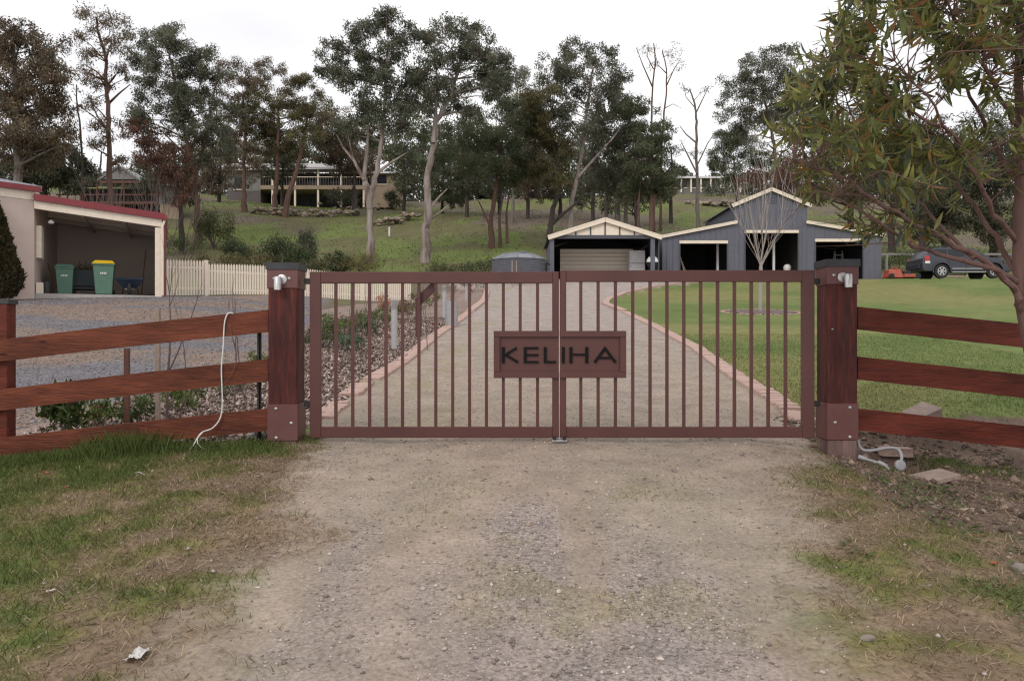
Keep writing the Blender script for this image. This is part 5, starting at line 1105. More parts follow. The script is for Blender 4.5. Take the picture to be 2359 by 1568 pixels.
# ------------------------------------------------------------------ the dark four-wheel drive
def car(x0, y, z0, L=4.82, Wd=1.86, Hh=1.66):
    g = empty('parked_car', (x0 + L / 2, y, z0), 'dark grey four-wheel drive parked facing right beside the barn', 'car')
    hw = Wd / 2; R = .375; wx = (x0 + 1.02, x0 + 3.80); wz = R
    def arc(cx, r, n=9, a0=math.pi, a1=0): return [(cx + r * math.cos(a0 + (a1 - a0) * i / n), wz + r * math.sin(a0 + (a1 - a0) * i / n)) for i in range(n + 1)]
    low = [(x0 + .02, .42), (x0 + .18, .36)] + arc(wx[0], .46) + arc(wx[1], .46) + [(x0 + L - .30, .30), (x0 + L - .06, .42), (x0 + L, .62), (x0 + L - .04, .84), (x0 + L - .22, .98), (x0 + L - .75, 1.06), (x0 + L - 1.18, 1.10), (x0 + .22, 1.13), (x0 + .06, 1.10), (x0 - .02, .80)]
    b = MB(); n = len(low)
    secs = [(-hw + .05, .985), (-hw, 1.0), (hw, 1.0), (hw - .05, .985)]
    v = []
    cx, cz_ = x0 + L / 2, .7
    for (yy, sc) in [(-hw, .0)]: pass
    v = [(p[0], y - hw + .015, z0 + p[1]) for p in low] + [(p[0], y + hw - .015, z0 + p[1]) for p in low]
    f = [tuple(range(n)), tuple(range(2 * n - 1, n - 1, -1))] + [(i, n + i, n + (i + 1) % n, (i + 1) % n) for i in range(n)]
    b.add(v, f); b.build('body', M['car'], g, .05, True, 3)
    roof = [(x0 + .16, 1.08), (x0 + .42, 1.50), (x0 + .62, Hh - .06), (x0 + 1.0, Hh), (x0 + 2.35, Hh), (x0 + 2.75, Hh - .04), (x0 + 3.15, 1.40), (x0 + 3.62, 1.07)]
    def tw(z): return hw - .04 - .17 * max(0, (z - 1.08)) / (Hh - 1.08)
    n = len(roof); v = [(p[0], y - tw(p[1]), z0 + p[1]) for p in roof] + [(p[0], y + tw(p[1]), z0 + p[1]) for p in roof]
    MB().add(v, [tuple(range(n)), tuple(range(2 * n - 1, n - 1, -1))] + [(i, n + i, n + (i + 1) % n, (i + 1) % n) for i in range(n)]).build('cabin', M['car'], g, .035, True, 2)
    wins = [([(.66, 1.18), (.60, 1.42), (.72, 1.54), (1.34, 1.55), (1.34, 1.16), (.86, 1.14)], 'glass'), ([(1.40, 1.15), (1.40, 1.55), (2.22, 1.55), (2.26, 1.15)], 'glass'), ([(2.36, 1.15), (2.33, 1.55), (2.66, 1.54), (2.92, 1.40), (3.22, 1.17), (3.22, 1.14)], 'glass_clear')]
    for sgn in (-1, 1):
        for pts, mt in wins:
            n = len(pts); v = [(x0 + p[0], y + sgn * (tw(p[1]) + .006), z0 + p[1]) for p in pts] + [(x0 + p[0], y + sgn * (tw(p[1]) - .03), z0 + p[1]) for p in pts]
            MB().add(v, [tuple(range(n)), tuple(range(2 * n - 1, n - 1, -1))] + [(i, n + i, n + (i + 1) % n, (i + 1) % n) for i in range(n)]).build('side_window', M[mt], g)
        yy = y + sgn * hw
        for cx in wx:
            w = MB(); w.lathe([(.21, -.12), (R, -.11), (R + .005, 0), (R, .10), (.24, .12)], (cx, yy - sgn * .14, z0 + wz), 30, 'y'); wo = w.build('wheel', M['tyre'], g, smooth=True)
            MB().lathe([(.235, 0), (.235, sgn * .015), (.20, sgn * .02), (.20, 0)], (cx, yy - sgn * .025, z0 + wz), 26, 'y').build('rim', M['steel'], wo)
            for q in range(6):
                a = q * 1.047; MB().beam((cx + .04 * math.cos(a), yy - sgn * .012, z0 + wz + .04 * math.sin(a)), (cx + .215 * math.cos(a), yy - sgn * .012, z0 + wz + .215 * math.sin(a)), .02, .062).build('spoke', M['steel'], wo)
            MB().lathe([(.05, 0), (.05, sgn * .012)], (cx, yy - sgn * .012, z0 + wz), 14, 'y').build('hub', M['steel'], wo)
            b = MB(); v = []; m_ = 14
            for i in range(m_ + 1):
                a = math.pi * (1.05 - 1.1 * i / m_)
                for r_, o_ in ((.455, .0), (.455, .035), (.50, .03), (.50, .0)): v.append((cx + r_ * math.cos(a), yy + sgn * (o_ - .012), z0 + wz + r_ * math.sin(a)))
            MB().add(v, [(4 * i + j, 4 * i + (j + 1) % 4, 4 * i + 4 + (j + 1) % 4, 4 * i + 4 + j) for i in range(m_) for j in range(4)]).build('wheel_arch', M['car'], g, smooth=True)
        MB().box((x0 + .10, yy - .03, z0 + .92), (x0 + .36, yy + .012, z0 + 1.18)).build('tail_lamp', M['red_lamp'], g, .015)
        MB().box((x0 + .12, yy - .03, z0 + .78), (x0 + .38, yy + .011, z0 + .915)).build('reverse_lamp', M['white'], g, .012)
        MB().box((x0 + L - .55, yy - .05, z0 + .80), (x0 + L - .16, yy + .006, z0 + .94)).build('headlight', M['glass_clear'], g, .015)
        MB().box((x0 + 1.55, yy - .01, z0 + .50), (x0 + 3.20, yy + .012, z0 + .535)).build('side_trim', M['steel'], g)
        MB().box((x0 + 1.50, yy - .12, z0 + .30), (x0 + 3.28, yy + .06, z0 + .35)).build('side_step', M['steel'], g, .01)
        for hx in (1.52, 2.45): MB().box((x0 + hx, yy - .01, z0 + .96), (x0 + hx + .2, yy + .02, z0 + .995)).build('door_handle', M['car'], g, .006)
        for sx_ in (1.37, 2.30, 3.24): MB().box((x0 + sx_ - .006, yy - .014, z0 + .42), (x0 + sx_ + .006, yy - .0125, z0 + 1.10)).build('door_seam', M['black'], g)
        MB().box((x0 + 3.05, yy + .0, z0 + 1.10), (x0 + 3.20, yy + .20, z0 + 1.27)).build('mirror', M['black'], g, .03)
        MB().tube([(x0 + .75, y + sgn * .68, z0 + Hh - .02), (x0 + .85, y + sgn * .68, z0 + Hh + .045), (x0 + 2.2, y + sgn * .68, z0 + Hh + .045), (x0 + 2.35, y + sgn * .68, z0 + Hh - .02)], .02, 7).build('roof_rail', M['car'], g)
    for hx in (.95, 2.0): MB().box((x0 + hx, y - .70, z0 + Hh + .045), (x0 + hx + .06, y + .70, z0 + Hh + .085)).build('roof_bar', M['black'], g)
    MB().box((x0 - .05, y - .62, z0 + .55), (x0 + .02, y + .62, z0 + .80)).build('rear_bumper', M['car'], g, .02)
    MB().box((x0 + .12, y - .5, z0 + 1.18), (x0 + .3, y + .5, z0 + 1.5)).build('rear_window', M['glass'], g) if False else None
    n4 = [(3.18, 1.375), (3.58, 1.095)]
    v = [(x0 + n4[0][0] + .012, y - .66, z0 + n4[0][1] + .01), (x0 + n4[1][0] + .012, y - .74, z0 + n4[1][1] + .012), (x0 + n4[1][0] + .012, y + .74, z0 + n4[1][1] + .012), (x0 + n4[0][0] + .012, y + .66, z0 + n4[0][1] + .01)]
    MB().add(v + [(p[0] - .03, p[1], p[2] - .03) for p in v], [(0,1,2,3),(7,6,5,4),(0,4,5,1),(1,5,6,2),(2,6,7,3),(3,7,4,0)]).build('windscreen', M['glass'], g)
    MB().box((x0 + L - .06, y - .45, z0 + .62), (x0 + L + .012, y + .45, z0 + .86)).build('grille', M['black'], g, .01)
    return g
car(bx(2109), 43.2, hz(bx(2200), 43.2) - .02)
# orange implement and dark post beside the car
x, y = bx(2062), 42.7; z = hz(x, y)
g = empty('orange_implement', (x, y, z), 'orange implement lying between the barn and the car', 'implement')
MB().add([(x - .7, y - .4, z + .05), (x + .2, y - .4, z + .05), (x + .2, y + .4, z + .05), (x - .7, y + .4, z + .05), (x - .6, y - .3, z + .48), (x - .05, y - .3, z + .50), (x - .05, y + .3, z + .50), (x - .6, y + .3, z + .48)], [(0,3,2,1),(4,5,6,7),(0,1,5,4),(1,2,6,5),(2,3,7,6),(3,0,4,7)]).build('hopper', M['orange'], g, .03)
MB().box((x + .1, y - .45, z + .06), (x + 1.0, y + .45, z + .24)).build('deck', M['orange'], g, .03); MB().box((x + .2, y - .2, z + .24), (x + .62, y + .2, z + .42)).build('motor', M['black'], g, .03)
MB().tube([(x - .6, y, z + .45), (x - .2, y, z + .62), (x + .6, y, z + .3)], .025, 7).build('arm', M['orange'], g)
for q in (-.55, .85): MB().lathe([(.1, -.06), (.14, -.05), (.14, .05), (.1, .06)], (x + q, y - .42, z + .14), 16, 'y').build('wheel', M['tyre'], g)
x, y = bx(2068), 46.0; z = hz(x, y); g = empty('meter_post', (x, y, z), 'slim dark post with a white top behind the orange implement', 'post')
MB().box((x - .07, y - .05, z - .2), (x + .07, y + .05, z + 1.15)).build('stake', M['bark_dark'], g, .01); MB().lathe([(.06, 0), (.09, .10), (.05, .22)], (x, y, z + 1.1), 12).build('white_top', M['white'], g, smooth=True)
# ------------------------------------------------------------------ houses on the hill
def hxz(Y): return (lambda u: (u - 1179) * Y / F), (lambda v: CZ + (784 - v) * Y / F)
# neighbour's house behind the carport
NY = 80.0; X, Z = hxz(NY)
g = empty('neighbour_house', (X(270), NY, Z(520)), 'grey-roofed house with dark veranda behind the carport', 'house')
b = MB(); b.box((X(165), NY + 2.2, Z(560)), (X(366), NY + 3.4, Z(425))); b.build('wall', M['dark_in'], g)  # near-black wall colour stands in for the shade under the veranda roof
rz0 = Z(418)
sheet([(X(140), NY - .4, Z(420)), (X(368), NY - .4, Z(418)), (X(335), NY + 5, Z(396)), (X(200), NY + 5, Z(394))], .12, 'roof', M['roof_green'], g)
sheet([(X(330), NY - .45, Z(417)), (X(416), NY - .45, Z(441)), (X(398), NY + 3, Z(428)), (X(338), NY + 3, Z(398))], .12, 'roof', M['roof_green'], g)
b = MB(); b.prism([(X(226), Z(412)), (X(318), Z(412)), (X(272), Z(384))], 'y', NY + .2, NY + 3); b.build('gable', M['grey_wall'], g)
for p_, q_ in (((226, 413), (272, 382)), ((272, 382), (318, 413))): b = MB(); b.beam((X(p_[0]), NY + .1, Z(p_[1])), (X(q_[0]), NY + .1, Z(q_[1])), .12, .18); b.build('gable_barge', M['grey_wall'], g)
sheet([(X(222), NY + .05, Z(414)), (X(272), NY + .05, Z(380)), (X(272), NY + 4, Z(380)), (X(222), NY + 4, Z(414))], .08, 'gable_roof', M['roof_green'], g); sheet([(X(272), NY + .05, Z(380) - .01), (X(322), NY + .05, Z(414)), (X(322), NY + 4, Z(414)), (X(272), NY + 4, Z(380) - .01)], .08, 'gable_roof', M['roof_green'], g)
MB().box((X(140), NY - .45, Z(424)), (X(366), NY - .3, Z(418))).build('veranda_beam', M['wood_brown'], g)
for u in (142, 160, 190, 228, 290, 340, 366): MB().box((X(u) - .06, NY - .42, Z(560)), (X(u) + .06, NY - .3, Z(423))).build('veranda_post', M['grey_wall'] if u in (142, 160, 366) else M['wood_brown'], g)
MB().box((X(135), NY - .5, Z(472)), (X(371), NY + 2.2, Z(466))).build('deck', M['wood_brown'], g)
MB().box((X(135), NY - .48, Z(452)), (X(371), NY - .43, Z(449))).build('deck_rail', M['wood_brown'], g)
for i in range(12): u = 140 + i * 20; MB().box((X(u) - .025, NY - .47, Z(467)), (X(u) + .025, NY - .44, Z(452))).build('baluster', M['wood_brown'], g)
b = ribbed(X(372), X(418), Z(472), Z(430), NY - .6, .35, .05); b.build('side_cladding', M['grey_wall'], g)
MB().box((X(374), NY - .58, Z(560)), (X(418), NY + .4, Z(472))).build('retaining_wall', M['tan_wall'], g)
# low roof of a second wing
sheet([(X(86), NY - 3, Z(442)), (X(160), NY - 3, Z(432)), (X(190), NY + 3, Z(416)), (X(120), NY + 3, Z(418))], .12, 'wing_roof', M['roof_green'], g)

# two-storey house with balcony
TY = 107.0; X, Z = hxz(TY)
g = empty('balcony_house', (X(720), TY, Z(475)), 'two-storey house with long balcony and pale roof among the trees', 'house')
MB().box((X(522), TY, Z(505)), (X(600), TY + 9, Z(441))).build('lower_wall', M['brown_wall'], g); MB().box((X(522), TY + .05, Z(440)), (X(600), TY + 9, Z(392))).build('upper_wall', M['grey_wall'], g)
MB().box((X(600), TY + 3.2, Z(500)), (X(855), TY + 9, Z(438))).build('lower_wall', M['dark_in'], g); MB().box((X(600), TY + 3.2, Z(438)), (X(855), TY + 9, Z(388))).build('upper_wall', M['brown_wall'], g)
MB().box((X(855), TY + .02, Z(478)), (X(905), TY + 9, Z(396))).build('end_wall', M['tan_wall'], g)
b = MB(); b.prism([(TY + .02, Z(478)), (TY + 9, Z(478)), (TY + 9, Z(396)), (TY + 4.5, Z(380)), (TY + .02, Z(396))], 'x', X(905), X(905) + .25); b.build('gable_wall', M['tan_wall'], g)
MB().box((X(600), TY - .3, Z(437)), (X(858), TY + 3.2, Z(428))).build('balcony_floor', M['tan_wall'], g)
for u in (628, 680, 733, 786, 838): MB().box((X(u) - .12, TY - .2, Z(478)), (X(u) + .12, TY + .05, Z(388))).build('post', M['cream_trim'], g)
MB().box((X(600), TY - .25, Z(409.6)), (X(855), TY - .17, Z(408))).build('handrail', M['cream_trim'], g)
for i in range(43): u = 601 + i * 6; MB().box((X(u) - .018, TY - .24, Z(428)), (X(u) + .018, TY - .19, Z(409.6))).build('baluster', M['grey_wall'], g)
sheet([(X(512), TY - .9, Z(392)), (X(860), TY - .9, Z(386)), (X(860), TY + 5, Z(374)), (X(520), TY + 5, Z(376))], .25, 'roof', M['roof_white'], g)
sheet([(X(850), TY - .5, Z(397)), (X(916), TY - .5, Z(397)), (X(916), TY + 4.6, Z(381)), (X(850), TY + 4.6, Z(381))], .25, 'roof', M['roof_white'], g)
sheet([(X(850), TY + 4.6, Z(381)), (X(916), TY + 4.6, Z(381)), (X(924), TY + 9.8, Z(398)), (X(850), TY + 9.8, Z(398))], .25, 'roof', M['roof_white'], g)
for (a_, c_, d_, e_) in ((540, 556, 436, 408), (866, 890, 424, 404), (640, 668, 427, 396), (690, 725, 427, 396), (745, 780, 427, 396), (800, 830, 427, 396)):
    yy = TY if (a_ < 600 or a_ > 855) else TY + 3.2; w_ = MB().box((X(a_), yy - .06, Z(d_)), (X(c_), yy + .06, Z(e_))).build('window', M['glass'], g); MB().box((X(a_) - .1, yy - .10, Z(d_) - .12), (X(c_) + .1, yy - .065, Z(d_) - .01)).build('sill', M['cream_trim'], w_)
MB().box((X(516), TY - 1.0, Z(389)), (X(858), TY - .85, Z(381))).build('fascia', M['roof_white'], g)
MB().box((X(690), TY + 3.1, Z(476)), (X(700), TY + 3.25, Z(446))).build('door', M['black'], g)
# houses on the crest
def far_house(u0, u1, v0, v1, vr, Y, label, wall, roof):
    X, Z = hxz(Y); g = empty('far_house', (X((u0 + u1) / 2), Y, Z(v1)), label, 'house', 'low houses along the crest')
    MB().box((X(u0), Y, Z(v1 + 12)), (X(u1), Y + 9, Z(v0))).build('wall', M[wall], g)
    sheet([(X(u0 - 8), Y - 1.5, Z(v0) + .1), (X(u1 + 8), Y - 1.5, Z(v0) + .1), (X(u1 - 4), Y + 5, Z(vr)), (X(u0 + 4), Y + 5, Z(vr))], .3, 'roof', M[roof], g)
    n = max(2, int((u1 - u0) / 22))
    for i in range(n):
        a = u0 + (u1 - u0) * (i + .25) / n; c = u0 + (u1 - u0) * (i + .7) / n; w_ = MB().box((X(a), Y - .08, Z(v1 - 4)), (X(c), Y + .05, Z(v0 + 6))).build('window', M['glass'], g); MB().box((X(a) - .12, Y - .14, Z(v1 - 4) - .2), (X(c) + .12, Y - .085, Z(v1 - 4) - .02)).build('sill', M['cream_trim'], w_)
    for i in range(n + 1): a = u0 + (u1 - u0) * i / n; MB().box((X(a) - .12, Y - 1.3, Z(v1 + 10)), (X(a) + .12, Y - 1.1, Z(v0) + .1)).build('veranda_post', M['cream_trim'], g)
far_house(1520, 1700, 412, 436, 397, 132, 'long low house with pale roof on the crest right of centre', 'grey_wall', 'roof_white')
far_house(1090, 1150, 402, 425, 393, 138, 'far house with a bright roof glimpsed between the middle trees', 'brown_wall', 'roof_white')
far_house(2180, 2300, 440, 462, 425, 128, 'far low house behind the dark trees at right', 'grey_wall', 'roof_white')

# ------------------------------------------------------------------ stone walls, boulders and rails on the slope
rk = [rock_mesh('stone', M['rock_tan'] if i % 2 else M['rock'], 60 + i, 1) for i in range(6)]
def stone_wall(path, n, s, label, rows=2, seed=1, spread=.25):
    r = random.Random(seed); pts = hits(path); x, y, a = resample(pts, .05); g = empty('stone_wall', (x[0], y[0], hz(x[0], y[0])), label, 'stone wall', 'dry stone walls on the slope'); G = Vector(g.location)
    for i in range(n):
        k = int(r.random() * (len(x) - 1)); o = bpy.data.objects.new('stone', rk[i % 6]); COL.objects.link(o); o.parent = g; sz = s * r.uniform(.55, 1.35)
        o.location = Vector((x[k] + r.gauss(0, spread), y[k] + r.gauss(0, spread), hz(x[k], y[k]) + r.uniform(0, rows) * s * .8)) - G; o.scale = (sz * 1.2, sz, sz * .9); o.rotation_euler = (r.uniform(-.4, .4), r.uniform(-.4, .4), r.uniform(0, 6))
stone_wall([(575, 492), (650, 497), (740, 500), (830, 497)], 120, .30, 'stone retaining wall below the balcony house', 3, 2)
stone_wall([(740, 478), (800, 480), (860, 484), (910, 480)], 60, .28, 'scattered rockery stones right under the balcony', 1, 3, 1.4)
stone_wall([(850, 520), (900, 518), (945, 505)], 55, .32, 'stone pile beside the pale forked tree', 3, 4, .5)
stone_wall([(1590, 470), (1650, 474), (1700, 476)], 50, .45, 'line of pale stones above the barn roof', 1, 5, .6)
p = hit(882, 545); b = MB(); b.box((p[0] + .7, p[1] - 1.2, p[2] - .1), (p[0] + .85, p[1] - 1.08, p[2] + .75)); b.thing('white_marker', M['white'], 'short white marker post on the slope below the pale forked tree', 'marker', (p[0] + .75, p[1] - 1.1, p[2]))
X, Z = hxz(52); g = empty('low_rail', (X(2080), 52, Z(588)), 'grey horizontal rail crossing the grass behind the car', 'rail')
b = MB(); b.box((X(2020), 52, Z(588)), (X(2400), 52.15, Z(583))); b.build('beam', M['grey_wall'], g)
for u in (2040, 2130, 2220, 2310): MB().box((X(u), 52.0, Z(625)), (X(u) + .14, 52.14, Z(588))).build('post', M['grey_wall'], g)
for i, u in enumerate((1178, 1188)):
    X, Z = hxz(36.5 + i); b = MB(); b.box((X(u), 36.5 + i, Z(700)), (X(u) + .05, 36.55 + i, Z(600))); b.thing('garden_stake', M['stake'], ['left pale stake at the far end of the drive by the tank', 'right pale stake at the far end of the drive by the tank'][i], 'stake', (X(u), 36.5 + i, hz(X(u), 36.5 + i)))

# ------------------------------------------------------------------ young bare tree on the lawn
p = hit(1752, 719); x, y = p[0], p[1]; z = hz(x, y); rn = random.Random(5)
g = empty('young_tree', (x, y, z), 'leafless young silver-barked tree on the lawn in front of the barn', 'tree'); kk = y / F
b = MB(); P = lambda u, v, dy=0: Vector(((u - 1179) * kk, y + dy, CZ + (784 - v) * kk))
b.tube([P(1752, 725), P(1751, 690), P(1752, 650), P(1752, 612)], [.07, .058, .055, .052], 9, False); b.build('trunk', M['bark_silver'], g, smooth=True)
b = MB(); limbs = [[(1751, 612), (1738, 570), (1715, 520), (1690, 470), (1672, 420)], [(1752, 612), (1745, 575), (1735, 520), (1722, 450), (1700, 390)], [(1752, 612), (1757, 570), (1752, 500), (1748, 420), (1752, 345)], [(1753, 614), (1768, 580), (1790, 530), (1800, 460), (1812, 400)], [(1753, 610), (1772, 570), (1800, 520), (1825, 480), (1842, 430)], [(1740, 580), (1718, 540), (1700, 480), (1690, 420)], [(1752, 600), (1764, 540), (1775, 470), (1782, 390)], [(1752, 540), (1762, 470), (1765, 400), (1770, 340)]]
for i, lm in enumerate(limbs):
    pts = [P(u, v, (rn.random() - .5) * .35 * j) for j, (u, v) in enumerate(lm)]; r0 = .019
    b.tube(pts, [r0, r0 * .75, r0 * .55, r0 * .35, r0 * .12][:len(pts)] if len(pts) == 5 else [r0, r0 * .7, r0 * .4, r0 * .12], 6, False)
    for j in range(1, len(pts)):
        for q in range(3):
            t = rn.random(); bp = pts[j - 1].lerp(pts[j], t); d = (pts[j] - pts[j - 1]).normalized(); a = rn.uniform(0, 6.28)
            grow(b, bp, d + Vector((math.cos(a), math.sin(a), .3)) * .42, rn.uniform(.6, 1.35), .0055, 1, rn, .4, .5, 4, (2, 3), None, 4, .6, .06)
b.build('branches', M['bark_silver'], g)
g2 = empty('tree_ring', (x, y, z), 'low ring of broken brick and mulch round the young tree', 'edging'); r = random.Random(8)
for i in range(26):
    a = i / 26 * 6.283; o = bpy.data.objects.new('brick', brick_me); COL.objects.link(o); o.parent = g2; qx, qy = x + 1.15 * math.cos(a), y + 1.15 * math.sin(a); o.location = Vector((qx, qy, hz(qx, qy) - .014)) - Vector(g2.location); o.rotation_euler = (r.gauss(0, .05), r.gauss(0, .05), a + r.gauss(0, .1))
v = [(x, y, hz(x, y) + .05)] + [(x + 1.04 * math.cos(i / 20 * 6.283), y + 1.04 * math.sin(i / 20 * 6.283), hz(x + 1.04 * math.cos(i / 20 * 6.283), y + 1.04 * math.sin(i / 20 * 6.283)) + .025) for i in range(20)]
MB().add(v, [(0, 1 + i, 1 + (i + 1) % 20) for i in range(20)]).build('mulch_disc', pm('ring_mulch', (.17, .12, .11), (.11, .08, .07), 30, .95, .6, 60), g2)

# ------------------------------------------------------------------ gum trees on the slope
EU = (.132, .145, .100); EUB = (.160, .130, .086); EUG = (.112, .136, .072); EUD = (.086, .098, .060); RED = (.165, .080, .058); OLV = (.140, .130, .060)
def gum(base, trunk, blobs, label, cat='tree', Y=None, bark='bark_grey', r0=.28, leaf=EU, dens=1.0, brown=.12, lsz=(.25, .072), group='gum trees on the hillside', name='gum_tree', twigs=1.0, seed=0, droop=.55, extra=None, thin=.85):
    p = hit(*base) if Y is None else np.array([(base[0] - 1179) * Y / F, Y, 0]); x, y = p[0], p[1]; z = hz(x, y); k = y / F; rn = random.Random(seed * 31 + int(base[0])); r0 = r0 * .68; blobs = [(u_, v_, a_ * 1.12, c_ * 1.12) for u_, v_, a_, c_ in blobs]
    if name == 'gum_tree': blobs = list(blobs) + [(u + rn.uniform(-.95, .95) * a, v + rn.uniform(-.7, 1.0) * c, a * .55, c * .55) for (u, v, a, c) in blobs for _q in range(2)]
    g = empty(name, (x, y, z), label, cat, group); P = lambda u, v, dy=0.: Vector(((u - 1179) * (y + dy) / F, y + dy, CZ + (784 - v) * (y + dy) / F))
    tp = [Vector((x, y, z - .3))] + [P(u, v, rn.uniform(-.4, .4)) for u, v in trunk]; n = len(tp)
    tb = MB(); rad = [r0 * 1.25] + [r0 * (1 - .78 * (i + 1) / n) for i in range(n - 1)]
    fine = []; fr = []
    for i in range(n - 1):
        for q in range(5):
            t = q / 5; c = tp[i].lerp(tp[i + 1], t); jj = .5 * r0 if 0 < i + t else 0; fine.append(c + Vector((rn.gauss(0, jj * .3), rn.gauss(0, jj * .3), 0))); fr.append((rad[i] * (1 - t) + rad[i + 1] * t) * rn.uniform(.92, 1.08))
    fine.append(tp[-1]); fr.append(rad[-1] * .8); tb.tube(fine, fr, 8, False)
    for lm in (extra or []):                                           # second stems and bare limbs
        q = [P(u, v, rn.uniform(-.5, .5)) for u, v in lm[1:]]; rr = lm[0]; tb.tube(q, [rr * (1 - .7 * i / max(1, len(q) - 1)) for i in range(len(q))], 7, False)
    tb.build('trunk', M[bark], g, smooth=True)
    bb = MB(); CC = []; SZ = []
    for (u, v, ru, rv) in blobs:
        dy = rn.uniform(-1, 1) * 2.2; c = P(u, v, dy); rx, rzz = ru * k, rv * k; ry = (rx + rzz) * .5
        cand = [f_ for f_ in fine if f_.z < c.z + .5 * rzz] or fine[-3:]
        st = min(cand, key=lambda f_: (f_ - c).length + .35 * max(0, f_.z - c.z + 1.0)); i0_ = fine.index(st)
        m1 = st.lerp(c, .5) + Vector((rn.gauss(0, .2), rn.gauss(0, .2), .12 * (c - st).length * rn.uniform(-.2, 1))); br = max(.03, fr[i0_] * .42)
        bb.tube([st, m1, c], [br, br * .62, br * .3], 5, False)
        nc = max(6, int(9 * twigs * (rx * rzz) ** .5 / 1.6 + 4))
        for j in range(nc):
            d = Vector(rng.normal(0, 1, 3)); d.normalize(); rr = rn.random() ** .45; e = c + Vector((d.x * rx, d.y * ry, d.z * rzz + .15 * rzz)) * rr
            CC.append(e[:]); SZ.append(.22 + .16 * (rx + rzz) * .5 * rn.uniform(.6, 1.3))
            if j % 2 == 0: bb.tube([c.lerp(m1, rn.random() * .5), c.lerp(e, .55) + Vector((0, 0, .08)), e], [br * .26, br * .17, .012], 4, False)
    bo = bb.build('branches', M[bark], g); tag(bo, kind='stuff')
    CC = np.array(CC); SZ = np.array(SZ); per = (thin * 72 * dens * (SZ / .42) ** 1.7 * (.30 / lsz[0]) ** 2).astype(int) + 3
    idx = np.repeat(np.arange(len(CC)), per); N = len(idx)
    off = np.clip(rng.normal(0, 1, (N, 3)), -1.45, 1.45) * SZ[idx][:, None] * np.array([.62, .62, .46]); C = CC[idx] + off
    Q = leaf_quads(C, lsz[0], lsz[1], droop=droop)
    tone = rng.uniform(.75, 1.25, len(CC))[idx][:, None]
    fast_mesh('crown', Q, 4, M['leaf'], leaf_cols(N, leaf, .28, brown, (.125, .072, .045)) * tone, g, off=g.location); return g

gum((40, 450), [(42, 380), (38, 280), (36, 180), (30, 90)], [(20, 75, 50, 38), (85, 110, 62, 55), (30, 150, 70, 50), (100, 175, 55, 45), (130, 245, 42, 34), (55, 235, 75, 48), (20, 300, 60, 50), (105, 300, 60, 45), (60, 365, 80, 42), (130, 340, 40, 35), (10, 220, 50, 60)], 'broad brownish gum tree at the far left edge', Y=52, bark='bark_grey', r0=.45, leaf=EUB, brown=.32, dens=1.25, seed=1)
gum((100, 470), [(105, 400), (115, 350)], [(60, 400, 70, 35), (130, 395, 60, 35), (160, 420, 50, 25), (95, 365, 60, 40), (150, 370, 40, 30), (20, 410, 50, 40)], 'dense dark low tree behind the garage roof', Y=62, bark='bark_dark', leaf=EUD, dens=1.3, brown=.08, seed=2, lsz=(.26, .1))
gum((255, 470), [(254, 400), (250, 300), (246, 200), (243, 130), (228, 80), (222, 40)], [(215, 40, 42, 20), (252, 62, 40, 25), (190, 80, 26, 14), (262, 110, 34, 22), (205, 130, 30, 16), (195, 168, 26, 16), (222, 190, 30, 16), (275, 160, 20, 20), (212, 240, 28, 18), (235, 290, 26, 22), (225, 330, 20, 20), (275, 380, 22, 20)], 'tall sparse gum tree with thin see-through crown at left', Y=58, bark='bark_red', r0=.32, leaf=EUB, brown=.3, dens=.36, seed=3, twigs=1.5, lsz=(.24, .06), extra=[[.10, (249, 240), (275, 215), (300, 195)], [.09, (250, 300), (225, 270), (205, 225)], [.08, (246, 190), (222, 165), (196, 150)]])
gum((190, 470), [(190, 380), (185, 290), (176, 230), (176, 195)], [(176, 210, 6, 8)], 'slim dead stem left of the tall sparse gum', Y=57, bark='bark_dark', r0=.14, dens=.05, seed=4, cat='dead tree', name='dead_tree', extra=[[.05, (188, 370), (172, 345), (158, 330)], [.05, (189, 400), (205, 380), (215, 360)]])
gum((457, 562), [(452, 480), (448, 400), (430, 320), (405, 220), (390, 130)], [(365, 90, 50, 32), (322, 115, 38, 40), (410, 105, 42, 34), (348, 170, 45, 36), (430, 150, 50, 40), (478, 148, 46, 38), (395, 205, 55, 40), (330, 225, 40, 36), (465, 215, 50, 40), (305, 280, 34, 26), (375, 270, 55, 38), (440, 285, 55, 40), (500, 250, 40, 40), (500, 330, 44, 36), (420, 335, 45, 34)], 'large grey-green gum with reddish trunk left of centre', bark='bark_red', r0=.40, leaf=EU, brown=.15, dens=1.15, seed=5, extra=[[.16, (448, 420), (470, 330), (490, 230), (505, 150)], [.12, (440, 370), (400, 330), (370, 300)]])
gum((420, 500), [(415, 470), (402, 430), (380, 380)], [(330, 320, 36, 30), (370, 335, 40, 32), (300, 300, 24, 20), (400, 370, 40, 40), (425, 420, 32, 40), (355, 370, 40, 30), (395, 440, 36, 36)], 'rusty red-brown leaved tree in front of the large gum', Y=64, bark='bark_dark', r0=.3, leaf=RED, brown=.4, dens=.9, seed=6, lsz=(.28, .07))
gum((563, 500), [(562, 440), (562, 380), (566, 300), (560, 220)], [(545, 165, 46, 24), (600, 165, 44, 24), (560, 210, 40, 30), (530, 260, 36, 36), (580, 290, 50, 36), (545, 330, 40, 40), (590, 350, 36, 30)], 'dark gum with straight brown trunk in front of the balcony house', bark='bark_red', r0=.42, leaf=EUB, brown=.2, dens=1.1, seed=7, Y=86)
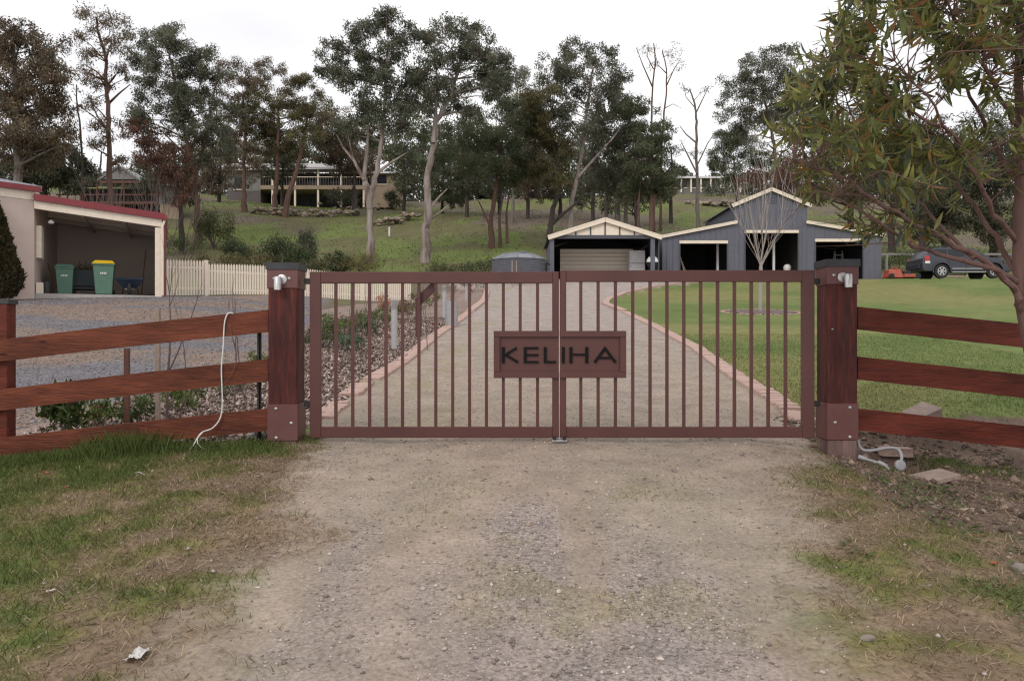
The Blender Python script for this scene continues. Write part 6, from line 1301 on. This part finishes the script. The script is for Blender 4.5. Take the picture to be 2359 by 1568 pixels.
gum((632, 512), [(634, 440), (640, 370), (642, 300), (640, 240)], [(640, 200, 50, 26), (690, 195, 38, 22), (610, 240, 45, 30), (665, 245, 55, 32), (720, 250, 36, 28), (630, 300, 50, 36), (690, 310, 50, 36), (660, 350, 50, 30), (610, 330, 36, 36), (560, 250, 30, 20)], 'twin-trunked gum with flat dark crown before the balcony', bark='bark_red', r0=.42, leaf=OLV, brown=.15, dens=1.2, seed=8, Y=86, extra=[[.36, (654, 512), (664, 450), (685, 390), (700, 320), (710, 260)]])
gum((820, 500), [(818, 440), (815, 390)], [(750, 330, 40, 34), (790, 350, 44, 36), (830, 360, 40, 34), (770, 280, 36, 30), (800, 390, 40, 30), (735, 300, 26, 30)], 'brownish tree hiding the right half of the balcony', Y=92, bark='bark_dark', r0=.34, leaf=EUB, brown=.3, dens=1.1, seed=9)
gum((852, 605), [(854, 540), (852, 470), (862, 420), (872, 370), (880, 300), (890, 200), (893, 110)], [(893, 48, 44, 28), (838, 72, 36, 30), (925, 80, 26, 30), (790, 118, 44, 32), (765, 150, 30, 32), (850, 125, 40, 34), (905, 130, 36, 36), (800, 175, 40, 28), (865, 190, 48, 36), (925, 190, 30, 40), (835, 240, 44, 34), (895, 260, 50, 40), (790, 285, 40, 26), (850, 300, 45, 30), (930, 260, 26, 30)], 'tall gum with pale forked trunk in the middle left', bark='bark_pale', r0=.40, leaf=EU, brown=.13, dens=1.15, seed=10, extra=[[.26, (852, 480), (845, 430), (838, 410), (846, 340), (850, 290)], [.14, (838, 415), (815, 370), (790, 340), (775, 310)], [.14, (866, 400), (900, 375), (940, 350)], [.07, (815, 372), (805, 330), (800, 300)]])
gum((980, 605), [(981, 540), (986, 470), (985, 400), (998, 330), (1005, 280), (1040, 220), (1062, 130)], [(985, 85, 44, 30), (1048, 68, 52, 26), (1100, 105, 40, 30), (1005, 135, 46, 36), (1062, 120, 50, 34), (1135, 145, 44, 34), (1165, 165, 32, 32), (1085, 180, 60, 36), (1000, 215, 48, 42), (965, 180, 30, 30), (1140, 200, 46, 30), (1050, 235, 46, 34), (965, 240, 40, 40)], 'tallest gum with peeling pink and white trunk in the centre', bark='bark_pale', r0=.48, leaf=EU, brown=.15, dens=1.2, seed=11, extra=[[.16, (998, 330), (1003, 260), (1010, 190), (1000, 140)], [.12, (984, 490), (1010, 455), (1030, 435)], [.10, (984, 510), (1015, 488), (1035, 470)], [.10, (1045, 215), (1090, 185), (1130, 175)]])
gum((1132, 572), [(1130, 510), (1140, 450), (1150, 380), (1160, 300)], [(1145, 275, 45, 36), (1110, 320, 48, 40), (1185, 300, 44, 44), (1150, 345, 55, 42), (1060, 350, 50, 36), (1200, 370, 40, 40), (1120, 390, 50, 34), (1170, 420, 46, 34), (1215, 260, 30, 44)], 'dense dark middle gum between the tall centre gum and the gabled carport', bark='bark_red', r0=.34, leaf=EUG, brown=.14, dens=1.25, seed=12, extra=[[.16, (1152, 572), (1150, 500), (1160, 440)], [.10, (1128, 520), (1110, 480), (1100, 460)], [.14, (1168, 560), (1166, 490), (1175, 430)]])
gum((1180, 520), [(1182, 440), (1195, 320), (1205, 230)], [(1165, 215, 36, 28), (1205, 185, 40, 28), (1230, 220, 34, 34), (1190, 260, 40, 36), (1232, 290, 34, 44)], 'slender open gum behind the dense dark middle one', Y=84, bark='bark_grey', r0=.26, leaf=EU, dens=.9, seed=13)
gum((1018, 478), [(1018, 455), (1020, 430)], [(1020, 420, 46, 30), (1060, 410, 40, 32), (990, 400, 36, 34), (1040, 450, 40, 22), (1065, 445, 26, 20)], 'low dark bushy tree right of the tall centre gum', Y=98, bark='bark_dark', r0=.25, leaf=EUG, dens=1.25, brown=.1, seed=14)
gum((1264, 522), [(1272, 480), (1290, 440), (1286, 380), (1270, 320)], [(1240, 225, 38, 36), (1255, 280, 46, 40), (1230, 330, 40, 36), (1280, 340, 44, 36), (1250, 390, 44, 34), (1290, 410, 34, 30), (1225, 270, 30, 30)], 'leaning dark-trunked gum behind the gabled carport', bark='bark_dark', r0=.34, leaf=OLV, brown=.2, dens=1.15, seed=15, Y=66, extra=[[.2, (1264, 522), (1300, 490), (1335, 462)]])
gum((1310, 522), [(1316, 470), (1330, 400), (1345, 320), (1352, 240), (1365, 160)], [(1335, 115, 42, 24), (1285, 150, 40, 28), (1385, 135, 40, 34), (1340, 170, 46, 34), (1270, 200, 36, 30), (1410, 175, 36, 36), (1300, 225, 44, 34), (1375, 225, 46, 38), (1335, 280, 46, 34), (1415, 240, 34, 40)], 'open gum with pale leaning trunk above the gabled carport', bark='bark_pale', r0=.34, leaf=EU, brown=.14, dens=1.0, seed=16, Y=66, extra=[[.13, (1330, 410), (1365, 370), (1410, 320), (1440, 280)], [.10, (1342, 330), (1310, 300), (1285, 270)]])
gum((1422, 522), [(1422, 450), (1425, 380), (1430, 300)], [(1425, 260, 46, 40), (1400, 320, 46, 44), (1455, 310, 46, 44), (1430, 370, 50, 40), (1385, 390, 44, 40), (1470, 370, 40, 40), (1420, 430, 46, 30)], 'dense grey-green gum, left of the clump beside the barn', bark='bark_grey', r0=.36, leaf=EU, brown=.14, dens=1.3, seed=17, Y=70, extra=[[.22, (1440, 522), (1442, 450), (1450, 390)], [.16, (1395, 500), (1396, 440), (1398, 400)]])
gum((1498, 540), [(1500, 470), (1500, 400), (1498, 330)], [(1490, 300, 40, 40), (1520, 350, 36, 44), (1480, 370, 44, 40), (1530, 400, 28, 36), (1500, 430, 44, 34), (1465, 440, 36, 30), (1455, 260, 34, 30)], 'dense dark gum, right of the clump beside the barn', bark='bark_red', r0=.28, leaf=EUG, brown=.12, dens=1.3, seed=18, Y=66, extra=[[.15, (1470, 530), (1470, 470), (1475, 420)]])
def dead(base, trunk, limbs, label, Y, r0=.2, bark='bark_grey', seed=1, leafy=()):
    gum(base, trunk, leafy or [(trunk[-1][0], trunk[-1][1], 8, 8)], label, 'dead tree', Y, bark, r0, EUB, .25, .4, name='dead_tree', group='bare trees', seed=seed, extra=limbs, lsz=(.26, .05))
dead((1506, 520), [(1505, 420), (1500, 300), (1502, 200), (1510, 140), (1505, 100)], [[.08, (1502, 200), (1480, 150), (1465, 110)], [.06, (1505, 160), (1490, 130), (1495, 100)]], 'bare dead gum top rising left above the dense clump', 78, .2, 'bark_red', 2, [(1490, 110, 26, 14), (1500, 150, 18, 12)])
dead((1520, 520), [(1522, 420), (1524, 320), (1534, 220), (1535, 160), (1525, 115)], [[.07, (1534, 200), (1552, 160), (1568, 135)], [.06, (1535, 170), (1515, 150), (1508, 120)], [.05, (1530, 250), (1550, 240), (1570, 250)]], 'bare dead gum top rising right above the dense clump', 80, .2, 'bark_red', 3, [(1540, 120, 26, 16), (1558, 150, 18, 14)])
dead((1607, 515), [(1606, 440), (1604, 350), (1604, 280), (1600, 240), (1588, 205)], [[.10, (1604, 330), (1580, 310), (1565, 290)], [.10, (1605, 400), (1580, 350), (1570, 330)], [.08, (1603, 260), (1620, 225), (1632, 200)], [.08, (1606, 380), (1630, 330), (1650, 300)], [.06, (1602, 250), (1580, 225), (1572, 190)]], 'nearly bare tree standing alone left of the barn gable', 84, .3, 'bark_grey', 4, [(1575, 205, 18, 12), (1630, 205, 18, 12), (1565, 345, 16, 16), (1600, 360, 20, 14)])
gum((1790, 470), [(1790, 400), (1780, 320), (1760, 230)], [(1800, 135, 46, 26), (1745, 160, 50, 34), (1700, 205, 44, 40), (1760, 215, 50, 40), (1810, 190, 44, 40), (1690, 260, 40, 34), (1740, 280, 46, 36), (1800, 270, 44, 40), (1840, 230, 30, 50)], 'grey-green gum behind the barn gable', Y=78, bark='bark_red', r0=.4, leaf=EU, brown=.2, dens=1.1, seed=19)
gum((1700, 460), [(1695, 420), (1690, 370)], [(1680, 340, 40, 30), (1725, 330, 40, 36), (1650, 370, 36, 24), (1700, 385, 46, 26), (1745, 375, 40, 30), (1670, 310, 24, 18)], 'dark round tree left of the barn gable', Y=90, bark='bark_dark', r0=.32, leaf=EUG, brown=.06, dens=1.3, seed=20)
gum((1760, 470), [(1762, 440), (1765, 410)], [(1740, 420, 34, 24), (1785, 420, 36, 30), (1825, 400, 36, 36), (1800, 450, 36, 22), (1850, 440, 34, 26)], 'brown scrubby tree just behind the barn roof', Y=64, bark='bark_red', r0=.28, leaf=RED, brown=.5, dens=.8, seed=21, lsz=(.26, .06))
for i, (bu, bv, YY, lab, lf, bl) in enumerate([
    (2052, 545, 64, 'dark thick-trunked tree behind the low branches of the near tree', EUD, [(2040, 330, 60, 60), (2090, 380, 60, 50), (2010, 400, 50, 44), (2060, 430, 60, 40), (2110, 320, 50, 50), (2020, 280, 50, 50)]),
    (2122, 570, 58, 'dark tree behind the car, its low crown hanging to the left', EUD, [(2100, 440, 50, 40), (2150, 470, 50, 40), (2120, 510, 50, 36), (2180, 420, 50, 50), (2150, 540, 40, 20)]),
    (2175, 568, 60, 'dark slender tree just right above the car', EUD, [(2200, 470, 50, 44), (2170, 500, 40, 40), (2230, 510, 44, 36), (2210, 420, 44, 40)]),
    (2290, 570, 60, 'dark tree behind the trunk of the near tree', EUD, [(2270, 430, 60, 60), (2320, 480, 60, 60), (2280, 520, 50, 36), (2340, 400, 60, 60), (2300, 350, 60, 50)]),
    (1960, 500, 70, 'olive tree seen through the near foliage right of the barn', OLV, [(1950, 350, 50, 50), (1900, 390, 44, 44), (1990, 420, 44, 40), (1940, 440, 50, 36), (1890, 440, 40, 34), (1930, 300, 50, 44)])]):
    gum((bu, bv), [(bu, bv - 50), (bu + 5, bv - 110), (bu, bv - 180)], bl, lab, Y=YY, bark='bark_dark', r0=.38, leaf=lf, dens=1.0, brown=.2, seed=30 + i)
# second rank and skyline of the wood, each tree its own
back = [(320, 440, 120, 'far', [(300, 430, 60, 40), (350, 420, 50, 50)]), (480, 430, 118, '', [(480, 400, 50, 40), (520, 380, 50, 50), (450, 420, 40, 30)]), (760, 400, 135, '', [(740, 270, 44, 40), (770, 320, 50, 50), (720, 340, 46, 46)]), (930, 430, 130, '', [(935, 310, 46, 50), (960, 360, 46, 50), (915, 370, 40, 40), (950, 410, 40, 34)]), (1020, 430, 138, '', [(1010, 310, 46, 40), (1050, 300, 44, 40), (1035, 360, 50, 44)]), (1100, 430, 140, '', [(1090, 290, 40, 40), (1110, 400, 50, 30), (1080, 440, 40, 20)]), (1240, 440, 135, '', [(1220, 350, 50, 46), (1260, 420, 50, 30), (1200, 430, 44, 26)]), (1310, 440, 138, '', [(1310, 340, 50, 44), (1330, 400, 50, 34), (1360, 430, 44, 24)]), (1400, 440, 140, '', [(1400, 420, 46, 30), (1370, 300, 40, 36), (1440, 440, 46, 24)]), (230, 440, 130, '', [(230, 415, 36, 14), (170, 410, 36, 16)]), (660, 420, 140, '', [(600, 380, 50, 40), (660, 370, 50, 40), (700, 380, 40, 40)]), (1880, 440, 130, '', [(1870, 330, 50, 50), (1910, 300, 50, 60), (1860, 410, 46, 40)]), (2000, 470, 120, '', [(2000, 360, 60, 60), (1980, 440, 50, 40)]), (2240, 480, 115, '', [(2230, 330, 70, 60), (2180, 370, 60, 50), (2290, 300, 60, 60)]), (540, 420, 128, '', [(540, 300, 40, 44), (510, 340, 40, 40)]), (870, 400, 140, '', [(860, 330, 44, 40), (900, 350, 40, 40)])]
names = ['far dark tree behind the neighbour house', 'far tree between the neighbour house and the balcony house', 'far tree above the middle of the balcony roof', 'far tree right of the balcony house gable', 'far tree behind the tall centre gum, left one', 'far tree behind the tall centre gum, right one', 'far tree behind the leaning dark gum', 'far tree behind the pale leaning trunk', 'far tree behind the dense clump by the barn', 'far low flat-topped tree above the neighbour gable', 'far tree above the left part of the balcony roof', 'far tree right of the barn gable', 'far tree behind the low branches right of the barn', 'far tree high behind the near foliage at right', 'far tree behind the straight brown trunk', 'far tree behind the pale forked gum']
for i, (bu, bv, YY, _, bl) in enumerate(back): gum((bu, bv), [(bu, bv - 40), (bu + 4, bv - 90)], bl, names[i], Y=YY, bark='bark_dark', r0=.36, leaf=(EUD, EU, EUG)[i % 3], dens=.62, brown=.12, seed=60 + i, lsz=(.55, .17), group='far trees along the crest')

# understorey trees on the upper slope
under = [(505, 470, 95, 'understorey gum between the large reddish gum and the balcony house', EUB, [(500, 360, 40, 36), (520, 410, 36, 30), (480, 400, 34, 30), (545, 390, 34, 30)]),
 (930, 470, 100, 'understorey gum right beside the end wall of the balcony house', EUG, [(935, 330, 40, 40), (950, 380, 38, 34), (925, 420, 30, 24), (960, 300, 34, 34)]),
 (1075, 490, 92, 'understorey gum in the dark gap right of the tall centre gum', EUD, [(1070, 300, 44, 40), (1050, 350, 44, 36), (1090, 380, 44, 36), (1030, 390, 36, 30), (1080, 430, 36, 24)]),
 (1215, 480, 90, 'understorey gum with two stems in the middle of the wood', EUB, [(1215, 340, 44, 40), (1240, 400, 44, 36), (1195, 410, 40, 30), (1225, 450, 34, 20)]),
 (1290, 470, 94, 'understorey gum left of the pale leaning trunk', EUG, [(1300, 350, 44, 40), (1280, 400, 40, 34), (1320, 420, 40, 30), (1270, 440, 30, 20)]),
 (1365, 480, 88, 'understorey gum right of the pale leaning trunk', EU, [(1360, 320, 44, 44), (1345, 380, 44, 36), (1375, 420, 40, 34), (1350, 460, 30, 18)]),
 (1465, 490, 84, 'understorey gum filling the clump by the barn', EUD, [(1450, 350, 44, 44), (1480, 410, 44, 40), (1440, 450, 40, 28), (1510, 450, 34, 26), (1400, 460, 34, 20)]),
 (1545, 480, 90, 'understorey gum right of the clump by the barn', EUG, [(1540, 420, 30, 28), (1525, 450, 30, 22), (1550, 395, 20, 20)]),
 (815, 480, 96, 'understorey gum behind the pale forked trunk', OLV, [(820, 330, 44, 40), (790, 370, 40, 30), (845, 370, 40, 34), (770, 330, 36, 30)]),
 (1150, 470, 96, 'understorey gum behind the dense dark middle gum', EU, [(1150, 330, 44, 40), (1125, 380, 40, 34), (1175, 390, 40, 34), (1150, 430, 34, 22)]),
 (650, 470, 98, 'understorey gum between the twin trunks', EUD, [(640, 360, 44, 34), (670, 390, 36, 28), (620, 390, 30, 26)]),
 (400, 470, 80, 'understorey tree in the shade of the rusty red-brown tree', EUD, [(390, 420, 40, 36), (360, 400, 36, 34), (430, 390, 36, 40), (410, 450, 34, 22)])]
for i, (bu, bv, YY, lab, lf, bl) in enumerate(under): gum((bu, bv), [(bu, bv - 45), (bu + 3, bv - 95), (bu, bv - 140)], bl, lab, Y=YY, bark='bark_dark', r0=.30, leaf=lf, dens=.78, brown=.15, seed=100 + i, lsz=(.40, .12), group='understorey trees on the upper slope')
# the far wood behind the crest reads as one mass, distance haze put into its leaf colour
n = 90000; uu = rng.uniform(-120, 2480, n); yy = rng.uniform(142, 182, n)
topv = 398 - 70 * sst(880, 960, uu) * (1 - sst(1450, 1540, uu)) - 52 * sst(330, 450, uu) * (1 - sst(700, 800, uu)) - 70 * sst(1840, 1940, uu) + 46 * (fbm(uu / 34., 0 * uu, 5, 3) - .5)
vv = topv + (474 - topv) * rng.uniform(0, 1, n) ** .9
keep = fbm(uu / 26., vv / 20., 8, 3) > .36 - .3 * sst(420, 445, vv); uu, yy, vv = uu[keep], yy[keep], vv[keep]; n = len(uu)
C = np.stack([(uu - 1179) * yy / F, yy, CZ + (784 - vv) * yy / F], 1)
tag(fast_mesh('far_wood', leaf_quads(C, .85, .32, droop=.3), 4, M['leaf'], leaf_cols(n, (.085, .094, .066), .35, .15, (.12, .085, .06))), 'dark far wood closing the view behind the crest', 'wood', kind='stuff')
# bushes on the slope
def bush(u, vb, w, h, label, base, n, leaf=(.16, .06), Y=None, **k): return shrub(u, vb, w, h, label, base, n, leaf, Y, 'bushes on the slope', .08, 'bush', 6, k.get('droop', .2), 'bush', k.get('clumps', 26))
bush(545, 578, 1.9, 2.4, 'rounded dark green bush above the picket fence', (.075, .105, .05), 3800, clumps=40, Y=52)
bush(655, 615, 3.2, 2.5, 'wide layered dark conifer bush behind the left gate post', (.060, .085, .036), 6500, Y=47, clumps=60)
bush(707, 600, 1.3, 3.2, 'upright grey-green bush right of the layered conifer bush', (.085, .105, .065), 2600, (.18, .045), Y=50, clumps=34, droop=.6)
bush(492, 530, 3.0, 4.0, 'olive leafy small tree right of the large reddish gum trunk', (.095, .105, .045), 3600, (.2, .07), Y=66, clumps=40)
bush(500, 600, 3.2, 1.4, 'low brownish bush behind the picket fence', OLV, 1800, Y=45)
bush(585, 605, 2.6, 1.5, 'low olive bush between the two dark bushes', OLV, 1500, Y=45)
bush(778, 612, 1.6, 1.5, 'small dark bush left of the pale forked trunk', (.05, .07, .03), 1500, Y=46)
bush(735, 618, 2.4, 1.1, 'scrubby olive bush low beside the gate post', (.10, .10, .05), 1300, Y=45)
bush(830, 612, 2.4, 1.3, 'yellowish tussock bush at the foot of the pale forked gum', (.15, .135, .055), 1500, (.4, .025), Y=46, droop=-.5)
bush(1110, 618, 2.2, 1.1, 'green bush left of the water tank', (.09, .11, .045), 1300, Y=43)
bush(1020, 618, 1.8, .9, 'low green tuft between the centre gum and the tank', (.10, .11, .05), 900, (.3, .03), Y=43, droop=-.4)
bush(905, 470, 2.2, 3.0, 'climbing bush at the end wall of the balcony house', (.07, .085, .04), 1400, (.3, .1), Y=105)
bush(790, 478, 4.0, 3.4, 'dark shrub under the right end of the balcony', EUD, 1500, (.3, .1), Y=103)
bush(1660, 452, 5, 2.6, 'grey-green bush before the crest house', (.10, .12, .08), 1300, (.4, .12), Y=118)
bush(2140, 575, 2.6, 1.6, 'dark bush under the tree behind the car', EUD, 1300, Y=56)
bush(2060, 590, 3.6, 1.4, 'long green hedge-like bush left behind the car', (.075, .105, .04), 1800, Y=53)
bush(425, 505, 3.0, 1.8, 'low green bush by the concrete wall of the neighbour house', (.08, .11, .04), 1300, Y=62)
# bare scrubby shrub behind carport
p = px(330, 500, 48); z = hz(p.x, 48); g = empty('bare_shrub', (p.x, 48, z), 'large tangled leafless shrub behind the maroon carport roof', 'shrub'); b = MB(); rn = random.Random(12)
for i in range(34): grow(b, (p.x + rn.gauss(0, 1.2), 48 + rn.gauss(0, .8), z - .1), (rn.gauss(0, .28), rn.gauss(0, .3), 1), rn.uniform(3.2, 4.4), .035, 2, rn, .5, .3, 4, (2, 3), None, 4, .6, .08)
b.build('stems', M['twig'], g)

# ------------------------------------------------------------------ the near gum tree at the right edge
NYT = 6.15
g = empty('near_gum_tree', (4.45, NYT, hz(4.45, NYT)), 'broad-leaved gum tree overhanging from the right edge in front of the fence', 'tree')
Pn = lambda u, v, y=NYT: px(u, v, y)
tb = MB(); z0 = hz(4.02, NYT)
main = [Vector((4.45, NYT, z0 - .1)), Pn(2425, 980), Pn(2382, 820), Pn(2357, 700), Pn(2346, 600), Pn(2348, 480), Pn(2352, 330), Pn(2345, 180), Pn(2350, 40), Pn(2335, -140), Pn(2300, -330)]
tb.tube(main, [.10, .074, .066, .058, .046, .041, .036, .031, .026, .018, .010], 12, False)
tb.build('trunk', M['bark_pink'], g, smooth=True)
limbs = [(.040, [(2358, 735, 0), (2334, 672, -.1), (2288, 618, -.2), (2165, 545, -.35), (2060, 490, -.5), (1985, 438, -.6), (1905, 392, -.7), (1830, 370, -.8)]),
 (.034, [(2346, 640, 0), (2300, 570, .15), (2255, 490, .3), (2200, 420, .45), (2140, 355, .6), (2080, 300, .7), (2010, 250, .8)]),
 (.034, [(2350, 650, 0), (2296, 622, -.2), (2220, 600, -.3), (2130, 575, -.45), (2040, 525, -.6), (1960, 470, -.75), (1880, 440, -.8)]),
 (.030, [(2344, 560, 0), (2290, 490, -.3), (2240, 400, -.5), (2190, 310, -.7), (2130, 220, -.9), (2060, 140, -1.0)]),
 (.028, [(2349, 430, 0), (2300, 350, .2), (2250, 250, .3), (2190, 140, .5), (2120, 40, .6), (2050, -60, .7)]),
 (.026, [(2350, 300, 0), (2290, 200, -.4), (2230, 90, -.6), (2160, -20, -.8), (2080, -120, -.9)]),
 (.024, [(2356, 350, 0), (2420, 250, .1), (2500, 150, .2), (2580, 40, .2)]),
 (.026, [(2352, 600, 0), (2420, 520, .2), (2520, 420, .3), (2620, 330, .4)]),
 (.022, [(2240, 596, -.25), (2160, 520, -.1), (2080, 430, 0), (2000, 370, .1), (1900, 320, .2), (1810, 270, .2)]),
 (.018, [(2140, 355, .6), (2060, 340, .5), (1960, 320, .4), (1870, 290, .3)]),
 (.018, [(2060, 490, -.5), (2030, 430, -.3), (1990, 340, -.2), (1950, 240, -.1), (1920, 160, 0)]),
 (.018, [(2190, 310, -.7), (2100, 260, -.6), (2000, 190, -.5), (1910, 120, -.5)])]
fine = []; bl = MB(); rn = random.Random(77)
for r0, pts in limbs:
    P = [px(u, v, NYT + dy) for u, v, dy in pts]; out = []; r0 = r0 * .74
    for i in range(len(P) - 1):
        for q in range(4): out.append(P[i].lerp(P[i + 1], q / 4) + Vector((rn.gauss(0, .008), rn.gauss(0, .012), rn.gauss(0, .008))))
    out.append(P[-1]); n = len(out); rr = [r0 * (1 - .85 * i / (n - 1)) for i in range(n)]; bl.tube(out, rr, 8, False)
    for i in range(n // 3, n): fine.append((out[i], (out[i] - out[i - 1]).normalized(), rr[i]))
    for i in range(6): fine.append((out[int(n * .25)], (out[3] - out[2]).normalized(), rr[3])) if i == 0 else None
for m_, r_ in ((Pn(2352, 330), .03), (Pn(2345, 180), .03), (Pn(2350, 40), .03), (Pn(2335, -140), .02), (Pn(2348, 480), .03)): fine.append((m_, Vector((-.6, -.2, .5)).normalized(), r_))
bl.build('limbs', M['bark_pink'], g, smooth=True)
# crown outline in the photograph's plane: left boundary as a function of height, and a ragged lower edge
lb_v = [-200, -60, 0, 70, 110, 190, 260, 330, 390, 450, 490, 540]; lb_u = [2010, 1960, 1930, 1872, 1848, 1795, 1765, 1748, 1770, 1835, 1890, 1970]
tips = []; tries = 0
while len(tips) < 800 and tries < 40000:
    tries += 1; v = rn.uniform(-260, 545); u = rn.uniform(1740, 2640)
    left = np.interp(v, lb_v, lb_u) + 14
    if u < left: continue
    den = 1.0 if v < 340 else max(.05, 1 - (v - 340) / 130)
    if u > 2050 and v > 400: den *= .40
    if u > 2200 and v > 330: den *= .6
    if u > 2400: den *= .45
    if float(fbm(np.array(u / 75.), np.array(v / 75.), 14, 2)) < .43: den *= .15
    if rn.random() > den: continue
    tips.append(px(u, v, NYT + rn.gauss(-.1, .55)))
for (u, v) in ((1965, 512), (1975, 528), (2008, 536), (2015, 520), (1955, 480), (1990, 545), (2030, 500)): tips.append(px(u, v, NYT - .5))
tw = MB(); heads = []
for t in tips:
    cand = sorted(fine, key=lambda f_: (f_[0] - t).length)[:6]; s_ = rn.choice(cand[:3]); d = t - s_[0]; L = d.length
    m1 = s_[0] + d * .35 + Vector((rn.gauss(0, .06) * L, rn.gauss(0, .08) * L, .10 * L)); m2 = s_[0] + d * .72 + Vector((rn.gauss(0, .05) * L, rn.gauss(0, .06) * L, .08 * L))
    r1 = min(.007, .003 + .003 * L); tw.tube([s_[0], m1, m2, t], [r1, r1 * .7, r1 * .5, .0018], 5, False); heads.append((t, (t - m2).normalized())); heads.append((m2, (t - m1).normalized())) if rn.random() < .75 else None
for i in range(60):                                                   # bare twigs low in the crown
    f_ = rn.choice(fine[:200]); a = Vector((rn.gauss(-.4, .6), rn.gauss(0, .6), rn.gauss(.1, .5))).normalized()
    if f_[0].z < 2.6: grow(tw, f_[0], (f_[1] + a * .9), rn.uniform(.25, .6), .0045, 1, rn, .7, .1, 4, (2, 3), None, 4, .65, .12)
tw.build('twigs', M['bark_pink'], g)
def leaf_shape(L, W, bend, fold, side=0.0):
    st = [(0, 0), (.22, .62), (.48, 1), (.75, .66), (1, 0)]; v = []; 
    for t, w in st:
        z = -bend * t * t * L; q = side * t * t * L
        v.append((t * L, q, z)); 
        if 0 < t < 1: v += [(t * L, q + w * W / 2, z + fold * W * w), (t * L, q - w * W / 2, z + fold * W * w)]
    f = [(0, 1, 2), (0, 3, 1), (1, 4, 5, 2), (1, 3, 6, 4), (4, 7, 8, 5), (4, 6, 9, 7), (7, 10, 8), (7, 9, 10)]
    return np.array(v), f
shapes = [leaf_shape(1, w_, b_, f_, s_)[0] for w_, b_, f_, s_ in ((.20, .30, .20, .10), (.17, .10, .15, -.18), (.22, .50, .25, .05), (.15, .38, .10, .25), (.19, .0, .30, -.05), (.24, .62, .2, -.12))]; lv, lf_ = leaf_shape(1, .20, .30, .20)
all_m = []; all_c = []
for (t, d) in heads:
    nl = rn.randint(6, 12); k = rng.uniform(0, 1)
    for j in range(nl):
        a = rn.uniform(0, 6.283); pe = d.orthogonal(); pe.rotate(Matrix.Rotation(a, 3, d)); dd_ = (d * rn.uniform(.1, .9) + pe * rn.uniform(.5, 1.0) + Vector((0, 0, -rn.uniform(.1, .9)))).normalized()
        s_ = dd_.cross(Vector((rn.gauss(0, .5), rn.gauss(0, .5), 1))).normalized(); n_ = s_.cross(dd_) * -1; n_ = dd_.cross(s_)
        L = rn.uniform(.075, .165); mt = Matrix((dd_, s_, n_)).transposed().to_4x4(); mt = Matrix.Translation(t - d * rn.uniform(0, .07)) @ mt @ Matrix.Diagonal((L, L * rn.uniform(.8, 1.2), L, 1))
        q = rng.uniform()
        c = np.array((.155, .175, .058)) if q < .44 else np.array((.250, .242, .074)) if q < .74 else np.array((.088, .106, .070)) if q < .91 else np.array((.30, .175, .055)) if q < .97 else np.array((.22, .105, .042))
        all_m.append(mt); all_c.append(c * rng.uniform(.75, 1.3))
order = sorted(range(len(all_m)), key=lambda i: all_m[i].translation.y if (abs(all_m[i].translation.x / all_m[i].translation.y) < .64 and (all_m[i].translation.z - CZ) / all_m[i].translation.y < .42) else 99)
sep = set(order[:280]); VV = []; FF = []; CCo = []; o_ = 0; G = Vector(g.location)
F3 = []
for q in lf_: F3 += [q] if len(q) == 3 else [(q[0], q[1], q[2]), (q[0], q[2], q[3])]
F3 = np.array(F3)
for i, mt in enumerate(all_m):
    if i in sep: continue
    A = np.array(mt); VV.append(shapes[i % 6] @ A[:3, :3].T + A[:3, 3] - np.array(G)); FF.append(F3 + o_); CCo.append(np.tile(all_c[i], (len(lv), 1))); o_ += len(lv)
cr_ob = idx_mesh('crown', np.concatenate(VV), np.concatenate(FF), M['leaf_near'], np.concatenate(CCo), g); tag(cr_ob, kind='stuff')
protos = []
for k in range(12):
    cc = all_c[order[k * 20]]; ob = idx_mesh('leaf', shapes[k % 6], F3, M['leaf_near'], np.tile(cc, (len(lv), 1))); protos.append(ob.data); bpy.data.objects.remove(ob)
for n_, i in enumerate(order[:280]):
    o = bpy.data.objects.new('leaf', protos[n_ % 12]); COL.objects.link(o); o.parent = cr_ob; o.matrix_local = Matrix.Translation(-G) @ all_m[i]
